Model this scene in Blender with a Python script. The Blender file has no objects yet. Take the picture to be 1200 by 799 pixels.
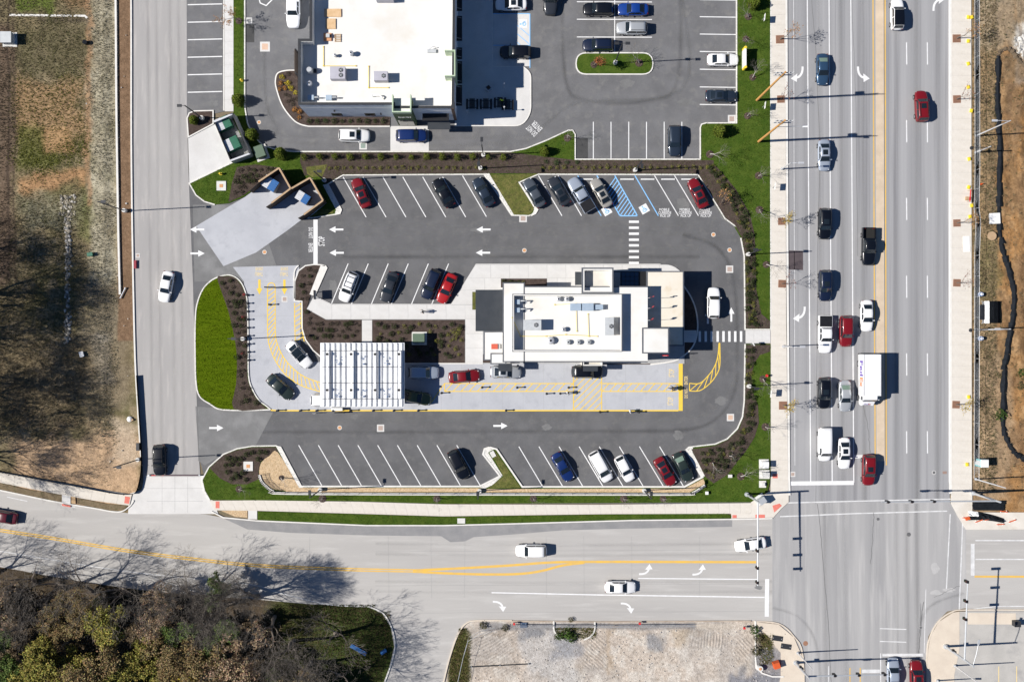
import bpy, bmesh, math, random
import numpy as np
from mathutils import Vector, Matrix
R = random.Random(7)
NP = np.random.RandomState(11)
SC = bpy.context.scene
COL = SC.collection

# ------------------------------------------------------------------ camera, sky, sun, exposure
HC = 155.0            # flying height of the drone (m)
PPM = 8.0             # plan drawing units per metre on the ground
SUN_EL = 42.5         # degrees
SHADOW_DIR = 3.0      # shadows run towards +x, turned 3 degrees towards +y
cam = bpy.data.cameras.new('camera')
cam.sensor_width = 36.0
cam.lens = 36.0 * HC / 150.0
cam.clip_start = 1.0
cam.clip_end = 3000.0
camo = bpy.data.objects.new('camera', cam)
camo.location = (0, 0, HC)
COL.objects.link(camo)
SC.camera = camo

world = bpy.data.worlds.new('World')
SC.world = world
world.use_nodes = True
wn = world.node_tree.nodes
sky = wn.new('ShaderNodeTexSky')
sky.sky_type = 'NISHITA'
sky.sun_disc = False
sky.ozone_density = 10.0
sky.dust_density = 0.2
sky.sun_elevation = math.radians(SUN_EL)
sky.sun_rotation = math.radians(-90 - SHADOW_DIR)
world.node_tree.links.new(sky.outputs[0], wn['Background'].inputs[0])
wn['Background'].inputs[1].default_value = 0.05

sun = bpy.data.lights.new('sun', 'SUN')
sun.energy = 5.0
sun.angle = math.radians(0.53)
sun.color = (1.0, 0.955, 0.89)
suno = bpy.data.objects.new('sun', sun)
el, az = math.radians(SUN_EL), math.radians(SHADOW_DIR)
ldir = Vector((math.cos(az) * math.cos(el), math.sin(az) * math.cos(el), -math.sin(el)))
suno.rotation_euler = ldir.to_track_quat('-Z', 'Y').to_euler()
suno.location = (-60, 0, 120)
COL.objects.link(suno)

SC.cycles.transparent_max_bounces = 32
SC.view_settings.view_transform = 'Standard'
SC.view_settings.look = 'None'
SC.view_settings.exposure = 0.35
SC.view_settings.gamma = 1.0
SC.view_settings.use_curve_mapping = False

# ------------------------------------------------------------------ helpers
def W(px, py, z=0.0):
    """plan drawing point -> world; a point drawn as seen at height z is brought back over its real place"""
    f = (1 - z / HC) / PPM
    return Vector(((px - 600) * f, (399.5 - py) * f, z))
def W2(p, z=0.0):
    v = W(p[0], p[1], z); return (v.x, v.y)
def smooth(pts, n=5, closed=False):
    P = [Vector(p[:2]) for p in pts]; out = []; N = len(P)
    for i in range(N if closed else N - 1):
        p0 = P[(i - 1) % N] if closed or i > 0 else P[i]
        p1, p2 = P[i], P[(i + 1) % N]
        p3 = P[(i + 2) % N] if closed or i + 2 < N else p2
        for k in range(n):
            t = k / n
            out.append(0.5 * ((2 * p1) + (p2 - p0) * t + (2 * p0 - 5 * p1 + 4 * p2 - p3) * t * t + (3 * p1 - p0 - 3 * p2 + p3) * t ** 3))
    if not closed: out.append(P[-1])
    return [(v.x, v.y) for v in out]
def rpoly(pts, n=5):
    """polygon with rounded corners: (x, y) or (x, y, r)"""
    out = []; N = len(pts)
    for i, p in enumerate(pts):
        if len(p) < 3 or p[2] <= 0: out.append((p[0], p[1])); continue
        c = Vector(p[:2]); a = Vector(pts[i - 1][:2]) - c; b = Vector(pts[(i + 1) % N][:2]) - c
        d = min(p[2], a.length * .49, b.length * .49)
        a = c + a.normalized() * d; b = c + b.normalized() * d
        for k in range(n + 1):
            t = k / n; q = a * (1 - t) ** 2 + c * 2 * t * (1 - t) + b * t * t; out.append((q.x, q.y))
    return out
def G(pts, z=0.0):
    return [W2(p, z) for p in pts]

class MB:
    def __init__(s): s.v = []; s.f = []; s.m = []; s.mi = 0
    def add(s, vs, fs):
        o = len(s.v); s.v += [tuple(v) for v in vs]
        for f in fs: s.f.append([o + i for i in f]); s.m.append(s.mi)
    def box(s, c, d, rz=0.0, taper=1.0):
        x, y, z = d[0] / 2, d[1] / 2, d[2] / 2; ca, sa = math.cos(rz), math.sin(rz); vs = []
        for zz, t in ((-z, 1), (z, taper)):
            for xx, yy in ((-x, -y), (x, -y), (x, y), (-x, y)):
                xx *= t; yy *= t
                vs.append((c[0] + xx * ca - yy * sa, c[1] + xx * sa + yy * ca, c[2] + zz))
        s.add(vs, [(3, 2, 1, 0), (4, 5, 6, 7), (0, 1, 5, 4), (1, 2, 6, 5), (2, 3, 7, 6), (3, 0, 4, 7)])
    def boxz(s, x0, y0, x1, y1, z0, z1):
        s.box(((x0 + x1) / 2, (y0 + y1) / 2, (z0 + z1) / 2), (abs(x1 - x0), abs(y1 - y0), z1 - z0))
    def tube(s, p0, p1, r0, r1=None, n=8, cap=True):
        r1 = r0 if r1 is None else r1
        p0, p1 = Vector(p0), Vector(p1); d = p1 - p0
        if d.length < 1e-6: return
        d.normalize(); u = d.orthogonal().normalized(); w = d.cross(u); vs = []
        for p, r in ((p0, r0), (p1, r1)):
            for k in range(n):
                a = 2 * math.pi * k / n; vs.append(p + u * (r * math.cos(a)) + w * (r * math.sin(a)))
        fs = [(k, (k + 1) % n, n + (k + 1) % n, n + k) for k in range(n)]
        if cap: fs += [tuple(range(n))[::-1], tuple(range(n, 2 * n))]
        s.add(vs, fs)
    def path(s, pts, r, n=6):
        for a, b in zip(pts[:-1], pts[1:]): s.tube(a, b, r, r, n)
    def prism(s, pts, z0, z1, bottom=False):
        n = len(pts)
        if sum(pts[i][0] * pts[(i + 1) % n][1] - pts[(i + 1) % n][0] * pts[i][1] for i in range(n)) < 0: pts = pts[::-1]
        vs = [(p[0], p[1], z0) for p in pts] + [(p[0], p[1], z1) for p in pts]
        fs = [tuple(range(n, 2 * n))] + [(i, (i + 1) % n, n + (i + 1) % n, n + i) for i in range(n)]
        if bottom: fs.append(tuple(range(n))[::-1])
        s.add(vs, fs)
    def sheet(s, pts, z):
        n = len(pts)
        if sum(pts[i][0] * pts[(i + 1) % n][1] - pts[(i + 1) % n][0] * pts[i][1] for i in range(n)) < 0: pts = pts[::-1]
        s.add([(p[0], p[1], z) for p in pts], [tuple(range(n))])
    def strip(s, pts, w, z0, z1=None, closed=False):
        """a band of width w along a path; with z1 a solid kerb"""
        P = [Vector(p[:2]) for p in pts]; P = [p for i, p in enumerate(P) if i == 0 or (p - P[i - 1]).length > 1e-4]
        N = len(P); L = []; Rr = []
        for i in range(N):
            a = P[i - 1] if (closed or i > 0) else None; b = P[(i + 1) % N] if (closed or i < N - 1) else None
            d1 = (P[i] - a).normalized() if a is not None else None; d2 = (b - P[i]).normalized() if b is not None else None
            d = ((d1 or d2) + (d2 or d1)); d = d.normalized() if d.length > 1e-3 else (d2 or d1)
            k = 1 / max(0.45, d.dot(d1 or d2)); nrm = Vector((-d.y, d.x)) * (w / 2 * k)
            L.append(P[i] + nrm); Rr.append(P[i] - nrm)
        for i in range(N if closed else N - 1):
            j = (i + 1) % N
            if z1 is None:
                s.add([(q.x, q.y, z0) for q in (Rr[i], Rr[j], L[j], L[i])], [(0, 1, 2, 3)])
            else:
                q4 = (Rr[i], Rr[j], L[j], L[i])
                fs = [(4, 5, 6, 7), (0, 1, 5, 4), (2, 3, 7, 6)]
                if not closed and i == 0: fs.append((3, 0, 4, 7))
                if not closed and i == N - 2: fs.append((1, 2, 6, 5))
                s.add([(q.x, q.y, z0) for q in q4] + [(q.x, q.y, z1) for q in q4], fs)
    def dome(s, c, r, rz, n=10, m=4):
        vs = [(c[0], c[1], c[2] + rz)]; fs = []
        for i in range(1, m + 1):
            a = math.pi / 2 * i / m
            for k in range(n):
                b = 2 * math.pi * k / n; vs.append((c[0] + r * math.sin(a) * math.cos(b), c[1] + r * math.sin(a) * math.sin(b), c[2] + rz * math.cos(a)))
        for k in range(n): fs.append((0, 1 + k, 1 + (k + 1) % n))
        for i in range(m - 1):
            for k in range(n):
                a = 1 + i * n + k; b = 1 + i * n + (k + 1) % n; fs.append((a, a + n, b + n, b))
        s.add(vs, fs)
    def mesh(s, name, mats=(), sm=False):
        me = bpy.data.meshes.new(name); me.from_pydata(s.v, [], s.f)
        for m in mats: me.materials.append(m)
        if len(mats) > 1: me.polygons.foreach_set('material_index', s.m)
        if sm: me.polygons.foreach_set('use_smooth', [True] * len(me.polygons))
        me.update(); return me

def link(name, me, parent=None, loc=None, rz=None, mat=None, scale=None):
    o = bpy.data.objects.new(name, me); COL.objects.link(o)
    if parent is not None: o.parent = parent
    if loc is not None: o.location = loc
    if rz is not None: o.rotation_euler = (0, 0, rz)
    if scale is not None: o.scale = (scale,) * 3 if not hasattr(scale, '__len__') else scale
    if mat is not None:
        if len(me.materials) == 0: me.materials.append(None)
        o.material_slots[0].link = 'OBJECT'; o.material_slots[0].material = mat
    return o
def put(name, mb, mats, parent=None, sm=False, loc=None, rz=None):
    if not isinstance(mats, (list, tuple)): mats = [mats]
    return link(name, mb.mesh(name, mats, sm), parent, loc, rz)
def tag(o, label, cat, group=None):
    o['label'] = label; o['category'] = cat
    if group: o['group'] = group
    return o
def struct(name, mb, mats, sm=False):
    o = put(name, mb, mats, None, sm); o['kind'] = 'structure'; return o
def thing(name, label, cat, loc=(0, 0, 0), rz=0.0, group=None):
    o = bpy.data.objects.new(name, None); COL.objects.link(o); o.empty_display_size = .3
    o.location = loc; o.rotation_euler = (0, 0, rz); return tag(o, label, cat, group)

# ------------------------------------------------------------------ materials
MATS = {}
def mat(name, c1, c2=None, scale=1.0, c3=None, scale2=12.0, rough=.85, bump=0.0, bscale=None, metallic=0.0, coat=0.0, stretch=(1, 1, 1), spec=.5, fine=0.0, attr=None, lo=.35, hi=.65):
    if name in MATS: return MATS[name]
    m = bpy.data.materials.new(name); MATS[name] = m; m.use_nodes = True
    nt = m.node_tree; b = nt.nodes['Principled BSDF']; L = nt.links.new
    b.inputs['Roughness'].default_value = rough; b.inputs['Metallic'].default_value = metallic
    b.inputs['Specular IOR Level'].default_value = spec
    if coat: b.inputs['Coat Weight'].default_value = coat; b.inputs['Coat Roughness'].default_value = .06
    def rgba(c): return (c[0], c[1], c[2], 1)
    if c2 is None and not attr: b.inputs['Base Color'].default_value = rgba(c1); return m
    tc = nt.nodes.new('ShaderNodeTexCoord'); mp = nt.nodes.new('ShaderNodeMapping'); mp.inputs['Scale'].default_value = stretch
    L(tc.outputs['Object'], mp.inputs[0])
    def noise(sc, det=6, rg=.6, src=None):
        n = nt.nodes.new('ShaderNodeTexNoise'); n.inputs['Scale'].default_value = sc; n.inputs['Detail'].default_value = det; n.inputs['Roughness'].default_value = rg
        L((src or mp).outputs[0] if src is None else src, n.inputs['Vector']); return n
    def ramp(n, a, bb):
        r = nt.nodes.new('ShaderNodeMapRange'); r.inputs[1].default_value = a; r.inputs[2].default_value = bb; L(n.outputs[0], r.inputs[0]); return r.outputs[0]
    def mix(fac, A, B, mode='MIX'):
        x = nt.nodes.new('ShaderNodeMix'); x.data_type = 'RGBA'; x.blend_type = mode
        if hasattr(fac, 'is_linked'): L(fac, x.inputs[0])
        else: x.inputs[0].default_value = fac
        for v, i in ((A, 6), (B, 7)):
            if hasattr(v, 'is_linked'): L(v, x.inputs[i])
            else: x.inputs[i].default_value = rgba(v)
        return x.outputs[2]
    if attr:
        at = nt.nodes.new('ShaderNodeAttribute'); at.attribute_name = attr; cur = at.outputs[0]
        if c2: cur = mix(ramp(noise(scale), lo, hi), cur, mix(1.0, cur, c2, 'MULTIPLY'))
    else:
        cur = mix(ramp(noise(scale), lo, hi), c1, c2)
    if c3: cur = mix(ramp(noise(scale2, 4), .52, .72), cur, c3)
    if fine:
        r = nt.nodes.new('ShaderNodeMapRange'); r.inputs[1].default_value = .3; r.inputs[2].default_value = .7; r.inputs[3].default_value = 1 - fine; r.inputs[4].default_value = 1 + fine
        n = noise(9.0, 3, .7, tc.outputs['Object']); L(n.outputs[0], r.inputs[0])
        h = nt.nodes.new('ShaderNodeVectorMath'); h.operation = 'SCALE'; L(cur, h.inputs[0]); L(r.outputs[0], h.inputs[3]); cur = h.outputs[0]
    L(cur, b.inputs['Base Color'])
    if bump:
        n = noise(bscale or 14.0, 5, .65, tc.outputs['Object']); bp = nt.nodes.new('ShaderNodeBump'); bp.inputs['Strength'].default_value = bump; bp.inputs['Distance'].default_value = .08
        L(n.outputs[0], bp.inputs['Height']); L(bp.outputs[0], b.inputs['Normal'])
    return m
g3 = lambda v, t=(1, 1, 1): (v * t[0], v * t[1], v * t[2])
M_LOT = mat('asphalt_lot', g3(.100, (1, 1, 1.04)), g3(.132, (1, 1, 1.04)), .3, (.142, .140, .139), .9, rough=.9, fine=.16, bump=.15)
M_LOT2 = mat('asphalt_upper_lot', g3(.122, (1, 1, 1.04)), g3(.158, (1, 1, 1.04)), .3, (.178, .175, .172), .8, rough=.9, fine=.16, bump=.15)
M_PATCH = mat('asphalt_patch', g3(.05), g3(.065), .8, rough=.92, fine=.2)
M_RD_W = mat('worn_asphalt_access_road', (.33, .318, .312), (.375, .362, .352), .12, (.42, .40, .385), .5, rough=.92, fine=.07, stretch=(3, .35, 1))
M_RD_M = mat('worn_asphalt_main_road', (.262, .262, .27), (.345, .343, .35), .10, (.215, .213, .222), .22, rough=.9, fine=.1, stretch=(5, .07, 1))
M_RD_S = mat('pale_concrete_road', (.385, .37, .355), (.435, .42, .40), .1, (.47, .455, .435), .35, rough=.92, fine=.06, stretch=(.35, 3, 1))
M_RD_X = mat('crossing_pavement', (.285, .282, .285), (.375, .368, .365), .12, (.45, .44, .43), .22, rough=.92, fine=.08, stretch=(3, .16, 1))
M_GUT = mat('grey_gutter_asphalt', (.22, .22, .225), (.27, .265, .265), .6, rough=.92, fine=.1)
M_CON = mat('pale_concrete', (.57, .56, .545), (.64, .63, .615), .5, (.52, .505, .485), .25, rough=.9, fine=.05)
M_CONB = mat('drive_concrete', (.40, .41, .44), (.45, .46, .49), .25, (.37, .38, .41), .6, rough=.9, fine=.05)
M_WALK = mat('tan_walk_concrete', (.60, .555, .49), (.67, .63, .57), .5, (.55, .50, .43), .35, rough=.9, fine=.05)
M_WALKT = mat('buff_walk_concrete', (.58, .50, .41), (.64, .56, .46), .5, rough=.9, fine=.06)
M_KERB = mat('kerb_concrete', (.66, .64, .60), (.74, .72, .68), 1.2, rough=.88, fine=.06)
M_GRASS = mat('mown_lawn', (.045, .084, .011), (.076, .113, .018), .8, (.032, .062, .009), 4.5, rough=.95, spec=.06, fine=.45, bump=.6, bscale=9)
M_GRASSB = mat('bright_lawn', (.060, .098, .002), (.085, .125, .004), .7, rough=.95, spec=.05, fine=.22, bump=.5, bscale=9, stretch=(.4, 3, 1))
M_GRASSY = mat('yellow_ground_cover', (.10, .115, .03), (.16, .15, .05), 1.4, (.06, .06, .025), 3, rough=.95, spec=.06, fine=.4, bump=.7)
M_MULCH = mat('bark_mulch', (.060, .044, .038), (.085, .063, .054), 1.5, (.11, .085, .072), 3.5, rough=.95, spec=.08, fine=.4, bump=.9, bscale=10)
M_GRAV = mat('tan_gravel', (.50, .35, .20), (.62, .47, .30), 4.0, (.36, .24, .14), 5, rough=.95, fine=.3, bump=.8, bscale=10)
M_WHITE = mat('white_marking', (.78, .78, .78), (.68, .68, .68), 1.5, rough=.75)
M_WWORN = mat('worn_white_marking', (.70, .70, .70), (.52, .52, .52), 1.2, rough=.8)
M_YEL = mat('yellow_marking', (.82, .56, .05), (.74, .50, .07), 1.5, rough=.75)
M_YELO = mat('worn_yellow_marking', (.74, .45, .07), (.62, .40, .12), 1.0, rough=.8)
M_YELP = mat('pale_yellow_marking', (.78, .60, .26), (.70, .56, .30), 1.5, rough=.8)
M_BLUE = mat('blue_marking', (.22, .50, .86), (.26, .52, .82), 1.5, rough=.75)
M_ROOF = mat('white_roof_membrane', (.69, .68, .65), (.73, .72, .69), .25, (.66, .63, .57), .22, rough=.8)
M_ROOFS = mat('soiled_roof_membrane', (.68, .62, .51), (.72, .67, .58), .4, (.58, .46, .30), .3, rough=.8)
M_DMET = mat('dark_standing_seam', (.045, .052, .062), (.055, .062, .072), .8, rough=.45, metallic=.3)
M_WALLG = mat('grey_stucco', (.30, .315, .34), (.35, .365, .385), .7, rough=.9)
M_WALLD = mat('charcoal_metal_trim', (.035, .037, .042), (.045, .047, .052), 2, rough=.5, metallic=.3)
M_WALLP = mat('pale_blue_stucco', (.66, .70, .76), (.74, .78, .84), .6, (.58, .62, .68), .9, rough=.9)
M_COPE = mat('grey_coping', (.11, .118, .135), (.14, .148, .165), 2, rough=.5, metallic=.2)
M_WALLB = mat('brown_brick_wall', (.14, .085, .06), (.18, .11, .08), 3, rough=.9, fine=.2)
M_WALLC = mat('cream_stucco', (.60, .57, .51), (.66, .63, .57), .8, rough=.9)
M_GREENF = mat('sage_fascia', (.40, .50, .34), (.46, .56, .40), 1, rough=.7)
M_GREEND = mat('olive_green_panel', (.09, .135, .055), (.12, .17, .07), 1, rough=.7)
M_BLACK = mat('black_metal', (.012, .012, .014), (.018, .018, .02), 2, rough=.45, metallic=.2)
M_GALV = mat('galvanised_steel', (.48, .50, .52), (.56, .58, .60), 2, rough=.45, metallic=.35)
M_ALU = mat('aluminium', (.62, .63, .65), (.70, .71, .73), 2, rough=.4, metallic=.4)
M_HVAC = mat('hvac_enamel', (.44, .46, .47), (.52, .54, .55), 1.5, rough=.55)
M_WPAINT = mat('white_enamel', (.78, .78, .77), (.83, .83, .82), 1, rough=.45)
M_WOOD = mat('orange_pole_timber', (.50, .25, .07), (.60, .32, .10), 3, rough=.8, stretch=(4, 4, .4))
M_BRWOOD = mat('brown_timber', (.045, .030, .022), (.06, .042, .03), 3, rough=.85)
M_TANWOOD = mat('tan_coping', (.40, .27, .16), (.47, .33, .20), 2, rough=.8)
M_GLASS = mat('tinted_glass', (.012, .018, .024), rough=.06, spec=.8)
M_GLASSG = mat('pale_green_glass', (.17, .24, .19), rough=.08, spec=.8)
M_TYRE = mat('tyre_rubber', (.012, .012, .012), rough=.85)
M_RIM = mat('alloy_rim', (.5, .5, .52), rough=.3, metallic=.8)
M_LAMPW = mat('headlight_lens', (.7, .72, .75), rough=.15)
M_LAMPR = mat('taillight_lens', (.14, .006, .006), rough=.2)
M_BARK = mat('grey_bark', (.13, .105, .085), (.18, .15, .125), 6, rough=.95)
M_BARKP = mat('pale_bark', (.42, .39, .35), (.5, .47, .43), 6, rough=.9)
M_BARKD = mat('dark_bark', (.06, .048, .04), (.085, .07, .058), 6, rough=.95)
M_CRETE = mat('cast_concrete', (.58, .57, .54), (.66, .65, .62), 2, rough=.85)
M_ORANGE = mat('safety_orange', (.62, .10, .02), (.55, .09, .02), 3, rough=.6)
M_YPAINT = mat('safety_yellow', (.80, .60, .03), (.74, .55, .04), 3, rough=.6)
M_RED = mat('red_plastic', (.62, .03, .03), (.55, .03, .03), 3, rough=.5)
M_DGREEN = mat('dark_green_enamel', (.01, .11, .06), (.014, .13, .075), 2, rough=.5)
M_TGREEN = mat('transformer_green', (.085, .13, .085), (.10, .15, .10), 2, rough=.6)
M_BRICKRED = mat('red_tactile_paver', (.62, .16, .12), (.68, .20, .16), 3, rough=.85)
M_RUST = mat('rust_brown_grate', (.26, .13, .08), (.32, .17, .11), 4, rough=.85)
M_CLAY = mat('terracotta_cover', (.55, .27, .12), (.62, .32, .15), 4, rough=.8)
M_GEO = mat('black_geotextile', (.010, .012, .016), (.018, .021, .026), 2, rough=.85, spec=.12, bump=.5)
M_BLUEP = mat('blue_plastic', (.015, .10, .30), (.02, .13, .36), 2, rough=.5)
def wearmat(name, c, a, stretch):
    m = mat(name, c, tuple(k * .9 for k in c), .8, rough=.95, fine=.1); nt = m.node_tree; b = nt.nodes['Principled BSDF']; tc = nt.nodes.new('ShaderNodeTexCoord'); mp = nt.nodes.new('ShaderNodeMapping'); mp.inputs['Scale'].default_value = stretch; n = nt.nodes.new('ShaderNodeTexNoise'); n.inputs['Scale'].default_value = .35; n.inputs['Detail'].default_value = 5; r = nt.nodes.new('ShaderNodeMapRange'); r.inputs[1].default_value = .25; r.inputs[2].default_value = .75; r.inputs[4].default_value = a
    nt.links.new(tc.outputs['Object'], mp.inputs[0]); nt.links.new(mp.outputs[0], n.inputs['Vector']); nt.links.new(n.outputs[0], r.inputs[0]); nt.links.new(r.outputs[0], b.inputs['Alpha']); return m
M_WEARM = wearmat('tyre_film_main', g3(.15), .085, (1, .07, 1)); M_WEARL = wearmat('tyre_film_lot', g3(.26), .12, (.4, .4, 1)); M_WEARD = wearmat('tyre_film_dark', g3(.04), .10, (.4, .4, 1)); M_WEARS = wearmat('tyre_film_south', g3(.22), .06, (.12, .12, 1)); M_WEARP = wearmat('polished_pale', g3(.50), .13, (.6, .12, 1))
def leafmat(name, attr='Col'):
    m = mat(name, (0, 0, 0), (.8, .8, .8), 1.5, attr=attr, rough=.9, spec=.06); return m
M_LEAF = leafmat('foliage'); M_SOIL = mat('bare_soil', (0, 0, 0), (.72, .70, .68), 2.6, attr='Col', rough=.97, spec=.05, fine=.30, bump=1.0, bscale=5)
# ------------------------------------------------------------------ ground
mb = MB(); mb.sheet([(-700, -700), (700, -700), (700, 700), (-700, 700)], -.06)
struct('ground', mb, mat('dry_ground', (.16, .13, .085), (.21, .165, .11), .15, (.12, .11, .06), .5, rough=.97, fine=.25))

def vnoise(x, y, s, seed):
    r = np.random.RandomState(seed).rand(64, 64); x = x / s; y = y / s
    xi = np.floor(x).astype(int); yi = np.floor(y).astype(int); fx = x - xi; fy = y - yi
    fx = fx * fx * (3 - 2 * fx); fy = fy * fy * (3 - 2 * fy); g = lambda a, b: r[a % 64, b % 64]
    return (g(xi, yi) * (1 - fx) + g(xi + 1, yi) * fx) * (1 - fy) + (g(xi, yi + 1) * (1 - fx) + g(xi + 1, yi + 1) * fx) * fy
def fbm(x, y, s, seed, o=4):
    t = 0; a = 1; n = 0
    for k in range(o): t = t + a * vnoise(x, y, s / 2 ** k, seed + k * 17); n += a; a *= .55
    return t / n
def sstep(a, b, x):
    t = np.clip((x - a) / (b - a), 0, 1); return t * t * (3 - 2 * t)
def terrain(name, x0, y0, x1, y1, res, colf, hf, z=-.03):
    """soil sheet: plan rectangle, colour and height given as functions of plan coordinates"""
    nx = int((x1 - x0) / PPM / res) + 1; ny = int((y1 - y0) / PPM / res) + 1
    X, Y = np.meshgrid(np.linspace(x0, x1, nx), np.linspace(y0, y1, ny))
    C = colf(X, Y); Z = hf(X, Y) + z
    co = np.stack([(X - 600) / PPM, (399.5 - Y) / PPM, Z], -1).reshape(-1, 3)
    i = np.arange(nx * ny).reshape(ny, nx)
    q = np.stack([i[:-1, :-1], i[1:, :-1], i[1:, 1:], i[:-1, 1:]], -1).reshape(-1, 4)
    me = bpy.data.meshes.new(name); me.vertices.add(len(co)); me.vertices.foreach_set('co', co.ravel())
    me.loops.add(q.size); me.loops.foreach_set('vertex_index', q.ravel().astype(np.int32))
    me.polygons.add(len(q)); me.polygons.foreach_set('loop_start', np.arange(0, q.size, 4, dtype=np.int32))
    me.polygons.foreach_set('use_smooth', np.ones(len(q), bool))
    me.update(calc_edges=True)
    at = me.color_attributes.new('Col', 'FLOAT_COLOR', 'POINT')
    at.data.foreach_set('color', np.concatenate([C.reshape(-1, 3), np.ones((len(co), 1))], 1).ravel().astype(np.float32))
    me.materials.append(M_SOIL); o = link(name, me); o['kind'] = 'structure'; return o
def layer(C, m, c):
    return C * (1 - m[..., None]) + np.array(c) * m[..., None]
def blob(X, Y, x0, y0, x1, y1, e=8, seed=3, wob=20):
    wx = (fbm(X, Y, 30, seed) - .5) * wob * 2; wy = (fbm(X, Y, 30, seed + 5) - .5) * wob * 2; X = X + wx; Y = Y + wy
    return sstep(x0 - e, x0 + e, X) * (1 - sstep(x1 - e, x1 + e, X)) * sstep(y0 - e, y0 + e, Y) * (1 - sstep(y1 - e, y1 + e, Y))
def field_col(X, Y):
    n = fbm(X, Y, 60, 1); n2 = fbm(X, Y, 16, 2)
    C = np.ones(X.shape + (3,)) * np.array((.185, .15, .09)); C = layer(C, sstep(.42, .7, n) * .8, (.125, .115, .055)); C = layer(C, sstep(.45, .7, n2) * .7, (.30, .24, .155))
    C = layer(C, blob(X, Y, 20, 28, 104, 88, 14, 4, 26) * .7, (.105, .095, .055))
    C = layer(C, blob(X, Y, 22, -30, 66, 12, 6, 5), (.10, .13, .03)); C = layer(C, blob(X, Y, 66, -30, 104, 14, 6, 6), (.22, .15, .085))
    C = layer(C, blob(X, Y, 22, 90, 104, 168, 10, 7, 24), (.29, .195, .11)); C = layer(C, blob(X, Y, 22, 150, 70, 196, 6, 8, 8) * .8, (.12, .13, .04))
    C = layer(C, blob(X, Y, 52, 148, 84, 182, 4, 9, 6), (.33, .21, .11)); C = layer(C, blob(X, Y, 24, 200, 102, 224, 7, 10, 20), (.33, .20, .105))
    C = layer(C, blob(X, Y, 30, 232, 96, 275, 9, 11) * .8, (.19, .18, .125)); C = layer(C, blob(X, Y, 97, 218, 111, 285, 6, 12, 10) * .6, (.11, .13, .04))
    C = layer(C, blob(X, Y, 106, -40, 138, 345, 6, 13, 12) * (.35 + .9 * n2).clip(0, 1), (.36, .33, .245)); C = layer(C, blob(X, Y, 100, -40, 108, 240, 3, 14, 10) * .8, (.30, .19, .11))
    C = layer(C, blob(X, Y, 100, 330, 150, 470, 8, 15), (.21, .175, .12)); C = layer(C, blob(X, Y, 112, 395, 130, 450, 6, 16, 8) * .7, (.32, .29, .24))
    C = layer(C, blob(X, Y, -60, 400, 150, 500, 16, 17, 26) * .4, (.17, .13, .08)); C = layer(C, blob(X, Y, 20, 506, 170, 600, 12, 18, 24), (.43, .30, .19)); C = layer(C, blob(X, Y, 128, 490, 162, 540, 10, 19) * .7, (.44, .36, .27))
    C = layer(C, blob(X, Y, -300, 30, 18, 330, 6, 20, 12), (.13, .095, .068)); C = layer(C, blob(X, Y, 9, -40, 12, 330, 1, 21, 4) * .7, (.055, .042, .034)); C = layer(C, blob(X, Y, 16, -40, 19, 330, 1, 22, 4) * .6, (.07, .05, .04))
    C = layer(C, blob(X, Y, 138, -60, 156, 400, 1.5, 23, 2), (.185, .12, .075))
    C = layer(C, blob(X, Y, 45, 20, 105, 26, 2, 25, 4) * .6, (.07, .055, .045))
    return C * (.86 + .66 * fbm(X, Y, 6, 24))[..., None]
def field_h(X, Y):
    m = sstep(134, 120, X) * sstep(575, 540, Y)
    return m * (.25 * fbm(X, Y, 50, 31) + .16 * fbm(X, Y, 7, 32) + .05) - sstep(150, 165, X) * .01
terrain('field_terrain', -260, -140, 168, 620, .13, field_col, field_h)

def dirt_col(X, Y):
    n = fbm(X, Y, 40, 41); n2 = fbm(X, Y, 12, 42)
    C = np.ones(X.shape + (3,)) * np.array((.36, .20, .085)); C = layer(C, sstep(.42, .66, n) * .8, (.23, .145, .08)); C = layer(C, sstep(.52, .7, n2) * .6, (.45, .29, .15)); C = layer(C, sstep(.56, .7, fbm(X, Y * .6, 9, 40)) * .6, (.15, .10, .06))
    C = layer(C, blob(X, Y, 1130, -60, 1168, 580, 6, 43, 10) * .8, (.30, .225, .135)); C = layer(C, blob(X, Y, 1143, -60, 1260, 62, 8, 44) * .8, (.33, .27, .19)); C = layer(C, blob(X, Y, 1136, 280, 1165, 350, 6, 45) * .6, (.16, .15, .07))
    C = layer(C, blob(X, Y, 1190, 30, 1215, 100, 4, 46, 8), (.55, .53, .48)); C = layer(C, blob(X, Y, 1174, 62, 1215, 95, 5, 47, 8) * .8, (.21, .15, .09))
    C = layer(C, blob(X, Y, 1140, 420, 1180, 600, 8, 48) * .8, (.36, .26, .165))
    C = layer(C, blob(X, Y, 1177, 100, 1192, 190, 3, 49, 6) * .5, (.16, .11, .07))
    st = fbm(X * 4, Y * .5, 22, 54); C = layer(C, sstep(.5, .72, st) * sstep(1166, 1176, X) * .6, (.24, .15, .075)); C = layer(C, sstep(.5, .75, fbm(X * 3, Y, 16, 55)) * sstep(1168, 1160, X) * .7, (.17, .125, .075))
    return C * (.74 + .52 * fbm(X, Y, 7, 50))[..., None]
def dirt_h(X, Y):
    m = sstep(1142, 1156, X) * sstep(582, 560, Y); return m * (.35 * fbm(X, Y, 40, 51) + .38 * fbm(X, Y, 8, 52) + .1 * np.sin(X / 3.5) * blob(X, Y, 1180, 90, 1330, 420, 10, 53))
terrain('dirt_lot', 1126, -140, 1420, 604, .16, dirt_col, dirt_h)

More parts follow.
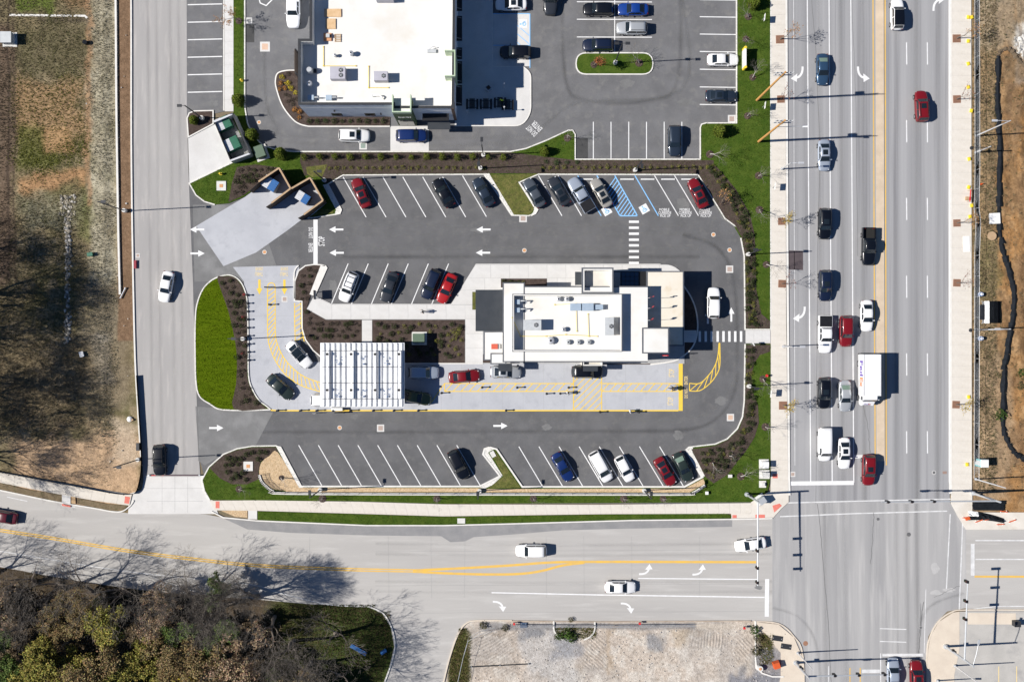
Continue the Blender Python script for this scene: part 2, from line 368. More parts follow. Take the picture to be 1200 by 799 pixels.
def ridges(X, Y, ang, wl=3.4):
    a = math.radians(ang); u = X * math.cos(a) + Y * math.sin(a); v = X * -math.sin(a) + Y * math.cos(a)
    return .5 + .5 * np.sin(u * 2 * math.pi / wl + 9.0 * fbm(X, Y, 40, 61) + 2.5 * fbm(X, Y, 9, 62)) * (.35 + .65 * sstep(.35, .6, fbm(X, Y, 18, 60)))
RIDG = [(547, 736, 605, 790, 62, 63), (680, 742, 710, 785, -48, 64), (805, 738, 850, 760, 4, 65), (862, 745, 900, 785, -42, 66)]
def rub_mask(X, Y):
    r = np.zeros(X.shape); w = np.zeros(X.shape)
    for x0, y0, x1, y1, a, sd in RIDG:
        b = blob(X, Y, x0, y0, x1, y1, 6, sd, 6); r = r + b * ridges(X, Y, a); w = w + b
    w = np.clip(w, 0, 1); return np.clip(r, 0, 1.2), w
def rub_col(X, Y):
    n = fbm(X, Y, 45, 71); n2 = fbm(X, Y, 10, 72)
    C = np.ones(X.shape + (3,)) * np.array((.56, .49, .42)); C = layer(C, sstep(.42, .68, n), (.50, .455, .41)); C = layer(C, sstep(.50, .70, n2) * .6, (.66, .62, .56)); C = layer(C, sstep(.58, .74, fbm(X, Y, 20, 70)) * .5, (.40, .34, .28))
    C = layer(C, blob(X, Y, 612, 732, 672, 800, 8, 73) * .7, (.47, .46, .45)); C = layer(C, blob(X, Y, 618, 734, 640, 752, 4, 74), (.27, .27, .28)); C = layer(C, blob(X, Y, 645, 745, 680, 775, 6, 75) * .7, (.27, .28, .31))
    C = layer(C, blob(X, Y, 764, 738, 783, 758, 4, 76, 14) * .8, (.27, .275, .29)); C = layer(C, blob(X, Y, 786, 738, 806, 756, 5, 77, 14) * .8, (.47, .39, .30)); C = layer(C, blob(X, Y, 850, 790, 940, 860, 5, 78), (.25, .25, .27))
    C = layer(C, blob(X, Y, 560, 729, 860, 737, 2, 79, 3) * .8, (.26, .255, .26)); C = layer(C, blob(X, Y, 815, 729, 880, 737, 2, 80, 2), (.55, .49, .42))
    C = layer(C, blob(X, Y, 715, 738, 720, 790, 4, 81) * .5, (.38, .27, .16)); C = layer(C, blob(X, Y, 526, 740, 551, 860, 4, 82, 5), (.15, .15, .055))
    C = layer(C, blob(X, Y, 890, 740, 906, 775, 4, 83, 6), (.17, .14, .075)); C = layer(C, blob(X, Y, 882, 760, 935, 793, 5, 84, 4) * .8, (.24, .245, .27))
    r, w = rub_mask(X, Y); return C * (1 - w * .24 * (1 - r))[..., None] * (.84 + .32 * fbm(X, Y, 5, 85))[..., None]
def rub_h(X, Y):
    r, w = rub_mask(X, Y); m = sstep(733, 739, Y) * sstep(533, 552, X) * sstep(925, 900, X); return m * (w * r * .075 + .12 * fbm(X, Y, 14, 86) + .05 * fbm(X, Y, 4, 87))
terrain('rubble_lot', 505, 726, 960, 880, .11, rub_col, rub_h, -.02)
def wood_col(X, Y):
    n = fbm(X, Y, 40, 91); C = np.ones(X.shape + (3,)) * np.array((.10, .075, .05)); C = layer(C, sstep(.45, .65, n), (.07, .055, .035)); C = layer(C, blob(X, Y, 318, 700, 466, 860, 14, 92, 12) * .9, (.06, .085, .022))
    C = layer(C, blob(X, Y, 330, 705, 370, 780, 12, 93, 16) * .5, (.10, .085, .04))
    return C * (.65 + .7 * fbm(X, Y, 5, 94))[..., None]
terrain('wood_floor', -260, 655, 470, 900, .2, wood_col, lambda X, Y: .1 * fbm(X, Y, 12, 95) * sstep(720, 735, Y) * sstep(450, 430, X), -.035)

# ------------------------------------------------------------------ roads
def paved(name, pts, z, m, th=.25):
    mb = MB(); mb.prism(G(pts), z - th, z); return struct(name, mb, m)
south_top = smooth([(-400, 505), (-150, 545), (0, 575), (60, 586), (110, 594), (150, 601), (170, 602), (233, 602), (262, 606), (300, 609), (430, 615), (520, 615), (600, 613), (740, 609), (880, 608)])
south_bot = smooth([(-400, 612), (-150, 640), (0, 664), (60, 675), (150, 689), (230, 697), (300, 702), (370, 708), (433, 711)])
road_s = paved('south_road', south_top + [(905, 608), (905, 728), (880, 727), (700, 728), (560, 727), (548, 730), (538, 742), (528, 770), (520, 800), (495, 900), (425, 900), (447, 806), (456, 782), (462, 757), (458, 735), (448, 719), (433, 711)] + south_bot[::-1][1:], 0, M_RD_S)
road_w = paved('access_road', smooth([(152, -140), (155, 0), (155.5, 200), (158.5, 400), (163, 480), (167, 545), (168, 575)]) + [(165, 596), (238, 600), (236, 575), (233.5, 540), (229, 430), (226, 330), (221, 205), (219, 130), (219, -140)], .004, M_RD_W)
road_m = paved('main_road', [(921, -400), (922, 300), (924.5, 560), (925, 590), (1113, 590), (1113, 300), (1113, -400)], .004, M_RD_M)
junction = paved('road_junction', [(905, 605), (914, 596), (923, 588), (1113, 588), (1122, 600), (1132, 620), (1132, 712), (1110, 716), (1098, 728), (1088, 745), (1085, 770), (1085, 1100), (943, 1100), (942, 790), (936, 760), (920, 740), (905, 728)], .008, M_RD_X)
road_e = paved('east_road', [(1132, 620), (1500, 622), (1500, 716), (1132, 716)], .004, M_RD_S)
apron = paved('driveway_apron', [(170, 557), (239, 557), (248, 583), (256, 602), (150, 602), (152, 578), (166, 574)], .016, M_CON)
paved('gutter_strip', south_top[30:40] + smooth([(262, 606), (300, 609), (430, 615), (520, 615), (600, 613), (740, 609), (858, 607), (858, 617), (740, 620), (600, 626), (555, 629), (540, 634), (530, 634), (517, 627), (430, 627), (340, 624), (290, 620)][::1]) if False else [(262, 607), (300, 610), (430, 616), (520, 616), (600, 614), (740, 610), (858, 608.5), (858, 617), (740, 619), (660, 621), (600, 626), (555, 629), (545, 634), (528, 635), (517, 628), (430, 627), (340, 624), (290, 620)], .004, M_GUT)
# ------------------------------------------------------------------ parking lots and pads
lot = paved('parking_lot', [(221, 205), (226, 330), (229, 430), (233, 535), (240, 560), (330, 590), (880, 590), (890, 480), (890, 200), (400, 195)], .012, M_LOT)
lot_u = paved('upper_parking_lot', [(283, -140), (868, -140), (868, 192), (300, 192), (283, 140)], .012, M_LOT2)
lot_nw = paved('side_parking_bay', [(218.5, -140), (263, -140), (263, 131), (219, 140)], .012, M_LOT2)
paved('driveway_patch', [(226, 240), (300, 240), (330, 330), (228, 330)], .016, mat('grey_lot_asphalt', g3(.16), g3(.20), .4, (.24, .24, .24), .2, rough=.92, fine=.12))
paved('driveway_patch', [(229, 476), (320, 483), (300, 521), (270, 527), (240, 545), (233, 540)], .016, MATS['grey_lot_asphalt'])
pad1 = paved('concrete_pad', [(220.5, 162), (251, 146), (252, 146), (273, 190), (222, 214.5)], .02, M_CON)
pad2 = paved('concrete_pad', [(230, 265), (287, 231), (332, 198), (345, 222), (367, 211), (381, 238), (358, 254), (337, 270), (300, 296), (262, 312)], .024, M_CONB)
drive = paved('drive_through_lane', [(273, 313), (350, 311), (352, 330), (352, 300), (352, 424), (800, 424), (800, 481), (305, 481), (290, 440), (286, 330)], .02, M_CONB)
paved('crossing_slab', [(457.5, 148), (502.5, 148), (502.5, 177), (457.5, 177)], .02, M_CON)
paved('asphalt_patch', [(676, 162), (689, 162), (689, 186), (676, 186)], .017, M_PATCH)
paved('asphalt_patch', [(923, 293.5), (941, 294), (941, 316.5), (923, 316)], .012, mat('purple_brown_patch', (.07, .055, .06), (.09, .07, .075), 1, rough=.9))
paved('asphalt_patch', [(288, 29), (298, 29), (298, 50), (288, 50)], .017, M_PATCH)
def drop(pts, name='kerb', w=.17, h=.15, m=None, closed=False, n=0):
    mb = MB(); mb.strip(G(smooth(pts, 5, closed) if n else pts), w, -.02, h, closed); return struct(name, mb, m or M_KERB)

# lawns and beds
lawn1 = [(274, -140), (287, -140), (287, 125), (290, 144), (297, 160), (309, 171), (325, 176), (345, 178), (598, 178), (616, 174.5), (640, 165), (666, 153), (671, 153), (674, 158), (674, 187), (820.5, 187), (820.5, 150), (822, 146), (827, 144.5), (863, 144.5), (863, -140), (903, -140), (903, 386), (873, 386), (872, 300), (868, 279), (860, 265), (849, 257), (817, 205), (631, 204.5), (607, 214.5), (627, 245), (626, 250), (620, 253), (600, 252.5), (567, 204.5), (402, 205.5), (381, 218), (399, 245), (398, 249), (393, 251.5), (361, 256), (382, 238), (366, 210), (344, 222), (331, 198), (286, 231), (268, 238.5), (252, 240), (240, 236.5), (230, 229), (222, 215), (273, 190.5), (253, 147), (262, 141), (274, 132)]
paved('lawn', lawn1, .13, M_GRASS, .2)
def kerbpart(a, b, pts=lawn1): return pts[a:b + 1]
drop(kerbpart(1, 15)); drop(kerbpart(15, 20)); drop(kerbpart(20, 25)); drop(kerbpart(28, 32)); drop(kerbpart(32, 43)); drop(kerbpart(48, 53))
mb = MB(); mb.prism(G([(816.5, 204), (822, 205), (856, 256), (866, 268), (860, 265), (849, 257)]), .0, .152); struct('kerb', mb, M_KERB)
mb = MB(); mb.prism(G([(566, 203), (573, 203), (600, 245), (603, 253), (599, 253)]), .0, .152); struct('kerb', mb, M_KERB)
mb = MB(); mb.prism(G([(606, 214), (609, 213.5), (631, 246), (628, 251), (622, 254), (626, 246)]), .0, .152); struct('kerb', mb, M_KERB)
mb = MB(); mb.prism(G([(378.5, 217), (385, 215.5), (401, 246), (399, 251), (392, 252.5), (394, 246)]), .0, .152); struct('kerb', mb, M_KERB)
lawn2 = [(873, 403), (903, 403), (903, 560), (899, 576), (880, 588), (520, 590), (420, 587), (246, 585.5), (240, 575), (237, 562), (245, 547), (262, 532), (278, 525.5), (296, 522.5), (324, 522), (328, 524), (353, 569.5), (562, 569.5), (586, 557.5), (566, 532), (568, 526), (575, 524), (582, 526), (612, 570), (802, 570), (824, 558), (804, 527), (808, 523.5), (838, 520), (852, 514), (864, 502), (870, 488), (872, 470)]
paved('lawn', lawn2, .13, M_GRASS, .2)
drop(lawn2[7:16]); drop(lawn2[16:26] + [], w=.24, h=.2); drop(lawn2[26:33] + lawn2[:1])
for q in ([(323, 521.5), (329.5, 523), (355, 571), (350.5, 571.5)], [(565, 532), (567, 525), (573, 523), (579, 526), (575, 528), (572, 530), (589, 557), (586, 558.5)], [(802.5, 527), (807, 523), (812, 524), (811, 529), (826, 557), (822, 560)], [(562, 571), (586, 557), (589, 557), (577, 568), (568, 572)]):
    mb = MB(); mb.prism(G(q), 0, .154); struct('kerb', mb, M_KERB)
# left lens-shaped island
lens = [(229, 378), (231, 357), (238, 339), (249, 328), (262, 323), (272, 323), (281, 329), (287, 340), (290, 356), (291, 400), (291.5, 440), (296, 456), (304, 469), (314, 477), (312, 480), (262, 480), (246, 473), (234, 464), (230, 448), (229, 420)]
lens_s = smooth(lens, 4, True); paved('lawn', lens_s, .13, M_GRASSB, .2); drop(lens_s, closed=True)
paved('mulch_bed', smooth([(255, 325), (262, 324), (272, 324), (280, 330), (286, 341), (289, 356), (290, 400), (290, 440), (294.5, 456), (302, 469), (311, 477), (310, 479), (274, 479), (277, 450), (278, 420), (275, 395), (268, 365), (260, 342)], 3, True), .16, M_MULCH, .1)
# mulch beds
paved('mulch_bed', [(352, 179), (598, 179), (674, 188), (836, 188), (836, 192), (847, 204), (862, 222), (878, 250), (884, 275), (885, 300), (886, 340), (892, 368), (902, 376), (902, 385), (874, 385), (873, 300), (869, 278), (861, 264), (850, 256), (818, 204), (632, 203.5), (566, 203.5), (402, 204.5), (381, 216), (376, 205), (357, 206), (352, 190)], .155, M_MULCH, .1)
paved('ground_cover_bed', [(383, 195), (566, 194), (566, 203), (402, 204), (384, 213)], .16, M_GRASSY, .1) if False else None
paved('ground_cover_bed', [(574, 205), (630, 204), (607, 213.5), (626, 244), (621, 252), (602, 251.5)], .16, M_GRASSY, .1)
paved('ground_cover_bed', [(359, 196), (384, 193), (378, 207), (366, 208), (360, 204)], .16, M_GRASSY, .1)
paved('mulch_bed', [(278, 196), (300, 193), (329, 197), (286, 229), (268, 237), (272, 215)], .16, M_MULCH, .1)
paved('mulch_bed', [(874, 404), (902, 404), (902, 412), (890, 416), (884, 425), (880, 440), (882, 460), (888, 475), (889, 495), (884, 512), (874, 528), (864, 540), (852, 556), (836, 566), (826, 558), (810, 526), (838, 522), (853, 515), (866, 502), (871, 488), (873, 470)], .16, M_MULCH, .1)
paved('mulch_bed', [(246, 548), (262, 533), (278, 527), (296, 524), (323, 523.5), (327, 530), (306, 540), (303, 553), (306, 560), (290, 567), (272, 567), (258, 560)], .16, M_MULCH, .1)
paved('gravel_bed', smooth([(326, 530), (316, 534), (307, 541), (304, 552), (307, 562), (316, 570), (328, 574), (352, 574), (350, 570)], 4, True), .17, M_GRAV, .1)
paved('gravel_bed', [(335, 571), (562, 571.5), (568, 572.5), (802, 572), (824, 560.5), (826, 566), (808, 576.5), (335, 576)], .177, M_GRAV, .1)
paved('ground_cover_bed', [(575, 529), (580, 528), (610, 571), (572, 571.5), (590, 558)], .16, M_GRASSY, .1)
mb = MB(); mb.box(W(577.5, 532, .2), (.65, .9, .1), .5); put('cover_plate', mb, M_CRETE, None); tag(bpy.data.objects['cover_plate'], 'small pale cover plate in the tip of the planted parking peninsula', 'cover plate')
paved('ground_cover_bed', [(378, 245), (391, 246), (391, 250), (362, 254.5)], .16, M_GRASSY, .1)
# upper lot islands
isl = rpoly([(675, 62.5, 13), (765, 62.5, 13), (765, 87.5, 13), (675, 87.5, 13)]); paved('lawn', isl, .13, M_GRASS, .2); drop(isl, closed=True)
cor = [(219.5, 139), (222, 133), (228, 130.5), (250, 130), (250, 145.5), (221, 161)]; paved('mulch_bed', cor, .13, M_MULCH, .2); drop(cor, closed=True)
nb = smooth([(349, 83), (337, 83), (326, 86), (323, 94), (324, 104), (331, 124), (343, 140), (352, 146), (362, 148.5)], 4)
paved('mulch_bed', nb + [(457, 148.5), (457, 120), (349, 120)], .13, M_MULCH, .2); drop(nb + [(457, 148.5)])
# verge along the south road
verge = [(302, 598.5), (420, 602), (520, 605), (600, 604), (740, 602), (850, 601), (857, 604), (856, 607), (740, 608.5), (600, 612.5), (520, 614.5), (430, 614.5), (302, 609)]
paved('lawn', verge, .12, M_GRASS, .2); drop([(248, 599), (262, 606), (300, 609.7), (430, 615.3), (520, 615.3), (600, 613.3), (740, 609.3), (858, 608), (905, 607)])
paved('gravel_bed', [(259, 598), (290, 597), (290, 606), (276, 605)], .125, M_GRAV, .2)
paved('verge', [(-300, 522), (-10, 564.5), (0, 565.5), (36, 574), (73, 579), (73, 588), (60, 586.5), (0, 573), (-300, 520)], .11, mat('dry_verge', (.14, .105, .06), (.20, .15, .09), 1.2, (.10, .09, .04), 2, rough=.95, fine=.4, bump=.6), .2)
paved('verge', [(91, 583), (125, 590), (150, 592), (146, 597), (130, 598), (110, 594), (91, 590)], .11, MATS['dry_verge'], .2)
drop(smooth([(-300, 520), (-100, 554), (0, 574), (60, 586.5), (110, 595), (132, 599), (144, 598.5), (153, 592), (157, 586)], 4))
drop(smooth([(152, -140), (154, 0), (154.5, 200), (158, 400), (162, 480), (165.5, 535)], 6), w=.22, h=.18)
drop(smooth([(133, -140), (136, 0), (137, 130), (139, 260), (141, 345)], 5), w=.28, h=.25)
drop([(12, 18.5), (100, 19.5), (103, 22)], w=.3, h=.25)
drop([(921, -400), (921.3, 0), (922.5, 300), (924.5, 560), (925, 580)], w=.3, h=.14); drop([(1113.4, -400), (1113.4, 300), (1113.6, 578)], w=.3, h=.14)
drop([(262.6, -140), (262.6, 130)], w=.17); drop([(350, 311), (345, 320), (345, 350)], n=1)
drop(smooth([(462.5, 800), (463, 757), (459, 735), (449, 718), (433, 710)], 4)) if False else drop(smooth([(448, 806), (457, 782), (463, 757), (459, 735), (449, 718), (433, 710.5)], 4))
drop(smooth([(519, 803), (527, 770), (537, 742), (547, 729.5), (560, 726.5), (600, 726.5)], 4), m=M_WALKT); drop([(600, 727), (700, 728), (880, 727)], m=mat('dirty_kerb', (.34, .27, .21), (.45, .38, .31), 1.5, rough=.9))
drop(smooth([(884, 727.5), (912, 730), (930, 745), (941, 770), (942, 860)], 4), m=M_WALKT); drop(smooth([(1086, 860), (1086, 770), (1090, 745), (1100, 727), (1116, 716), (1132, 714), (1200, 714)], 4), m=M_WALKT)
# ------------------------------------------------------------------ sidewalks with their slabs
def sidewalk(name, A, B, n, m=M_WALK, top=.135, base_m=None):
    """A, B: the two long edges as plan paths with the same number of points"""
    mb = MB(); mb.prism(G(A + B[::-1]), -.1, top - .02); o = struct(name, mb, base_m or mat('joint_grey', g3(.34), g3(.40), 2, rough=.95))
    def at(P, t):
        L = [0]
        for a, b in zip(P[:-1], P[1:]): L.append(L[-1] + math.dist(a, b))
        d = t * L[-1]
        for i in range(len(P) - 1):
            if d <= L[i + 1] + 1e-6:
                k = (d - L[i]) / max(1e-6, L[i + 1] - L[i]); return (P[i][0] + (P[i + 1][0] - P[i][0]) * k, P[i][1] + (P[i + 1][1] - P[i][1]) * k)
        return P[-1]
    cache = {}
    for i in range(n):
        q = [Vector(W2(at(P, t))) for P, t in ((A, (i + .006) / n), (A, (i + .994) / n), (B, (i + .994) / n), (B, (i + .006) / n))]
        c = sum(q, Vector((0, 0))) / 4; q = [p - c for p in q]; key = tuple(round(v, 2) for p in q for v in p)
        if key not in cache:
            s = MB(); s.prism([tuple(p) for p in q], 0, .03); cache[key] = s.mesh('slab', [m])
        link('slab', cache[key], o, (c.x, c.y, top - .028 + R.uniform(0, .004)))
    return o
sidewalk('sidewalk', [(903, -200), (903, 386), (903, 403), (903, 575)], [(920, -200), (921, 386), (921.5, 403), (923.3, 575)], 64)
sidewalk('sidewalk', [(1114.6, -200), (1114.6, 580)], [(1137.5, -200), (1138.5, 580)], 62, M_WALK)
sidewalk('sidewalk', [(246, 586.3), (300, 585.8), (420, 587.5), (520, 590.5), (700, 591), (880, 589)], [(252, 597.5), (300, 598), (420, 601.5), (520, 604.5), (600, 603.5), (740, 601.5), (880, 601.3)][:1] + [(300, 598), (420, 601.5), (520, 604.5), (700, 602), (880, 601.3)], 50)
sidewalk('sidewalk', [(-300, 505), (0, 552), (60, 563), (110, 572), (155, 579)], [(-300, 519), (0, 565), (60, 577), (110, 586), (152, 592)], 30, M_WALK)
sidewalk('sidewalk', [(263.6, -140), (263.6, 131)], [(273.8, -140), (273.8, 131)], 20, M_CON)
mb = MB(); mb.prism(G([(880, 588), (899, 577), (903, 575), (924, 575), (924, 588), (915, 596), (906, 606), (857, 607), (857, 601), (880, 601.5)]), -.1, .128); cornw = struct('sidewalk_corner', mb, M_WALK)
mb = MB(); mb.prism(G([(1114.5, 580), (1139, 580), (1139, 600), (1500, 600), (1500, 620), (1132, 620), (1122, 604), (1114.5, 590)]), -.1, .128); struct('sidewalk_corner', mb, M_WALK)
mb = MB(); mb.prism(G([(884, 728), (912, 731), (930, 746), (941, 771), (942, 860), (900, 860), (915, 792), (915, 765), (900, 745)]), -.1, .128); struct('sidewalk_corner', mb, M_WALKT)
mb = MB(); mb.prism(G([(1086, 860), (1086, 770), (1090, 745), (1100, 728), (1117, 717), (1124, 716), (1124, 760), (1118, 790), (1118, 860)]), -.1, .128); struct('sidewalk_corner', mb, M_WALKT)
mb = MB(); mb.prism(G([(1124, 716), (1500, 716), (1500, 860), (1118, 860), (1118, 790), (1124, 760)]), -.1, .1); struct('corner_lot', mb, mat('pale_lot', (.40, .385, .36), (.47, .45, .42), .3, (.34, .33, .32), .4, rough=.92, fine=.08))
sidewalk('footpath', [(873.6, 387), (902.6, 387)], [(873.6, 402), (902.6, 402)], 3, M_CON)
for q in ([(905, 592), (913, 589.5), (916, 592), (907, 600)], [(885, 602.5), (896, 602.5), (896, 606.5), (885, 606.5)], [(147, 581), (153, 582), (151.5, 590), (146, 589)], [(253, 587), (257.5, 587), (257.5, 595), (253, 595)], [(858, 603), (863, 603), (863, 606.5), (858, 606.5)], [(905, 555), (911, 555), (911, 560), (905, 560)], [(73, 590), (83, 592), (83, 594), (73, 592)]):
    mb = MB(); mb.prism(G(q), .1, .15); struct('tactile_paving', mb, M_BRICKRED)
# small walk bits in the south-west verge
mb = MB(); mb.prism(G([(73, 578), (83, 580), (83, 590), (73, 588)]), -.02, .131); struct('walk_link', mb, M_CON)
mb = MB(); mb.prism(G([(84, 570), (88, 570), (89, 590), (84, 589)]), -.02, .139); struct('dirt_streak', mb, mat('mud', (.45, .30, .16), (.55, .38, .22), 1, rough=.95))
mb = MB(); mb.prism(G([(291, 597), (301.5, 597), (301.5, 608), (291, 608)]), -.02, .131); struct('walk_link', mb, M_CON)
# ------------------------------------------------------------------ central island: walks and beds
mb = MB(); mb.prism(G(rpoly([(558, 310, 3), (788, 310, 14), (802, 322, 5), (802, 426), (545, 426), (545, 374.5), (382, 374.5), (359.5, 362), (368, 347), (389, 357), (529, 357)])), -.02, .125)
struct('restaurant_walk', mb, mat('joint_grey', g3(.34)))
WALKO = bpy.data.objects['restaurant_walk']
def slab(pts, top=.14, parent=WALKO, m=M_CON):
    s = MB(); q = G(pts); c = Vector((sum(p[0] for p in q) / len(q), sum(p[1] for p in q) / len(q)))
    q = [(c.x + (p[0] - c.x) * (1 - .015 / max(.3, abs(p[0] - c.x))) - c.x, c.y + (p[1] - c.y) * (1 - .015 / max(.3, abs(p[1] - c.y))) - c.y) for p in q]
    s.prism(q, -.03, 0); return put('slab', s, m, parent, loc=(c.x, c.y, top + R.uniform(-.002, .002)))
xs = [558] + [575 + 22 * k for k in range(10)]
for a, b in zip(xs[:-1], xs[1:]):
    slab([(a, 310.5), (b, 310.5), (b, 326), (a - (10 if a == 558 else 0), 326)]); 
slab(rpoly([(773, 310.5), (788, 310.5, 13), (801, 321, 4), (801, 326), (773, 326)]))
slab([(548, 326), (568, 326), (568, 340), (539, 340)]); slab([(568, 326), (590, 326), (590, 340), (568, 340)]); slab([(539, 340), (558, 340), (558, 357), (529, 357)])
for k in range(7):
    x0 = 389 + k * 22.3; slab([(x0, 357.3), (x0 + 22.3, 357.3), (x0 + 22.3, 374), (x0, 374)])
slab([(368, 347.5), (389, 357.3), (389, 374), (382, 374), (360, 362)])
slab([(545, 357.3), (558, 357.3), (558, 374), (545, 374)])
for y0 in (374, 391, 408): slab([(545.5, y0), (566, y0), (566, y0 + 17), (545.5, y0 + 17)])
for a in range(10): slab([(590 + a * 21, 326), (611 + a * 21, 326), (611 + a * 21, 340), (590 + a * 21, 340)]) if a < 6 else None
bedL = [(345.5, 352), (345.5, 330), (350, 318), (358, 312), (368, 310.5), (377, 311), (364, 345), (359.5, 362), (382, 374.8), (424, 374.8), (424, 426), (375, 426), (375, 417), (367, 410), (358.5, 398), (354.5, 385), (354, 353)]
paved('mulch_bed', bedL, .12, M_MULCH, .2); drop([(381, 311.5), (377, 310.5), (368, 310), (358, 311.5), (350, 317.5), (345.5, 330), (345.3, 352.5), (354, 353), (354.3, 385), (358.3, 398), (367, 410.3), (376, 418)])
mb = MB(); mb.prism(G([(376, 311), (382, 311), (384, 314), (369.5, 347), (363, 345)]), 0, .15); struct('kerb', mb, M_KERB)
paved('mulch_bed', [(436.5, 374.8), (545, 374.8), (545, 426), (436.5, 426)], .12, M_MULCH, .2)
sidewalk('footpath', [(424.3, 375), (424.3, 401), (424.3, 425)], [(436.2, 375), (436.2, 401), (436.2, 425)], 4, M_CON)
drop([(368, 346.7), (389, 356.7), (529, 356.7), (558, 309.8), (774, 309.8)], w=.12, h=.141, m=M_CON); drop([(437, 425.8), (566, 425.8)], w=.15, h=.15)
# bed and bent kerb at the east end of the restaurant
arc = smooth([(801, 335), (809, 347), (815, 362), (817.5, 380), (816, 395), (811, 407), (802, 416), (792, 422), (778, 425), (762, 427)], 4)
paved('mulch_bed', arc + [(700, 427), (700, 330)], .12, M_MULCH, .2); drop(arc, w=.2, h=.17)
mb = MB(); mb.prism(G([(790, 387), (816, 387), (815.5, 401), (790, 401)]), 0, .15); struct('door_step', mb, M_CON)
mb = MB(); mb.prism(G([(566, 415), (588, 415), (588, 425), (566, 425)]), 0, .15); struct('mulch_bed', mb, M_MULCH)
# beds along the front wall
paved('mulch_bed', [(587, 326.5), (641, 326.5), (641, 337), (587, 337)], .15, M_MULCH, .1)
paved('ground_cover_bed', [(553.5, 342), (558, 342), (558, 363), (553.5, 363)], .15, M_GRASSY, .1)

# ------------------------------------------------------------------ paint on the ground (parts of the pavement)
def line(par, pts, w, m, z, name='painted_line', sm=0):
    mb = MB(); mb.strip(G(smooth(pts, 6) if sm else pts), w, z); return put(name, mb, m, par)
def poly(par, pts, m, z, name):
    mb = MB(); mb.sheet(G(pts), z); return put(name, mb, m, par)
Z1 = .020; ZD = .028
def arrow_mesh(m, L=2.1, w=.28, hw=.95, hl=.95):
    s = MB(); s.sheet([(-L / 2, -w / 2), (L / 2 - hl, -w / 2), (L / 2 - hl, w / 2), (-L / 2, w / 2)], 0); s.sheet([(L / 2 - hl, -hw / 2), (L / 2, 0), (L / 2 - hl, hw / 2)], 0); return s.mesh('arrow_marking', [m])
AW = arrow_mesh(M_WHITE); AY = arrow_mesh(M_YEL, 2.2, .34, .85, .9)
for x, y, a in ((394, 269, 180), (394.5, 296.3, 180), (566.5, 269, 180), (566, 296.2, 180), (231, 269, 180), (231.5, 297, 0), (253.5, 501.3, 0), (586.5, 498.8, 0), (857, 368.5, 90), (829.5, 371, 90)):
    link('arrow_marking', AW, lot, W(x, y, Z1 + .012), math.radians(a))
for x in (304, 333.3): link('arrow_marking', AY, drive, W(x, 336.5, ZD), math.radians(-90))
for k in range(6): line(lot, [(402 + 23.35 * k, 207.5), (429 + 23.35 * k, 254.5)], .13, M_WHITE, Z1, 'parking_line')
line(lot, [(542, 206), (570, 254)], .13, M_WHITE, Z1, 'parking_line')
for x in (631, 654): line(lot, [(x, 206), (x + 27.5, 253)], .13, M_WHITE, Z1, 'parking_line')
for x in (767, 790.5): line(lot, [(x, 206), (x + 28, 253)], .13, M_WHITE, Z1, 'parking_line')
for x in (677, 744): line(lot, [(x, 206), (x + 27.5, 253)], .14, M_BLUE, Z1, 'parking_line')
for p in ([(699.5, 206), (726.5, 253)], [(720.5, 206), (747, 253)], [(726, 253), (747, 253)]): line(lot, p, .16, M_BLUE, Z1 + .001, 'aisle_line')
for k in range(13):
    t = k / 13 + .04; a = Vector((720.5 + 26.5 * t, 206 + 47 * t)); b = a + Vector((-14, 20))
    tt = 0
    for s in range(40):      # cut at the left border of the aisle
        q = a + (b - a) * (s / 20)
        if q.x < 699.5 + 27 * (q.y - 206) / 47 or q.y > 253: break
        tt = q
    if tt: line(lot, [tuple(a), tuple(tt)], .13, M_BLUE, Z1, 'aisle_line')
for x in (687, 735, 759, 783, 806.5):
    w = thing('wheel_stop', 'white concrete wheel stop at the head of an angled parking bay', 'wheel stop', W(x, 210.3, .02), 0, 'white wheel stops')
    s = MB(); s.box((0, 0, .06), (2.0, .16, .12), 0, .97); put('bar', s, M_WPAINT, w)
    for sx in (-.7, .7): s = MB(); s.tube((sx, 0, .12), (sx, 0, .135), .03); put('anchor_bolt', s, M_GALV, w)
for x in (408, 431.6, 455, 478.5, 502, 525.7): line(lot, [(x, 309), (x - 20, 357)], .13, M_WHITE, Z1, 'parking_line')
for k in range(9): line(lot, [(350 + 23.15 * k, 521.5), (377 + 23.2 * k, 568.5)], .13, M_WHITE, Z1, 'parking_line')
for k in range(8): line(lot, [(608 + 23.55 * k, 523), (636 + 23.6 * k, 570)], .13, M_WHITE, Z1, 'parking_line')
line(lot, [(369.8, 257.5), (369.8, 310)], .62, M_WHITE, Z1, 'stop_line')
for y in (260, 267, 274, 281, 287.6, 294.5, 301.5, 308.2): poly(lot, [(737, y - 1.4), (748.7, y - 1.4), (748.7, y + 1.4), (737, y + 1.4)], M_WHITE, Z1, 'crossing_bar')
for x in (820, 827, 834, 841, 847.8, 854.7, 861.6, 868.4): poly(lot, [(x - 1.4, 388), (x + 1.4, 388), (x + 1.4, 400.5), (x - 1.4, 400.5)], M_WHITE, Z1, 'crossing_bar')
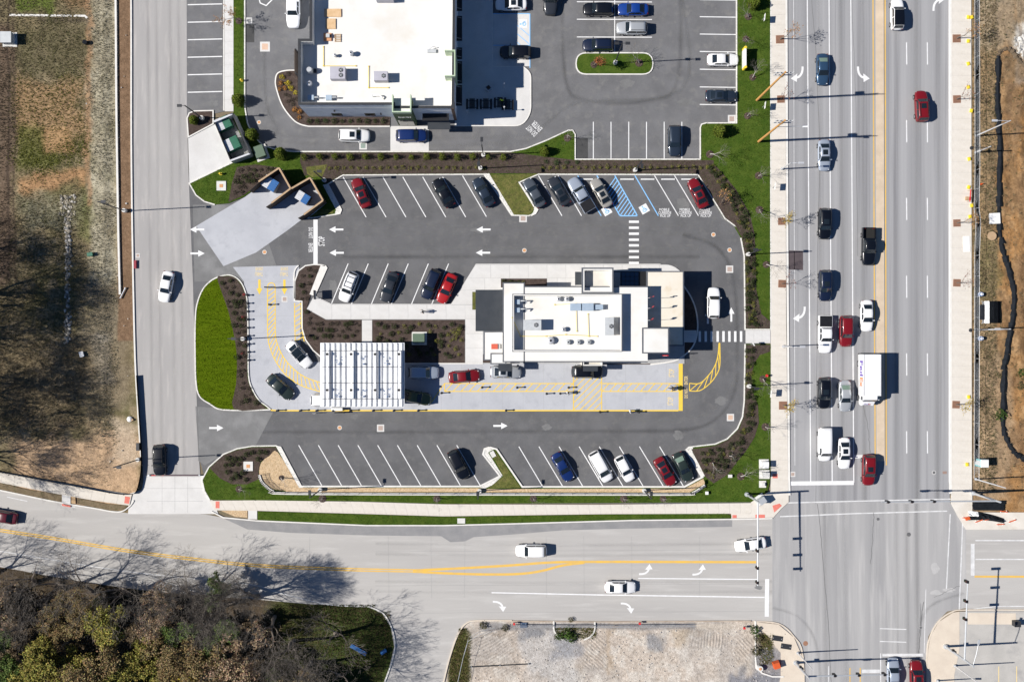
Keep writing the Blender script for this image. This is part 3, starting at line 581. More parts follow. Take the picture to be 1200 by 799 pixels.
# upper lot bays
for y in (-58, -37, -16, 5.5, 26, 46.5, 67, 87.5, 108): line(lot_nw, [(220, y + .5), (260.5, y - .5)], .15, M_WHITE, Z1, 'parking_line')
for y in (-38, -18, 2.5, 23, 43.7): line(lot_u, [(676, y), (764, y + .3)], .13, M_WHITE, Z1, 'parking_line')
line(lot_u, [(720.3, -60), (720.3, 62)], .13, M_WHITE, Z1 + .001, 'parking_line')
for y in (-41, -20, 0.3, 20.3, 40.6, 61, 81.8, 102.5, 123): line(lot_u, [(820, y - .3), (862, y + .3)], .13, M_WHITE, Z1, 'parking_line')
for x in (695.3, 716, 736.8, 757.6, 778.3, 799): line(lot_u, [(x, 143), (x, 186)], .13, M_WHITE, Z1, 'parking_line')
# accessible bays by the upper building
for y in (16.5, 53.5): line(lot_u, [(578, y), (621, y)], .12, M_BLUE, Z1 + .024, 'parking_line')
line(lot_u, [(621, 16.5), (621, 80)], .12, M_BLUE, Z1 + .024, 'parking_line')
for y in (36, 46, 56): line(lot_u, [(606, y - 6), (620, y + 6)], .1, M_BLUE, Z1 + .024, 'parking_line')
# lettering
def text(par, s, c, w, h, ang, m, z, bold=0.012, name='lettering'):
    cu = bpy.data.curves.new('lettering', 'FONT'); cu.body = s; cu.align_x = 'CENTER'; cu.align_y = 'CENTER'; cu.offset = bold; cu.resolution_u = 2
    t = bpy.data.objects.new('tmp', cu); COL.objects.link(t); bpy.context.view_layer.update()
    me = bpy.data.meshes.new_from_object(t.evaluated_get(bpy.context.evaluated_depsgraph_get())); bpy.data.objects.remove(t); bpy.data.curves.remove(cu)
    co = np.array([v.co[:] for v in me.vertices]); mn, mx = co.min(0), co.max(0); k = np.array([w, h]) / (mx - mn)[:2]
    for v in me.vertices: v.co = ((v.co.x - (mn[0] + mx[0]) / 2) * k[0], (v.co.y - (mn[1] + mx[1]) / 2) * k[1], 0)
    me.materials.clear(); me.materials.append(m); return link(name, me, par, W(c[0], c[1], z) if len(c) == 2 else c, math.radians(ang))
text(lot, 'STOP', (376.8, 282.7), 1.4, .95, 90, M_WHITE, Z1 + .003); 
text(lot, 'DO NOT', (364, 273), 1.6, .62, -90, M_WHITE, Z1 + .003); text(lot, 'ENTER', (364, 290.5), 1.35, .62, -90, M_WHITE, Z1 + .003)
for x in (779, 803, 826.5):
    for k, s in enumerate(('MOBILE', 'CURBSIDE', 'PICK UP')): text(lot, s, (x + .6 * k - .5, 245.8 + 3.6 * k), 1.5 + (.4 if k == 1 else 0), .40, 0, M_WHITE, Z1 + .003)
text(lot_u, 'ENTER', (629, 148.2), 1.65, .8, 135, M_WHITE, Z1 + .003); text(lot_u, 'DO NOT', (623, 153.5), 1.75, .8, 135, M_WHITE, Z1 + .003)
text(drive, 'STOP', (787, 437), 1.2, .85, 90, M_YELP, ZD); text(drive, 'STOP', (785.6, 470), 1.2, .85, 90, M_YELP, ZD)
text(lot, 'DO NOT', (804, 460.5), 1.45, .5, 90, M_YELP, Z1 + .004); text(lot, 'ENTER', (804, 445.5), 1.25, .5, 90, M_YELP, Z1 + .004)
for x in (303.5, 333): 
    text(drive, 'DRIVE', (x, 315), 1.05, .5, 180, M_YELP, ZD); text(drive, 'THRU', (x, 321), 1.15, .6, 180, M_YELP, ZD)
def access_symbol(par, x, y, ang, z):
    o = link('accessible_symbol', (lambda s: (s.sheet([(-.62, -.62), (.62, -.62), (.62, .62), (-.62, .62)], 0), s.mesh('accessible_symbol', [M_WHITE]))[1])(MB()), par, W(x, y, z), math.radians(ang))
    s = MB(); s.strip([(.24 * math.cos(a) - .05, .24 * math.sin(a) - .16) for a in [math.radians(d) for d in range(130, 400, 18)]], .12, .004); s.strip([(-.08, .25), (-.08, -.05), (.2, -.05), (.34, -.34)], .12, .004); s.strip([(-.08, .12), (.2, .12)], .1, .0045)
    s.sheet([(-.08 + .13 * math.cos(a), .4 + .13 * math.sin(a)) for a in [k * math.pi / 4 for k in range(8)]], .005); put('wheelchair_figure', s, M_BLUE, o)
access_symbol(lot, 711, 247, 30, Z1 + .003); access_symbol(lot, 755, 245, 30, Z1 + .003); access_symbol(lot_u, 613, 28, 90, Z1 + .026)
# yellow hatching in the drive-through
def hatch(par, A, B, n, m, z, w=.13, skew=1.0, ends=True):
    """two border lines and slanted bars between them (A, B plan paths)"""
    line(par, A, w, m, z, 'hatch_line'); line(par, B, w, m, z, 'hatch_line')
    def at(P, t):
        t = min(max(t, 0), 1); L = [0]
        for a, b in zip(P[:-1], P[1:]): L.append(L[-1] + math.dist(a, b))
        d = t * L[-1]
        for i in range(len(P) - 1):
            if d <= L[i + 1] + 1e-6:
                k = (d - L[i]) / max(1e-6, L[i + 1] - L[i]); return (P[i][0] + (P[i + 1][0] - P[i][0]) * k, P[i][1] + (P[i + 1][1] - P[i][1]) * k)
        return P[-1]
    for k in range(n):
        t = (k + .5) / n; line(par, [at(A, t - skew / n / 2), at(B, t + skew / n / 2)], w * .9, m, z + .001, 'hatch_line')
    if ends:
        for t in (0, 1): line(par, [at(A, t), at(B, t)], w, m, z + .002, 'hatch_line')
A = smooth([(313.5, 336), (313.5, 370), (314, 396), (318, 412), (326, 428), (338, 442), (354, 452), (376, 459)], 5)
B = smooth([(322.5, 336), (322.5, 370), (323, 394), (327, 408), (334, 421), (345, 433), (358, 442), (376, 448.5)], 5)
hatch(drive, A, B, 27, M_YEL, ZD, .13, -1.0, False)
line(drive, smooth([(313.5, 337), (314.5, 333), (318, 331.5), (321.5, 333), (322.5, 337)], 4), .13, M_YEL, ZD + .003, 'hatch_line')
hatch(drive, [(345.3, 355), (345.3, 375), (346, 400)], [(353, 355), (353, 380), (356.5, 400)], 8, M_YEL, ZD, .13, -.9, False)
hatch(drive, [(521, 458.5), (672, 458.5)], [(521, 449.3), (672, 449.3)], 16, M_YEL, ZD, .13, .9)
hatch(drive, [(705, 458.5), (795, 458.5)], [(705, 449.3), (795, 449.3)], 10, M_YEL, ZD, .13, .9)
for x in (672, 705): line(drive, [(x, 432), (x, 480)], .13, M_YEL, ZD + .003, 'hatch_line')
for k in range(11):
    c = 640 + 8 * k; p = [(x, y) for x, y in ((672, 480 - (672 - c)), (705, 480 - (705 - c)))]
    a, b = Vector(p[0]), Vector(p[1])
    if a.y > 480: a = Vector((c, 480))
    if b.y < 432: b = Vector((c + 48, 432))
    if a.x < b.x - 1 and a.y > 432: line(drive, [tuple(a), tuple(b)], .13, M_YEL, ZD + .001, 'hatch_line')
line(drive, [(797.6, 421), (797.6, 481.2)], .6, M_YEL, ZD + .004, 'stop_line')
line(drive, [(313, 476), (318, 480.5), (326, 481), (795, 481)], .2, M_YEL, ZD + .003, 'edge_line')
line(drive, [(505, 472), (521, 449)], .12, M_YEL, ZD, 'hatch_line')
C1 = smooth([(808, 449), (820, 449), (830, 440), (837, 430), (841, 418), (842.5, 402)], 5); C2 = smooth([(808, 458), (820, 457.5), (831, 450), (839, 440), (843.5, 428), (843.5, 402)], 5)
hatch(lot, C1, C2, 8, M_YEL, Z1, .13, -1.3)
# main road paint
for x0, x1 in ((946, 950), (971.5, 975.2), (997, 1000.5)): line(road_m, [(x0 - 1.5, -200), (x0, 0), (x1, 565)], .15, M_WHITE, .012, 'lane_line')
line(road_m, [(929.5, -200), (930, 0), (931.5, 545)], .08, M_WWORN, .012, 'lane_line')
for x0, x1 in ((1023, 1025.6), (1037.2, 1038.6)): line(road_m, [(x0, -200), (x0, 0), (x1, 545)], .17, M_YELO, .012, 'centre_line')
line(road_m, [(1030.3, -200), (1030.6, 0), (1032, 540)], 1.2, mat('tan_median_paint', (.52, .42, .31), (.60, .49, .37), .6, rough=.9, fine=.06), .009, 'median_strip')
line(road_m, [(1036, -200), (1036, 0), (1037.3, 540)], .07, M_LOT, .0105, 'median_seam')
for x in (1062.3, 1086.6):
    for k in range(-2, 6): line(road_m, [(x + .02 * k, 50 + 91 * k), (x + .3, 76 + 91 * k)], .15, M_WHITE, .012, 'lane_dash')
line(road_m, [(1112.2, -200), (1112.4, 565)], .12, M_WHITE, .012, 'lane_line')
line(road_m, [(925, 566.3), (1000.5, 565.5)], .6, M_WHITE, .013, 'stop_line'); line(road_m, [(1001, 535), (1023, 534)], .5, M_WWORN, .013, 'stop_line')
line(junction, [(921, 589), (1000, 587), (1114, 584.5)], .17, M_WWORN, .016, 'crosswalk_line'); line(junction, [(914, 605), (1000, 601.5), (1110, 598.5)], .17, M_WWORN, .016, 'crosswalk_line')
for x0, x1, y1 in ((1113.5, 1109, 690), (1128.5, 1124, 715)): line(junction, [(x0, 602), (x1, y1)], .17, M_WWORN, .016, 'crosswalk_line')
for y in (736, 751): line(junction, [(1031, y), (1062, y + 1)], .14, M_WWORN, .016, 'crosswalk_line')
line(junction, [(1032, 765), (1032, 900)], .14, M_WWORN, .016, 'lane_line'); line(junction, [(1085, 690), (1083, 765)], .1, M_WWORN, .016, 'lane_line')
line(junction, [(1010, 786), (1031, 786)], .5, M_WWORN, .016, 'stop_line'); line(junction, [(1034, 767), (1082, 767)], .4, M_WWORN, .016, 'stop_line')
for x in (996, 1008): line(junction, [(x, 782), (x, 900)], .15, M_YELO, .016, 'centre_line')
line(junction, [(971, 780), (970, 900)], .12, M_WWORN, .016, 'lane_line')
for y, x0 in ((633, 1143), (655, 1143)): line(road_e, [(x0, y), (1500, y)], .17, M_WWORN, .010, 'lane_line')
line(road_e, [(1142, 675.2), (1500, 676)], .3, M_YELO, .010, 'centre_line'); line(road_e, smooth([(1137, 714), (1160, 711), (1200, 710), (1500, 710)], 4), .12, M_WWORN, .010, 'lane_line')
line(road_e, [(1139.8, 637), (1139.8, 674)], .55, M_WWORN, .012, 'stop_line')
# south road paint
cl = smooth([(-300, 583), (-100, 606), (0, 621), (60, 630), (150, 645), (230, 655), (300, 662), (400, 666.5), (484, 668.3)], 5)
line(road_s, [(x, y - 1.1) for x, y in cl], .19, M_YELO, .006, 'centre_line'); line(road_s, [(x, y + 1.4) for x, y in cl], .19, M_YELO, .006, 'centre_line')
line(road_s, smooth([(484, 668), (540, 665.5), (600, 662), (640, 659), (690, 658), (886, 658.3)], 5), .36, M_YELO, .007, 'centre_line'); line(road_s, smooth([(484, 669.3), (530, 671.7), (575, 672.7), (610, 672), (635, 668.5), (660, 662), (685, 659)], 5), .36, M_YELO, .006, 'centre_line')
line(road_s, smooth([(-300, 613), (-100, 632), (0, 645.5), (100, 662), (180, 673), (290, 684), (330, 695), (380, 707), (410, 710), (435, 710.5)], 5), .14, M_WWORN, .006, 'edge_line')
line(road_s, [(576, 694), (700, 696.6), (896, 699.5)], .17, M_WHITE, .006, 'lane_line'); line(road_s, [(748, 677.3), (888, 678.5)], .15, M_WHITE, .006, 'lane_line'); line(road_s, [(899, 678), (898.5, 722)], .6, M_WHITE, .006, 'stop_line')
line(road_s, [(8, 582), (32, 587)], .12, M_WWORN, .006, 'edge_line'); line(road_s, [(72, 591.5), (88, 594)], .15, M_WWORN, .006, 'edge_line')
def turn_mesh(flip):
    s = MB(); pts = [(-1.0, -.55), (-.5, -.52), (-.05, -.38), (.28, -.1), (.42, .2)]; s.strip(smooth([(p[0], p[1] * flip) for p in pts], 4), .27, 0)
    s.sheet([(-.12, .12 * flip), (.98, .18 * flip), (.52, .95 * flip)], .0005); return s.mesh('turn_arrow', [M_WHITE])
TU = turn_mesh(1); TD = turn_mesh(-1)
for x, y, t in ((757, 668, TU), (819.5, 668.5, TU), (585.5, 709, TD), (735.5, 711, TD)): link('turn_arrow', t, road_s, W(x, y, .008), 0)
for x, y, t, a in ((935.5, 87.5, TD, -90), (1010.5, 87.5, TU, -90), (938, 368.5, TD, -90)): link('turn_arrow', t, road_m, W(x, y, .014), math.radians(a), scale=1.15)
link('turn_arrow', TU, road_m, W(1100, 4, .014), math.radians(90), scale=1.1) if False else link('turn_arrow', TD, road_m, W(1099, 4, .014), math.radians(90), scale=1.15)
poly(road_m, [(1096, 0), (1097, 0), (1097, 11), (1096, 11)], M_WWORN, .012, 'lane_line') if False else None
poly(apron, [(177, 566), (178, 560), (184, 556), (183, 561)], M_WWORN, .02, 'worn_marking') if False else None
# seams, cracks and tyre wear lines
M_SEAM = mat('dark_seam', g3(.12), g3(.16), 1, rough=.95); M_SEAML = mat('faint_seam', g3(.26), g3(.30), 1, rough=.95)
def crack(par, pts, w, z, m=None, jit=.8):
    q = []
    for a, b in zip(pts[:-1], pts[1:]):
        for k in range(10): t = k / 10; q.append((a[0] + (b[0] - a[0]) * t + R.uniform(-jit, jit), a[1] + (b[1] - a[1]) * t + R.uniform(-jit, jit)))
    q.append(pts[-1]); line(par, q, w, m or M_SEAM, z, 'crack_seal')
crack(road_m, [(951, 0), (956, 60), (961, 180), (958, 300), (956, 590)], .05, .0125, None, .3); crack(junction, [(958, 590), (964, 650), (970, 720), (974, 799)], .07, .0165, None, .4)
crack(road_m, [(998, 0), (1003, 120), (1005, 300)], .04, .0125, None, .4); crack(road_m, [(1010, 470), (1017, 500), (1020, 530)], .06, .0125, None, .8)
crack(junction, [(1024, 600), (1023, 630), (1020, 660)], .06, .0165, None, .7); crack(junction, [(1082, 705), (1078, 740), (1077, 765)], .1, .0165, None, .6); crack(junction, [(1094, 700), (1110, 692), (1125, 686)], .05, .0165)
for x in (363, 455, 505, 545, 640, 684, 740, 820): crack(road_s, [(x, 628), (x + R.uniform(-1, 1), 700)], .03, .0058, M_SEAML, .15)
for y in (645, 685, 717): crack(road_s, [(440, y + 1), (620, y), (900, y - 1)], .03, .0056, M_SEAML, .25)
line(road_w, [(229.5, 400), (231, 470), (233, 540)], .09, M_SEAM, .02, 'crack_seal')
crack(road_w, [(165, 420), (190, 421)], .03, .0065, M_SEAML)
crack(apron, [(176, 558), (234, 558)], .06, .018, M_SEAM, .1)
for y in (572, 587): line(apron, [(172, y), (238, y)], .03, M_SEAML, .018, 'expansion_joint')
for x in (190, 205, 220): line(apron, [(x, 558), (x, 600)], .03, M_SEAML, .018, 'expansion_joint')
for x in range(325, 800, 24): 
    line(drive, [(x, 426), (x, 481)], .02, mat('pale_joint', g3(.30), g3(.33), 2, rough=.95), .0235, 'expansion_joint')
for y in (330, 350, 370, 390, 410): line(drive, [(292, y), (344, y)], .02, MATS['pale_joint'], .0235, 'expansion_joint')
def wear(par, pts, m, z, w=.7, sm=0):
    for i, k in enumerate((1.0, .6, .3)): line(par, [(x + R.uniform(-.3, .3), y + R.uniform(-.3, .3)) for x, y in (smooth(pts, 5) if sm else pts)], w * k, m, z + i * .0003, 'tyre_track')
for x0, x1, m in ((960, 963, M_WEARM), (985, 988, M_WEARM), (1011, 1013, M_WEARM), (1050, 1050, M_WEARM), (1074, 1075, M_WEARM), (1099, 1099, M_WEARM)):
    wear(road_m, [(x0, -150), (x0, 0), ((x0 + x1) / 2, 300), (x1, 588)], m, .0106, 1.1)
for x in (966, 990, 1050, 1062, 1074): wear(junction, [(x, 590), (x + 1, 700), (x + 2, 799), (x + 2, 900)], M_WEARM if x > 1045 or x < 980 else M_WEARP, .0144, .9)
wear(junction, [(905, 712), (935, 722), (955, 750), (962, 799)], M_WEARM, .0147, .6, 1); wear(junction, [(1078, 799), (1076, 745), (1090, 710), (1130, 695)], M_WEARM, .0149, .6, 1)
for y in (639, 651, 683, 695): wear(road_s, [(440, y - 2), (650, y), (905, y - 2)], M_WEARS, .0045, .6)
for y in (264, 274, 291, 301): wear(lot, [(400, y), (600, y + R.uniform(-1, 1)), (820, y)], M_WEARL if y < 295 else M_WEARD, .0148, .8)
for y in (493, 506): wear(lot, [(240, y), (500, y), (700, y - 1), (800, y - 2), (840, y - 16), (860, y - 45), (864, 420), (860, 330), (840, 290), (800, 275)], M_WEARL if y < 500 else M_WEARD, .0152, .8, 1)
for x in (176, 186, 202, 212): wear(road_w, [(x - 4, -100), (x - 2, 100), (x, 300), (x + 4, 556)], M_WEARS, .0055, .7)
for y in (160, 168): wear(lot_u, [(310, 60), (312, 120), (325, 148), (350, y), (600, y), (640, 145), (680, 120), (800, 105), (800, 0)], M_WEARL, .0148, .7, 1)
wear(lot_u, [(660, -60), (662, 90), (690, 118), (760, 118), (795, 90), (796, -60)], M_WEARD, .0152, .8, 1)
# drains and covers
def cover(par, x, y, z, r=.38, m=M_CLAY, ring=M_CRETE):
    s = MB(); s.tube((0, 0, 0), (0, 0, .006), r, r, 14); o = put('manhole_ring', s, ring, par, loc=W(x, y, z)); s = MB(); s.tube((0, 0, .006), (0, 0, .012), r * .72, r * .72, 14); put('manhole_cover', s, m, o)
def drain(par, x, y, z, w=8, g=M_RUST, border=M_CON, d=None):
    k = w / PPM; d = (d or w) / PPM; s = MB(); s.box((0, 0, .004), (k, d, .008)); o = put('drain_frame', s, border, par, loc=W(x, y, z)); s = MB(); n = 6
    for i in range(n): s.box((0, (i - (n - 1) / 2) * d * .62 / n, .012), (k * .62, d * .62 / n * .6, .012))
    put('drain_grate', s, g, o)
for x, y in ((303, 384 / 1), ): pass
for x, y in ((310, 295.5), (614.5, 293.5), (855, 293), (836, 275), (398, 501)): cover(lot, x, y, Z1, .33, M_CLAY)
cover(lot_u, 303.5, 143.5, Z1, .3, M_CLAY); cover(junction, 1065, 626, .016, .3, M_LOT, M_LOT); cover(road_m, 1094.5, 553.5, .013, .3, M_LOT, M_CON); cover(junction, 1095 - 16, 735, .016, .25, M_LOT, M_RD_X)
cover(junction, 1029, 608, .016, .22, M_LOT, M_LOT); cover(junction, 944, 753.5, .016, .36, M_RUST, M_RUST)
drain(lot, 613, 256, Z1, 9); drain(lot, 855, 315.5, Z1, 8.5); drain(lot, 446, 501.5, Z1, 8.5, M_RUST); drain(lot, 856, 489, Z1, 8.5, M_CLAY)
drain(drive, 333.5, 350.5, ZD, 7, M_RUST); drain(lot_u, 310.5, 55, Z1, 11.5, M_CLAY); drain(lot_u, 425.5, 171, Z1, 9, M_DGREEN); drain(lot_u, 857.5, 139.5, Z1, 9); drain(lot_u, 292, 24.5, Z1, 7, M_LOT)
drain(road_m, 929, 555.5, .013, 6, M_RUST); drain(road_m, 1107, 553.5, .013, 8, M_RUST, M_RD_M, 5); drain(road_w, 161.5, 299.5, .013, 5, M_RUST)
s = MB(); s.strip(G([(303, -3), (305, 4), (312, 7), (319, 0), (319, -6)]), .16, Z1 + .004); put('diamond_marking', s, M_WHITE, lot_u)
s = MB(); s.strip(G([(297, -6), (304.5, -1), (304.7, 3)]), .1, Z1 + .006); 
for x, y, w in ((259.5, 218, 11), (291, 546, 11)):
    s = MB(); s.box((0, 0, .06), (w / 8, w / 8, .12)); o = put('access_cover', s, M_CRETE, None, loc=W(x, y, .13)); tag(o, 'square pale concrete slab with terracotta lid ' + ('in the mown corner lawn' if x < 270 else 'in the mulch corner bed'), 'access cover', 'concrete access covers')
    s = MB(); s.box((0, 0, .13), (.5, .5, .03)); put('lid', s, M_CLAY, o)
for x, y, w, d in ((540.5, 610, 9, 6), ):
    s = MB(); s.box((0, 0, .03), (w / 8, d / 8, .06)); tag(put('utility_cover', s, M_CRETE, None, loc=W(x, y, .12)), 'pale utility cover lying in the grass verge', 'cover')
# ------------------------------------------------------------------ buildings
def pl(x0, y0, x1, y1, h):
    a, b = W2((x0, y0), h), W2((x1, y1), h); return [(a[0], b[1]), (b[0], b[1]), (b[0], a[1]), (a[0], a[1])]
def blk(par, name, x0, y0, x1, y1, h, z0, m, dz=None):
    """box whose top, seen at height h, spans the given plan rectangle"""
    mb = MB(); mb.prism(pl(x0, y0, x1, y1, h), z0, h, z0 > .2); return put(name, mb, m, par)
def rim(par, name, x0, y0, x1, y1, h, z0, m, t=.25):
    q = pl(x0, y0, x1, y1, h); (ax, ay), (bx, by) = q[0], q[2]; mb = MB()
    mb.boxz(ax, ay, ax + t, by, z0, h); mb.boxz(bx - t, ay, bx, by, z0, h); mb.boxz(ax + t, ay, bx - t, ay + t, z0, h - .003); mb.boxz(ax + t, by - t, bx - t, by, z0, h - .003); return put(name, mb, m, par)
def rtu(label, x, y, z, sx, sy, sz, fans=1, m=None, group='roof air units'):
    t = thing('roof_air_unit', label, 'air conditioner', W(x, y, z), 0, group)
    s = MB(); s.box((0, 0, sz / 2 + .12), (sx, sy, sz)); c = put('cabinet', s, m or M_HVAC, t)
    s = MB(); s.box((0, 0, .06), (sx * .92, sy * .92, .12)); put('roof_curb', s, M_GALV, t)
    for k in range(fans):
        fx = sx * .22; fy = (k - (fans - 1) / 2) * sy * .42; s = MB(); s.tube((fx, fy, sz + .12), (fx, fy, sz + .17), .30, .30, 14); f = put('fan', s, M_BLACK, t)
        s = MB(); [s.box((fx, fy, sz + .178), (.56, .05, .012), a) for a in (0, 1.05, 2.09)]; put('fan_blade', s, M_GALV, f)
    s = MB(); [s.box((-sx * .2, sy / 2 + .01, .3 + .12 * i), (sx * .4, .02, .05)) for i in range(4)]; put('louvre', s, M_GALV, t); return t
def vent(label, x, y, z, r, h, group='round roof vents', m=None):
    t = thing('roof_vent', label, 'vent', W(x, y, z), 0, group); s = MB(); s.tube((0, 0, 0), (0, 0, h), r * .8, r * .8, 12); put('stack', s, m or M_GALV, t)
    s = MB(); s.tube((0, 0, h), (0, 0, h + .16), r, r * .9, 14); s.dome((0, 0, h + .16), r * .9, r * .3, 14, 3); put('cap', s, m or M_ALU, t); s = MB(); s.tube((0, 0, h + .16 + r * .3), (0, 0, h + .2 + r * .3), r * .3, r * .3, 8); put('knob', s, M_WALLD, t); return t
def pipe(label, pts, z, r=.05, m=None):
    s = MB(); s.path([W(x, y, z + .12) for x, y in pts], r); t = thing('roof_pipe', label, 'pipe'); put('run', s, m or M_YPAINT, t); s = MB(); [s.box(W(x, y, z + .05), (.2, .2, .1)) for x, y in pts]; put('support_block', s, M_YELP, t)

# --- restaurant in the middle of the parking lot
rb = thing('restaurant_building', 'white flat roofed restaurant with screened roof deck in the middle of the parking lot', 'building', W(680, 380, 0))
rb.location = (0, 0, 0)
MAIN, LOW, SCR, SB, TW = 6.4, 4.4, 7.6, 6.8, 7.2
for nm, x0, y0, x1, y1, h in (('wall', 590.3, 332.3, 613.5, 423, MAIN), ('wall', 613.5, 336.7, 759, 423, MAIN), ('wall', 759, 319, 800, 404, LOW), ('wall', 754, 385.3, 782.6, 412.7, SB), ('wall', 568, 389.5, 590.3, 421, LOW), ('wall', 576, 415, 592, 425.3, LOW + .25)):
    q = pl(x0, y0, x1, y1, h); mb = MB(); mb.prism(q, 0, h - .12); o = put(nm, mb, M_WALLC if h > 5 else M_WALLG, rb)
    mb = MB(); i = .0; mb.prism([(p[0], p[1]) for p in q], h - .12, h - .02 if False else h); put('roof', mb, M_ROOFS if x0 == 759 else M_ROOF, rb)
    mb = MB(); (ax, ay), (bx, by) = q[0], q[2]
    if h < SB or True:
        t = .17; mb.boxz(ax - t, ay - t, bx + t, ay - .002, h - .45, h + .03); mb.boxz(ax - t, by + .002, bx + t, by + t, h - .45, h + .03); mb.boxz(ax - t, ay - .002, ax - .002, by + .002, h - .45, h + .028); mb.boxz(bx + .002, ay - .002, bx + t, by + .002, h - .45, h + .028)
        if x0 not in (613.5,): put('coping', mb, M_COPE, rb)
rim(rb, 'screen_wall', 601, 345, 728.5, 411.5, SCR, MAIN + .002, M_ROOF, .16)
q = pl(600.7, 344.7, 728.8, 411.8, SCR); mb = MB(); mb.strip(q, .1, SCR - .05, SCR + .03, True); put('screen_coping', mb, M_COPE, rb)
blk(rb, 'tower', 683.5, 315.3, 717, 342, TW - 1.2, 0, M_WALLC); rim(rb, 'parapet', 683, 315, 717.5, 342.3, TW, TW - 1.2 + .003, M_ROOF, .22)
mb = MB(); mb.strip(pl(682.4, 314.4, 718.2, 342.9, TW), .2, TW - .4, TW + .03, True); put('coping', mb, M_COPE, rb)
a, b = W2((613.5, 336.7), MAIN), W2((759, 423), MAIN)
for yy, s_ in ((a[1] + .085, 0), (b[1] - .085, 0)): mb = MB(); mb.boxz(a[0], yy - .083, b[0], yy + .083, MAIN - .45, MAIN + .03); put('coping', mb, M_COPE, rb)
# glazed entrance roof
mb = MB(); mb.prism(pl(717.5, 318, 758, 337, 3.4), 3.1, 3.4, True); ent = put('entrance_roof', mb, M_BLACK, rb)
for i in range(4):
    for j in range(3):
        q = pl(728.4 + i * 5.1, 319 + j * 5.4, 732.9 + i * 5.1, 323.8 + j * 5.4, 3.43); mb = MB(); mb.prism(q, 3.402, 3.43); put('pane', mb, mat('entrance_glass', (.03, .06, .11), rough=.08, spec=.9), ent)
blk(rb, 'entrance_slab', 718, 319, 727, 336, 3.45, 3.402, M_WALLG)
# standing seam roof over the west side
mb = MB(); mb.prism(pl(557.3, 339.6, 588.8, 388, 3.4), 3.2, 3.4, True); aw = put('porch_roof', mb, M_DMET, rb)
for k in range(13):
    q = pl(557.6, 340 + k * 3.7, 588.4, 343.2 + k * 3.7, 3.44); mb = MB(); mb.prism(q, 3.402, 3.43); put('roof_panel', mb, M_DMET, aw)
for x, y in ((558.5, 341), (558.5, 386.5)):
    mb = MB(); p = W(x, y, 3.2); mb.tube((p.x + .1, p.y, 0), (p.x + .1, p.y, 3.2), .08); put('post', mb, M_WALLD, aw)
# order windows and little awnings
for x0, y0, x1, y1, h in ((683, 417, 706, 428.5, 5.6),):
    blk(rb, 'window_bay', x0, y0, x1, y1, h - .7, 0, M_WALLC); rim(rb, 'bay_parapet', x0, y0, x1, y1, h, h - .7 + .003, M_ROOF, .16); mb = MB(); mb.strip(pl(x0 - .4, y0 - .4, x1 + .4, y1 + .4, h), .1, h - .3, h + .03, True); put('coping', mb, M_WALLD, rb)
blk(rb, 'awning', 584, 426, 600, 435, 3.6, 3.42, M_DMET); blk(rb, 'awning', 683.3, 429, 700.5, 435, 3.6, 3.42, M_DMET); blk(rb, 'awning', 598, 415.8, 609, 425.5, 3.6, 3.42, M_DMET)
blk(rb, 'roof_hatch', 640.9 + 33, 318.5, 641 + 41, 334, 3.0, 2.8, M_DMET)
def wins(par, p, d, n, w, h, z, m=M_GLASS):
    """row of framed windows on a wall: start point, direction and outward normal in plan"""
    d = Vector(d).normalized(); nn = Vector((d.y, -d.x)); L = Vector(p)
    for k in range(n):
        c = L + d * (k * (w + .5)); mb = MB(); a = math.atan2(d.y, d.x); mb.box((c.x + nn.x * .02, c.y + nn.y * .02, z), (w + .14, .08, h + .14), a); f = put('window', mb, M_WALLD, par); mb = MB(); mb.box((c.x + nn.x * .05, c.y + nn.y * .05, z), (w, .04, h), a); put('pane', mb, m, f)
wins(rb, W2((760, 423), MAIN), (-1, 0), 0, 1.4, 1.4, 1.6); sx = W2((610, 423), MAIN)
wins(rb, (sx[0], sx[1]), (1, 0), 4, 1.5, 1.3, 1.7); sx = W2((800, 330), LOW); wins(rb, (sx[0], sx[1]), (0, -1), 0, 1, 1, 1)
ex = W2((800, 330), LOW); wins(rb, (ex[0], ex[1] - 7.2), (0, 1), 4, 1.4, 1.8, 1.6); nx = W2((650, 336.7), MAIN); wins(rb, (nx[0], nx[1]), (-1, 0), 3, 1.3, 1.5, 1.6); wx = W2((590.3, 345), MAIN); wins(rb, (wx[0], wx[1] - 4), (0, -1), 2, 1.4, 1.9, 1.6)
# emblem and corner sign
mb = MB(); p = W(779.5, 416.5, 4.2); mb.box((p.x, p.y, p.z), (.8, .12, .8)); sg = put('corner_sign', mb, M_RED, rb); mb = MB(); mb.box((p.x, p.y - .07, p.z), (.5, .03, .3)); put('sign_face', mb, M_WPAINT, sg)
for i, (x, y) in enumerate(((760.5, 349.5), (760, 361.5), (760, 375.5))):
    f = thing('roof_flag', 'small red flag on a short staff at the roof step of the restaurant', 'flag', W(758, y, MAIN), 0, 'red roof flags')
    s = MB(); s.tube((0, 0, 0), (.25, 0, 1.6), .03, .025, 6); put('staff', s, M_ALU, f)
    s = MB(); pts = [(.0 + .12 * k, .10 * math.sin(k * 1.3 + i) * (k / 5) + .05 * k) for k in range(6)]
    for a, b in zip(pts[:-1], pts[1:]): s.add([(a[0] + .15, a[1], 1.0), (b[0] + .15, b[1], .98), (b[0] + .25, b[1], 1.5), (a[0] + .25, a[1], 1.55)], [(0, 1, 2, 3), (3, 2, 1, 0)])
    put('cloth', s, M_RED, f)
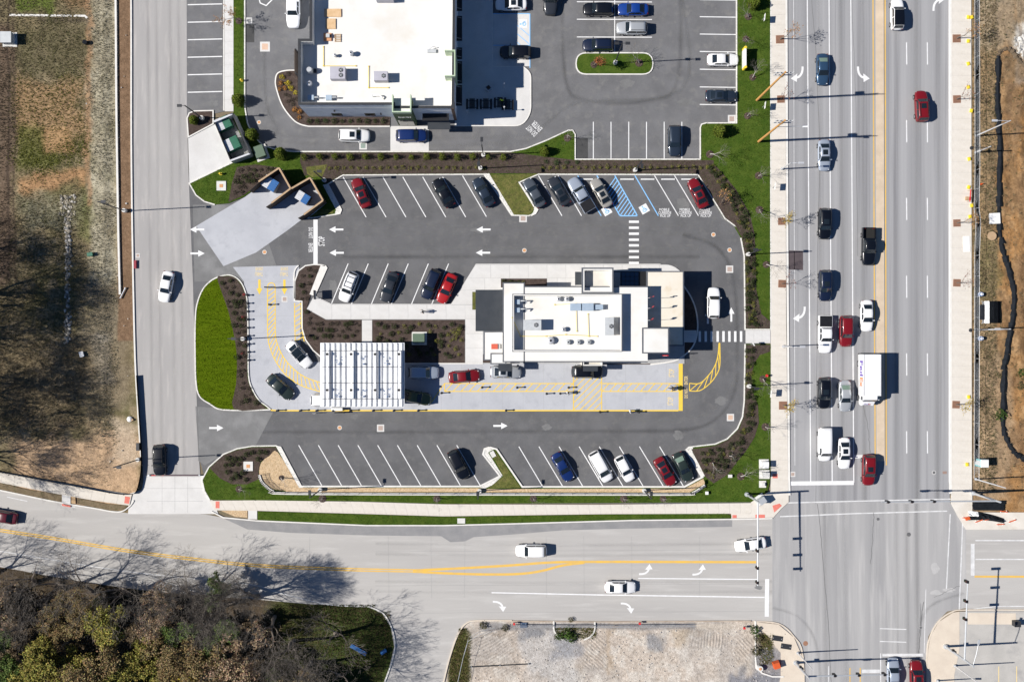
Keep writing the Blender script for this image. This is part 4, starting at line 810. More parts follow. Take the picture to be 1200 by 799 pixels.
# roof plant of the restaurant
dz = MAIN + .003
rtu('grey rooftop air unit with one fan beside the west screen wall', 623.5, 381, dz, 2.5, 1.45, 1.5); rtu('tall grey rooftop air unit with one fan near the east screen wall', 713, 382.5, dz, 1.2, 2.5, 1.5)
vent('round roof vent between the two grey air units', 660, 386, dz, .35, .5); vent('large round roof vent beside the row of three exhaust fans', 645, 399, dz, .55, .45)
for x in (665.5, 677.5, 689.5): vent('small square based exhaust fan in a row of three on the restaurant roof', x, 401, dz, .36, .35, 'row of exhaust fans', M_HVAC)
for x in (654, 664): vent('round exhaust fan of the pair along the north screen wall', x, 350.5, dz, .36, .5, 'pair of exhaust fans')
for y in (354, 363.5):
    t = thing('gooseneck_vent', 'pale gooseneck intake hood in the north west corner of the screened roof', 'vent', W(607, y, dz), 0, 'gooseneck hoods'); s = MB(); s.box((-.1, 0, .4), (.7, .65, .8)); put('box', s, mat('pale_blue_steel', (.42, .52, .62), (.48, .58, .68), 2, rough=.4, metallic=.3), t); s = MB(); s.path([(.3, .15, .6), (.9, .15, .9), (1.2, .15, .8), (1.2, -.15, .5)], .09); put('hook_pipe', s, M_HVAC, t)
t = thing('supply_duct', 'long silver duct run stepping along the north part of the screened roof', 'duct', W(690, 360, dz)); s = MB()
for x, w, d, h in ((-1.9, 1.5, 1.0, .7), (-.2, 1.6, 1.05, .85), (1.35, 1.2, .7, .6)): s.box((x, 0, h / 2 + .1), (w, d, h))
put('duct_box', s, MATS['pale_blue_steel'], t); [(lambda s_: (s_.box((x, 0, .05), (.15, .9, .1)), put('sleeper', s_, M_GALV, t)))(MB()) for x in (-2.3, -1.0, .5, 1.6)]
t = thing('grease_box', 'red metal box with grey lid on the low west roof', 'box', W(579.5, 406, LOW + .01)); s = MB(); s.box((0, 0, .2), (.9, .75, .4)); put('box', s, mat('roof_red', (.55, .09, .05), (.62, .12, .07), 2, rough=.6), t); s = MB(); s.box((.62, 0, .12), (.34, .7, .24)); put('lid', s, M_HVAC, t)
pipe('thin yellow gas pipe on blocks along the middle of the restaurant roof', [(600, 372), (610, 394), (640, 394), (663, 392), (700, 394)], dz, .035)
pipe('thin yellow gas pipe between the vents of the restaurant roof', [(650, 357), (675, 356), (676, 388)], dz, .03); pipe('thin yellow gas pipe beside the silver duct', [(689, 368), (690, 394)], dz, .03)

# --- drive-through canopy
H4 = 4.3
cn = thing('drive_through_canopy', 'large white ribbed metal canopy on steel columns over the drive-through lanes', 'canopy', (0, 0, 0))
X0, Y0, X1, Y1 = 375.6, 402, 473.4, 476.3; mb = MB(); mb.prism(pl(X0, Y0, X1, Y1, H4 - .25), H4 - .45, H4 - .25, True); put('roof_deck', mb, mat('canopy_white', (.72, .73, .75), (.78, .79, .80), 1, rough=.45), cn)
n = 16; w = (X1 - X0) / n
for k in range(n):
    a = W2((X0 + k * w, Y0), H4); b = W2((X0 + (k + 1) * w, Y1), H4); d = b[0] - a[0]; s = MB(); prof = [(0, .0), (.12, .27), (.66, .29), (.78, .02), (1.0, .0)]
    vs = [(a[0] + u * d, y, H4 - .24 + z) for y in (b[1], a[1]) for u, z in prof]; s.add(vs, [(i, i + 1, i + 6, i + 5) for i in range(4)]); put('roof_panel', s, MATS['canopy_white'], cn)
mb = MB(); mb.strip(pl(X0, Y0, X1, Y1, H4), .1, H4 - .5, H4 - .1, True); put('fascia', mb, MATS['canopy_white'], cn)
for y in (411, 430, 448.7, 467.3): mb = MB(); mb.boxz(*W2((377.5, y - .25), H4 + .35), *W2((471, y + .25), H4 + .35), H4 + .25, H4 + .35); put('purlin', mb, M_WALLD, cn)
for x in (383.5, 411.5, 439.5, 467.5):
    mb = MB(); mb.boxz(*W2((x - .9, 411), H4 + .6), *W2((x + .9, 467.3), H4 + .6), H4 + .36, H4 + .6); b = put('beam', mb, M_WPAINT, cn)
    for y in (415, 457): mb = MB(); p = W(x, y, H4 + .7); mb.box(p, (.35, .3, .3)); put('clamp', mb, M_BLACK, b); mb = MB(); q = W(x, y, 3); mb.box((q.x, q.y, 2.0), (.22, .22, 4.0)); put('column', mb, M_WALLD, cn)
for x in (397, 425.5, 453.5):
    for y in (422, 460):
        s = MB()
        for k in range(9): p = W(x + R.uniform(-4, 4), y + R.uniform(-5, 5), H4 + .02); s.box(p, (.14, .14, .12))
        p = W(x + 1, y + 4.5, H4 + .05); s.tube(p, (p.x, p.y, p.z + .25), .13); put('ceiling_fan_mount', s, mat('slate_blue', (.12, .18, .30), rough=.5), cn)

# --- northern restaurant with parapet roof
nb_ = thing('shop_building', 'large white roofed building with grey walls, green portal and black awnings', 'building', (0, 0, 0)); HN, DK = 8.0, 6.2
outl = G([(363, -140), (363, 46), (349.5, 46), (349.5, 123), (460, 123), (460, 127), (532, 127), (534.5, -140)], HN)
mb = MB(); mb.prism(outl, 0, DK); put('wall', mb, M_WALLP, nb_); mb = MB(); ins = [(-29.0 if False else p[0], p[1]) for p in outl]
mb = MB(); mb.prism(outl, DK + .001, DK + .05); put('roof', mb, M_ROOF, nb_)
mb = MB(); cx, cy = outl[3][0] + 10, outl[3][1] + 6
def inset(P, t):
    out = []; n = len(P)
    ar = sum(P[i][0] * P[(i + 1) % n][1] - P[(i + 1) % n][0] * P[i][1] for i in range(n)); sg = 1 if ar > 0 else -1
    for i in range(n):
        a, b, c = Vector(P[i - 1]), Vector(P[i]), Vector(P[(i + 1) % n]); d1 = (b - a).normalized(); d2 = (c - b).normalized(); n1 = Vector((-d1.y, d1.x)) * sg; n2 = Vector((-d2.y, d2.x)) * sg
        m = (n1 + n2); m = m / max(.3, m.dot(n1)) * t; out.append((b.x + m.x, b.y + m.y))
    return out
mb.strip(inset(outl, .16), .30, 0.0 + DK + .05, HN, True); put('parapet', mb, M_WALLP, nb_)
mb = MB(); mb.strip(inset(outl, .15), .36, HN + .002, HN + .06, True); put('coping', mb, M_WALLD, nb_)
mb = MB(); mb.strip(inset(outl, .34), .05, DK + .051, HN - .02, True); put('parapet_lining', mb, M_ROOF, nb_)
# brick pier and band at the south east corner, awnings, portal
p = W2((531.5, 127), HN); mb = MB(); mb.boxz(p[0] - .35, p[1] - .06, p[0] + .06, p[1] + .5, 0, HN - .02); mb.boxz(p[0] + .002, p[1] + .5, p[0] + .06, p[1] + 3, 0, HN - .02); put('brick_pier', mb, M_WALLB, nb_)
for y0, y1 in ((-30, 13), (19, 48), (56, 69.5), (72, 98), (100, 124)):
    a = W2((534.2, y0), 3.3); b = W2((541.5, y1), 3.3); mb = MB(); mb.boxz(a[0], b[1], b[0], a[1], 3.15, 3.3); o = put('awning', mb, M_BLACK, nb_); mb = MB(); [mb.tube((a[0], yy, 3.9), (b[0] - .1, yy, 3.3), .02) for yy in (b[1] + .3, a[1] - .3)]; put('tie_rod', mb, M_GALV, o)
a = W2((495, 135), 4.6); b = W2((526, 142.5), 4.6); yS = W2((500, 127), HN)[1]
mb = MB(); mb.boxz(a[0], yS - 1.0, b[0], yS, 4.35, 4.6); o = put('awning', mb, M_BLACK, nb_); mb = MB(); mb.boxz(a[0] + .3, yS - .05, b[0] - .3, yS - .001, .6, 4.2); put('window', mb, M_GLASS, nb_)
mb = MB(); mb.boxz(a[0] + .6, yS - 1.9, b[0] + .1, yS - .9, 2.7, 2.85); put('awning', mb, M_DMET, nb_)
# green portal tower on the south side
HT = 8.9; q = pl(459.3, 113.5, 481.8, 131.8, HT); (ax, ay), (bx, by) = q[0], q[2]; mb = MB(); mb.boxz(ax, ay, bx, by, 0, HT - 1.0); put('portal', mb, M_GREEND, nb_)
mb = MB(); mb.boxz(ax, ay, ax + .16, by + .3, HT - 1.0 + .002, HT); mb.boxz(bx - .16, ay, bx, by + .3, HT - 1 + .002, HT); mb.boxz(ax + .16, ay, bx - .16, ay + .16, HT - 1 + .002, HT - .003); put('portal_parapet', mb, M_GREENF, nb_)
mb = MB(); mb.boxz(ax + .16, ay + .16, bx - .16, by, HT - 1.0 + .001, HT - .93); put('portal_roof', mb, M_ROOF, nb_)
mb = MB()
for k, (w_, h_) in enumerate(((.16, .3), (.12, .2), (.12, .2), (.12, .2), (.06, .3), (.14, .3), (.12, .22), (.16, .3))): mb.boxz(ax + .55 + k * .23, ay - .05, ax + .55 + k * .23 + w_, ay - .002, 5.5, 5.5 + h_)
put('sign_letter', mb, M_WPAINT, nb_)
mb = MB(); mb.boxz(ax + .25, ay - .06, bx - .25, ay - .001, .2, 3.9); o = put('door', mb, M_GLASS, nb_); mb = MB(); mb.boxz((ax + bx) / 2 - .05, ay - .12, (ax + bx) / 2 + .05, ay - .065, .9, 1.5); put('door_handle', mb, M_GALV, o)
# pale green frame at the east roof edge
HE = 8.9; q = pl(521, 58.5, 533.5, 89.5, HE); (ax, ay), (bx, by) = q[0], q[2]; mb = MB(); mb.boxz(bx - .16, ay, bx, by, 0, HE); mb.boxz(ax, ay, bx - .16, ay + .16, DK, HE - .003); mb.boxz(ax, by - .16, bx - .16, by, DK, HE - .003); put('portal_frame', mb, M_GREENF, nb_)
for k in range(5):
    yy = outl[4][1]; mb = MB(); x = outl[3][0] + 1.2 + 2.4 * k; mb.boxz(x, yy - .06, x + 1.5, yy - .002, 1.0, 2.6); f = put('window', mb, M_WALLD, nb_) if k in (1, 3) else None
    if f: mb = MB(); mb.boxz(x + .1, yy - .08, x + 1.4, yy - .062, 1.1, 2.5); put('pane', mb, M_GLASS, f)
mb = MB(); a = W(391.5, 127.5, 5); mb.box((a.x, outl[4][1] - .12, 4.6), (.2, .24, .35)); put('wall_lamp', mb, M_BLACK, nb_); mb = MB(); a = W(446, 135.5, 3); mb.box((a.x, outl[4][1] - .12, 2.6), (.2, .24, .35)); put('wall_lamp', mb, M_BLACK, nb_)
dz = DK + .052
rtu('grey rooftop air unit with two fans near the parapet of the shop', 397.5, 88.5, dz, 2.1, 1.7, 1.35, 2, mat('hvac_lilac', (.42, .41, .46), (.47, .46, .51), 1, rough=.55)); rtu('grey rooftop air unit with a single fan behind the green portal', 447.5, 92, dz, 1.9, 1.3, 1.3, 1, MATS['hvac_lilac']); rtu('grey rooftop air unit at the far roof edge of the shop', 452, -1, dz, 2.4, 1.2, 1.2, 2, MATS['hvac_lilac'])
vent('round roof vent standing alone on the white shop roof', 412, 64, dz, .38, .7); vent('round roof vent in the shaded roof strip by the west parapet', 363.5, 99.5, dz, .42, .7); vent('low roof vent near the lone round vent of the shop roof', 393, 66, dz, .25, .5)
for x, y, lab in ((365, 115.5, 'pale steel hood box in the shaded corner of the shop roof'), (386, 115.5, 'pale steel hood box along the south parapet of the shop roof')):
    t = thing('intake_hood', lab, 'vent', W(x, y, dz)); s = MB(); s.box((0, 0, .3), (.85, .7, .6)); put('hood', s, MATS['pale_blue_steel'], t); s = MB(); s.path([(.6, 0, .1), (.6, 0, .7), (1.1, 0, .7), (1.1, 0, .3)], .1); put('elbow', s, M_HVAC, t)
t = thing('exhaust_fan', 'tall exhaust fan on the shaded west strip of the shop roof', 'fan', W(364, 84, dz)); s = MB(); s.box((0, 0, .3), (.8, .8, .6)); put('base', s, M_HVAC, t); s = MB(); s.tube((0, 0, .6), (0, 0, 1.2), .5, .35, 12); put('hood', s, M_GALV, t); s = MB(); s.box((.7, 0, .3), (.4, .5, .5)); put('motor_box', s, M_WALLD, t)
for x, y, w_, d_, lab in ((390, 15.5, 2.3, 1.1, 'long stack of tan boards on the white shop roof'), (388, 28.5, 1.4, 1.4, 'square stack of tan boards on the white shop roof')):
    t = thing('board_stack', lab, 'boards', W(x, y, dz))
    for k in range(3): s = MB(); s.box((R.uniform(-.05, .05), R.uniform(-.05, .05), .03 + .05 * k), (w_, d_, .045), R.uniform(-.02, .02)); put('board', s, mat('tan_board', (.58, .38, .20), (.66, .46, .27), 2, rough=.8), t)
t = thing('pallet', 'reddish pallet with boxes on the white shop roof', 'pallet', W(384, 44, dz)); s = MB(); s.box((0, 0, .1), (1.1, 1.1, .2)); put('deck', s, mat('red_brown_board', (.48, .22, .10), (.58, .30, .16), 2, rough=.8), t); s = MB(); s.box((.1, .1, .4), (.5, .5, .4)); put('box', s, M_HVAC, t)
t = thing('pallet', 'empty pale pallet beside the reddish pallet on the shop roof', 'pallet', W(396, 45, dz)); s = MB(); [s.box((0, (k - 2) * .24, .12), (.9, .12, .04)) for k in range(5)]; put('slat', s, M_TANWOOD, t); s = MB(); [s.box((x, 0, .05), (.1, 1.1, .1)) for x in (-.4, .4)]; put('runner', s, M_TANWOOD, t)
t = thing('antenna_frame', 'small pale equipment frame on the east part of the shop roof', 'frame', W(506, 60.5, dz)); s = MB(); s.box((0, 0, .15), (1.2, .5, .3)); put('tray', s, M_HVAC, t); s = MB(); s.path([(-.4, .2, .3), (.2, .5, .7), (.6, .5, .3)], .05); put('bracket', s, M_ALU, t)
t = thing('hook_pipe', 'bent white pipe on the roof near the south parapet of the shop', 'pipe', W(443, 114.5, dz)); s = MB(); s.path([(-.7, .2, .3), (.3, .2, .45), (.6, .0, .45), (.5, -.3, .3)], .1); put('bend', s, M_WPAINT, t); s = MB(); s.tube((-.7, .2, 0), (-.7, .2, .35), .14); put('flange', s, M_HVAC, t)
pipe('thin yellow gas pipe crossing the white shop roof', [(379, 55), (379, 77.5), (417, 77.5)], dz, .04); pipe('thin yellow gas pipe with a bend by the single fan unit', [(432, 78), (432, 103), (455, 103)], dz, .04)
# trellis screen by the west wall
t = thing('slat_screen', 'brown slatted screen standing by the grey west wall of the shop', 'screen', W(346, 86, 0)); p0 = W(345.5, 58, 3.2); p1 = W(345.5, 86, 3.2)
for k in range(8): s = MB(); z = .4 + k * .4; s.box((0, 0, 0), (.08, abs(p1.y - p0.y), .33)); o = put('slat', s, M_BRWOOD, t, loc=(p0.x - t.location.x, (p0.y + p1.y) / 2 - t.location.y, z))
for y in (p0.y, p1.y): s = MB(); s.box((p0.x - t.location.x + .12, y - t.location.y, 1.7), (.14, .14, 3.4)); put('post', s, M_WALLD, t)
# patio of the shop
mb = MB(); mb.prism(G(rpoly([(533, -140), (577, -140), (577, 78.5), (613, 78.5), (622, 86, 8), (622, 133, 8), (612, 147.5, 14), (533, 147.5)])), -.02, .13); patio = struct('patio', mb, M_CON)
drop(rpoly([(577, -140), (577, 78.5), (613, 78.5), (622, 86, 8), (622, 133, 8), (612, 147.8, 14), (533, 147.8), (503, 147.8), (503, 148)])[:-2], w=.15, h=.15)
mb = MB(); mb.prism(G([(577.5, 16), (621.5, 16), (621.5, 78), (577.5, 78)]), 0, .035); struct('accessible_bay_pavement', mb, M_CON)
def picnic(x, y, rz, lab):
    t = thing('patio_table', lab, 'table', W(x, y, .13), rz, 'dark patio tables')
    s = MB(); [s.box((0, (k - 2) * .16, .74), (1.5, .14, .05)) for k in range(5)]; put('table_top', s, M_BLACK, t)
    for sy in (-.75, .75): s = MB(); s.box((0, sy, .45), (1.5, .28, .05)); put('bench_seat', s, M_BLACK, t)
    for sx in (-.5, .5): s = MB(); s.tube((sx, -.7, 0), (sx, .2, .72), .03); s.tube((sx, .7, 0), (sx, -.2, .72), .03); s.tube((sx, -.75, .42), (sx, .75, .42), .03); put('leg', s, M_BLACK, t)
for x, y, r in ((553.5, 123, 1.57), (569.5, 123, 1.57), (586, 121.5, 1.57), (595, 124, 1.57)): picnic(x, y, r, 'black patio table with two benches on the shaded patio')
t = thing('planter_box', 'square grey planter box standing askew on the shaded patio', 'planter', W(572.5, 104, .13), .6); s = MB(); s.box((0, 0, .3), (.75, .75, .6)); put('box', s, M_GALV, t); s = MB(); s.box((0, 0, .61), (.55, .55, .02)); put('soil', s, M_MULCH, t)
for x, y in ((590.5, 103), (591, 130), (548, 134)):
    t = thing('patio_light', 'slim patio light post on the shaded patio', 'lamp', W(x, y, .13), 0, 'patio light posts'); s = MB(); s.tube((0, 0, 0), (0, 0, 2.4), .04); put('post', s, M_GALV, t); s = MB(); s.tube((0, 0, 2.4), (0, 0, 2.6), .12); put('lamp_head', s, M_ALU, t)

# --- refuse enclosures
def wallseg(par, a, b, h, m, t=.2, name='wall', cap=None):
    mb = MB(); mb.strip([a, b], t, 0, h); o = put(name, mb, m, par)
    if cap: mb = MB(); mb.strip([a, b], t + .02, h + .002, h + .07); put('coping', mb, cap, o)
def bin_(label, x, y, rz, lid1, lid2, w=1.8, d=1.5, h=1.4, body=None, group=None):
    t = thing('refuse_bin', label, 'dumpster', W(x, y, .03), rz, group); s = MB(); s.box((0, 0, h / 2 + .12), (w, d, h), 0, 1.05); put('body', s, body or M_DGREEN, t)
    for k, l in ((-1, lid1), (1, lid2)):
        s = MB(); s.box((k * w * .26, 0, h + .16), (w * .51, d * 1.04, .06)); l_ = put('lid', s, l, t); s = MB(); [s.box((k * w * .26, (i - 2) * d * .2, h + .2), (w * .48, .05, .03)) for i in range(5)]; put('rib', s, l, l_)
    s = MB(); [s.tube((i * w * .4, j * d * .4, 0), (i * w * .4, j * d * .4, .12), .07) for i in (-1, 1) for j in (-1, 1)]; put('caster', s, M_TYRE, t)
HW = 2.1
en = thing('refuse_enclosure', 'pale walled refuse enclosure holding two green dumpsters by the concrete pad', 'enclosure', (0, 0, 0)); c = [W2(p, HW) for p in ((251, 143), (273, 133.5), (293, 180), (270, 188.5))]
wallseg(en, c[0], c[1], HW, M_GALV, .22, 'wall', M_ALU); wallseg(en, c[1], c[2], HW, M_GALV, .22, 'wall', M_WALLD); wallseg(en, c[2], c[3], HW, M_GALV, .22, 'wall', M_ALU); wallseg(en, c[0], c[3], HW * .95, M_WALLD, .1, 'gate')
ang = math.radians(-65)
paved('concrete_pad', [(253, 146), (271, 136), (292, 179), (272, 190)], .14, M_GUT, .12)
bin_('green dumpster with pale open lid nearest the mulch corner inside the pale enclosure', 264.5, 147, math.radians(25), M_GALV, M_DGREEN, 2.1, 1.7); bin_('green dumpster with pale lid beside the access opening of the pale enclosure', 274.5, 171, math.radians(25), M_GALV, M_DGREEN, 2.1, 1.7)
HW = 2.5
for nm, cc, lab in (('refuse_enclosure', ((303, 213), (327, 197), (340.5, 221), (318, 238)), 'dark timber enclosure with tan coping holding a bin with white and blue lids'), ('refuse_enclosure', ((341, 221.3), (363.3, 208.5), (378.5, 235), (356, 251.5)), 'dark timber enclosure with tan coping beside the stop line kerb')):
    e = thing(nm, lab, 'enclosure', (0, 0, 0)); c = [Vector(W2(p, HW)) for p in cc]
    if cc[0][0] > 320: c[0] = c[0] + (c[1] - c[0]) * .02
    wallseg(e, c[0], c[1], HW, M_BRWOOD, .22, 'wall', M_TANWOOD); wallseg(e, c[1], c[2], HW - .01, M_BRWOOD, .22, 'wall', M_TANWOOD); wallseg(e, c[2], c[3], HW - .02, M_BRWOOD, .22, 'wall', M_TANWOOD)
    d = (c[0] - c[1]).normalized(); g0 = c[0]; g1 = c[0] + d * 1.9 + Vector((-d.y, d.x)) * .25; wallseg(e, g0, g1, HW - .3, M_BRWOOD, .1, 'gate'); h0 = c[3]; wallseg(e, h0, h0 + d * 1.0, HW - .3, M_BRWOOD, .1, 'gate')
bin_('refuse bin with white lid and blue lid inside the dark timber enclosure', 319, 217, math.radians(-32), M_ALU, M_BLUEP, 2.1, 1.6, 1.4, M_HVAC); bin_('refuse bin with white lid and small blue lid in the enclosure by the stop line', 357, 233, math.radians(-32), M_ALU, M_BLUEP, 1.9, 1.3, 1.3, M_WALLD)
# ------------------------------------------------------------------ vehicles
KIND = dict(sedan=(4.62, 1.80, 1.44, .98, .25, -.95, -1.72, .93), suv=(4.62, 1.87, 1.70, 1.02, .42, -1.85, -2.18, 1.02), hatch=(4.15, 1.76, 1.50, .92, .25, -1.45, -1.95, .95), minivan=(4.95, 1.95, 1.76, 1.50, .70, -2.10, -2.38, 1.02), van=(5.0, 1.92, 2.02, 1.72, 1.2, -2.40, -2.47, 1.10), pickup=(5.5, 1.96, 1.86, 1.05, .5, -.80, -1.02, 1.10))
CARM = {}
def car_meshes(kind):
    if kind in CARM: return CARM[kind]
    L, Wd, H, xfb, xrf, xrr, xrb, dk = KIND[kind]; hw = Wd / 2; hl = L / 2; P = {}
    bed = -1.12 if kind == 'pickup' else None
    def wid(x): u = abs(x) / hl; return hw * (1 - .25 * u ** 5 - .03 * u ** 2) if x > 0 else hw * (1 - .19 * u ** 6 - .02 * u ** 2)
    rr = .62 if kind in ('suv', 'minivan', 'van', 'hatch') else .78
    deck = lambda x: float(np.interp(x, [-hl, -hl + .1, -hl + .5, xrb + .1, xfb, hl - .75, hl - .22, hl - .05, hl], [rr, dk - .03, dk + .02, dk + .03, dk, dk - .10, dk - .22, dk - .34, .5]))
    def loft(rows, closed_ends=True):
        s = MB(); n = len(rows[0]); s.v = [p for r in rows for p in r]
        for i in range(len(rows) - 1):
            for j in range(n - 1): s.f.append([i * n + j, (i + 1) * n + j, (i + 1) * n + j + 1, i * n + j + 1]); s.m.append(0)
        if closed_ends: s.f.append(list(range(n))); s.m.append(0); k = (len(rows) - 1) * n; s.f.append(list(range(k, k + n))[::-1]); s.m.append(0)
        return s
    xs = np.concatenate([np.linspace(-hl if bed is None else bed, -hl + .5 if bed is None else bed + .1, 5), np.linspace(-hl + .7 if bed is None else bed + .2, hl - .8, 12), np.linspace(hl - .65, hl, 8)]); rows = []
    for x in xs:
        w = wid(x); d = deck(x); half = [(w * .90, .2), (w * .985, .36), (w, .58), (w * .985, max(.5, d - .14)), (w * .93, d - .035), (w * .7, d + .015), (w * .35, d + .035), (0, d + .04)]
        if kind == 'sedan' or True: pass
        bk = -math.copysign(.20, x) * (abs(x) / hl) ** 6 if bed is None or x > 0 else 0; sec = [(x + bk * (y / hw) ** 2, -y, z) for y, z in half] + [(x + bk * (y / hw) ** 2, y, z) for y, z in half[-2::-1]]; rows.append(sec)
    P['body'] = loft(rows).mesh('body', [None], True)
    # cabin
    bw = lambda x: min(hw * .93, wid(x) * .93)
    tw = lambda x: float(np.interp(x, [xrb, xrr, (xrr + xrf) / 2, xrf, xfb], [hw * .80, hw * .72, hw * .76, hw * .72, hw * .83])) if kind not in ('van', 'minivan', 'suv') else float(np.interp(x, [xrb, xrr, (xrr + xrf) / 2, xrf, xfb], [hw * .83, hw * .78, hw * .80, hw * .75, hw * .84]))
    zt = lambda x: float(np.interp(x, [xrb, xrr, xrr + .35, (xrr + xrf) / 2, xrf - .25, xrf, xfb], [deck(xrb) + .02, H - .07, H - .02, H, H - .025, H - .07, deck(xfb) + .02]))
    cx = sorted(set(list(np.linspace(xrb, xrr, 4)) + list(np.linspace(xrr, xrf, 8)) + list(np.linspace(xrf, xfb, 5)))); rows = []
    for x in cx:
        b, t, z = bw(x), tw(x), zt(x); zb = deck(x) - .08; z = max(z, zb + .06); half = [(b, zb), (t + (b - t) * .35, zb + (z - zb) * .62), (t, z - min(.06, (z - zb) * .3)), (t * .9, z - .008), (t * .5, z + .012), (0, z + .02)]
        rows.append([(x, -y, zz) for y, zz in half] + [(x, y, zz) for y, zz in half[-2::-1]])
    P['cabin'] = loft(rows).mesh('cabin', [None], True)
    def patch(x0, x1, name, k0=.86, k1=.90):
        s = MB(); m, n = 6, 8
        for i in range(m + 1):
            x = x0 + (x1 - x0) * i / m; t = tw(x) * (k0 + (k1 - k0) * i / m)
            for j in range(n + 1): v = -1 + 2 * j / n; s.v.append((x, v * t, zt(x) + .02 - .028 * abs(v) ** 2 + .018))
        for i in range(m):
            for j in range(n): a = i * (n + 1) + j; s.f.append([a, a + n + 1, a + n + 2, a + 1]); s.m.append(0)
        return s.mesh(name, [M_GLASS], True)
    dx = (xfb - xrf)
    P['windshield'] = patch(xrf + .03, xfb - dx * .08, 'windshield', .88, .93); P['rear_window'] = patch(xrr - .01, xrb + (xrr - xrb) * (.16 if kind != 'van' else .4), 'rear_window', .84, .86)
    P['sunroof'] = patch(xrf - .95, xrf - .22, 'sunroof', .55, .55); P['roof_panel'] = patch(xrr + .02, xrf - .0, 'roof_panel', .97, .97)
    def side(x0, x1, sgn):
        s = MB(); m = 4; rws = []
        for i in range(m + 1):
            x = x0 + (x1 - x0) * i / m; b, t, z = bw(x), tw(x), zt(x); zb = deck(x) - .08
            for f in (.20, .62, .86):
                zz = zb + (z - zb) * f; y = b + (t + (b - t) * .35 - b) * (f / .62) if f <= .62 else (t + (b - t) * .35) + (t - (t + (b - t) * .35)) * ((f - .62) / .36); s.v.append((x, sgn * (y + .014), zz))
        for i in range(m):
            for j in range(2): a = i * 3 + j; s.f.append([a, a + 3, a + 4, a + 1] if sgn < 0 else [a, a + 1, a + 4, a + 3]); s.m.append(0)
        return s.mesh('side_window', [M_GLASS], True)
    mid = (xrr + xrf) / 2 + (.1 if kind != 'pickup' else 0); x_r = max(xrr - .25, xrb + .12); x_f = min(xrf + .35, xfb - .15)
    if kind == 'van': segs = [(xrf - .7, x_f)]
    else: segs = [(x_r, mid - .05), (mid + .05, x_f)]
    P['sides'] = [side(a, b, s) for a, b in segs for s in (-1, 1)]
    s = MB(); s.tube((0, -.11, 0), (0, .11, 0), .335, .335, 18); P['tyre'] = s.mesh('tyre', [M_TYRE], False)
    s = MB(); s.tube((0, -.118, 0), (0, .118, 0), .21, .21, 12); P['rim'] = s.mesh('rim', [M_RIM], False)
    s = MB(); s.box((0, 0, 0), (.09, .28, .11)); P['light'] = s.mesh('lamp', [None], False)
    s = MB(); s.box((0, 0, 0), (.14, .20, .13), 0, .8); P['mirror'] = s.mesh('mirror', [None], False)
    if bed is not None:
        s = MB(); x0, x1 = -hl + .05, bed; s.boxz(x0, -hw * .95, x1, hw * .95, .45, .62); s.boxz(x0, -hw * .97, x1, -hw * .85, .45, 1.12); s.boxz(x0, hw * .85, x1, hw * .97, .45, 1.12); s.boxz(x0 - .06, -hw * .95, x0 + .06, hw * .95, .45, 1.10); s.boxz(x1 - .08, -hw * .85, x1, hw * .85, .45, 1.14); P['bed'] = s.mesh('bed', [None])
        s = MB(); s.boxz(x0 + .06, -hw * .85, x1 - .08, hw * .85, .62, .66); [s.boxz(x0 + .1, (k - 2) * .3 - .05, x1 - .1, (k - 2) * .3 + .05, .66, .68) for k in range(5)]; P['bed_liner'] = s.mesh('bed_liner', [M_TYRE]); s = MB(); s.boxz(x0, -hw * .9, x1 - .02, hw * .9, 1.121, 1.16); P['bed_cover'] = s.mesh('bed_cover', [M_BLACK])
    CARM[kind] = P; return P
PAINT = {}
def paint(c):
    if c not in PAINT:
        t = dict(white=(.80, .80, .80), black=(.003, .004, .007), navy=(.006, .012, .034), blue=(.006, .022, .11), brightblue=(.006, .04, .22), steelblue=(.035, .08, .15), silver=(.46, .48, .50), silverblue=(.40, .45, .53), grey=(.09, .105, .125), darkgrey=(.026, .03, .038), red=(.17, .006, .010), brightred=(.34, .010, .012), maroon=(.09, .008, .018), darkgreen=(.02, .03, .026), olive=(.09, .10, .035), beige=(.42, .40, .36), slate=(.028, .042, .065))[c]
        PAINT[c] = mat('paint_' + c, t, rough=.32, metallic=.35 if c in ('silver', 'silverblue', 'grey', 'steelblue', 'beige', 'slate') else .0, coat=.6)
    return PAINT[c]
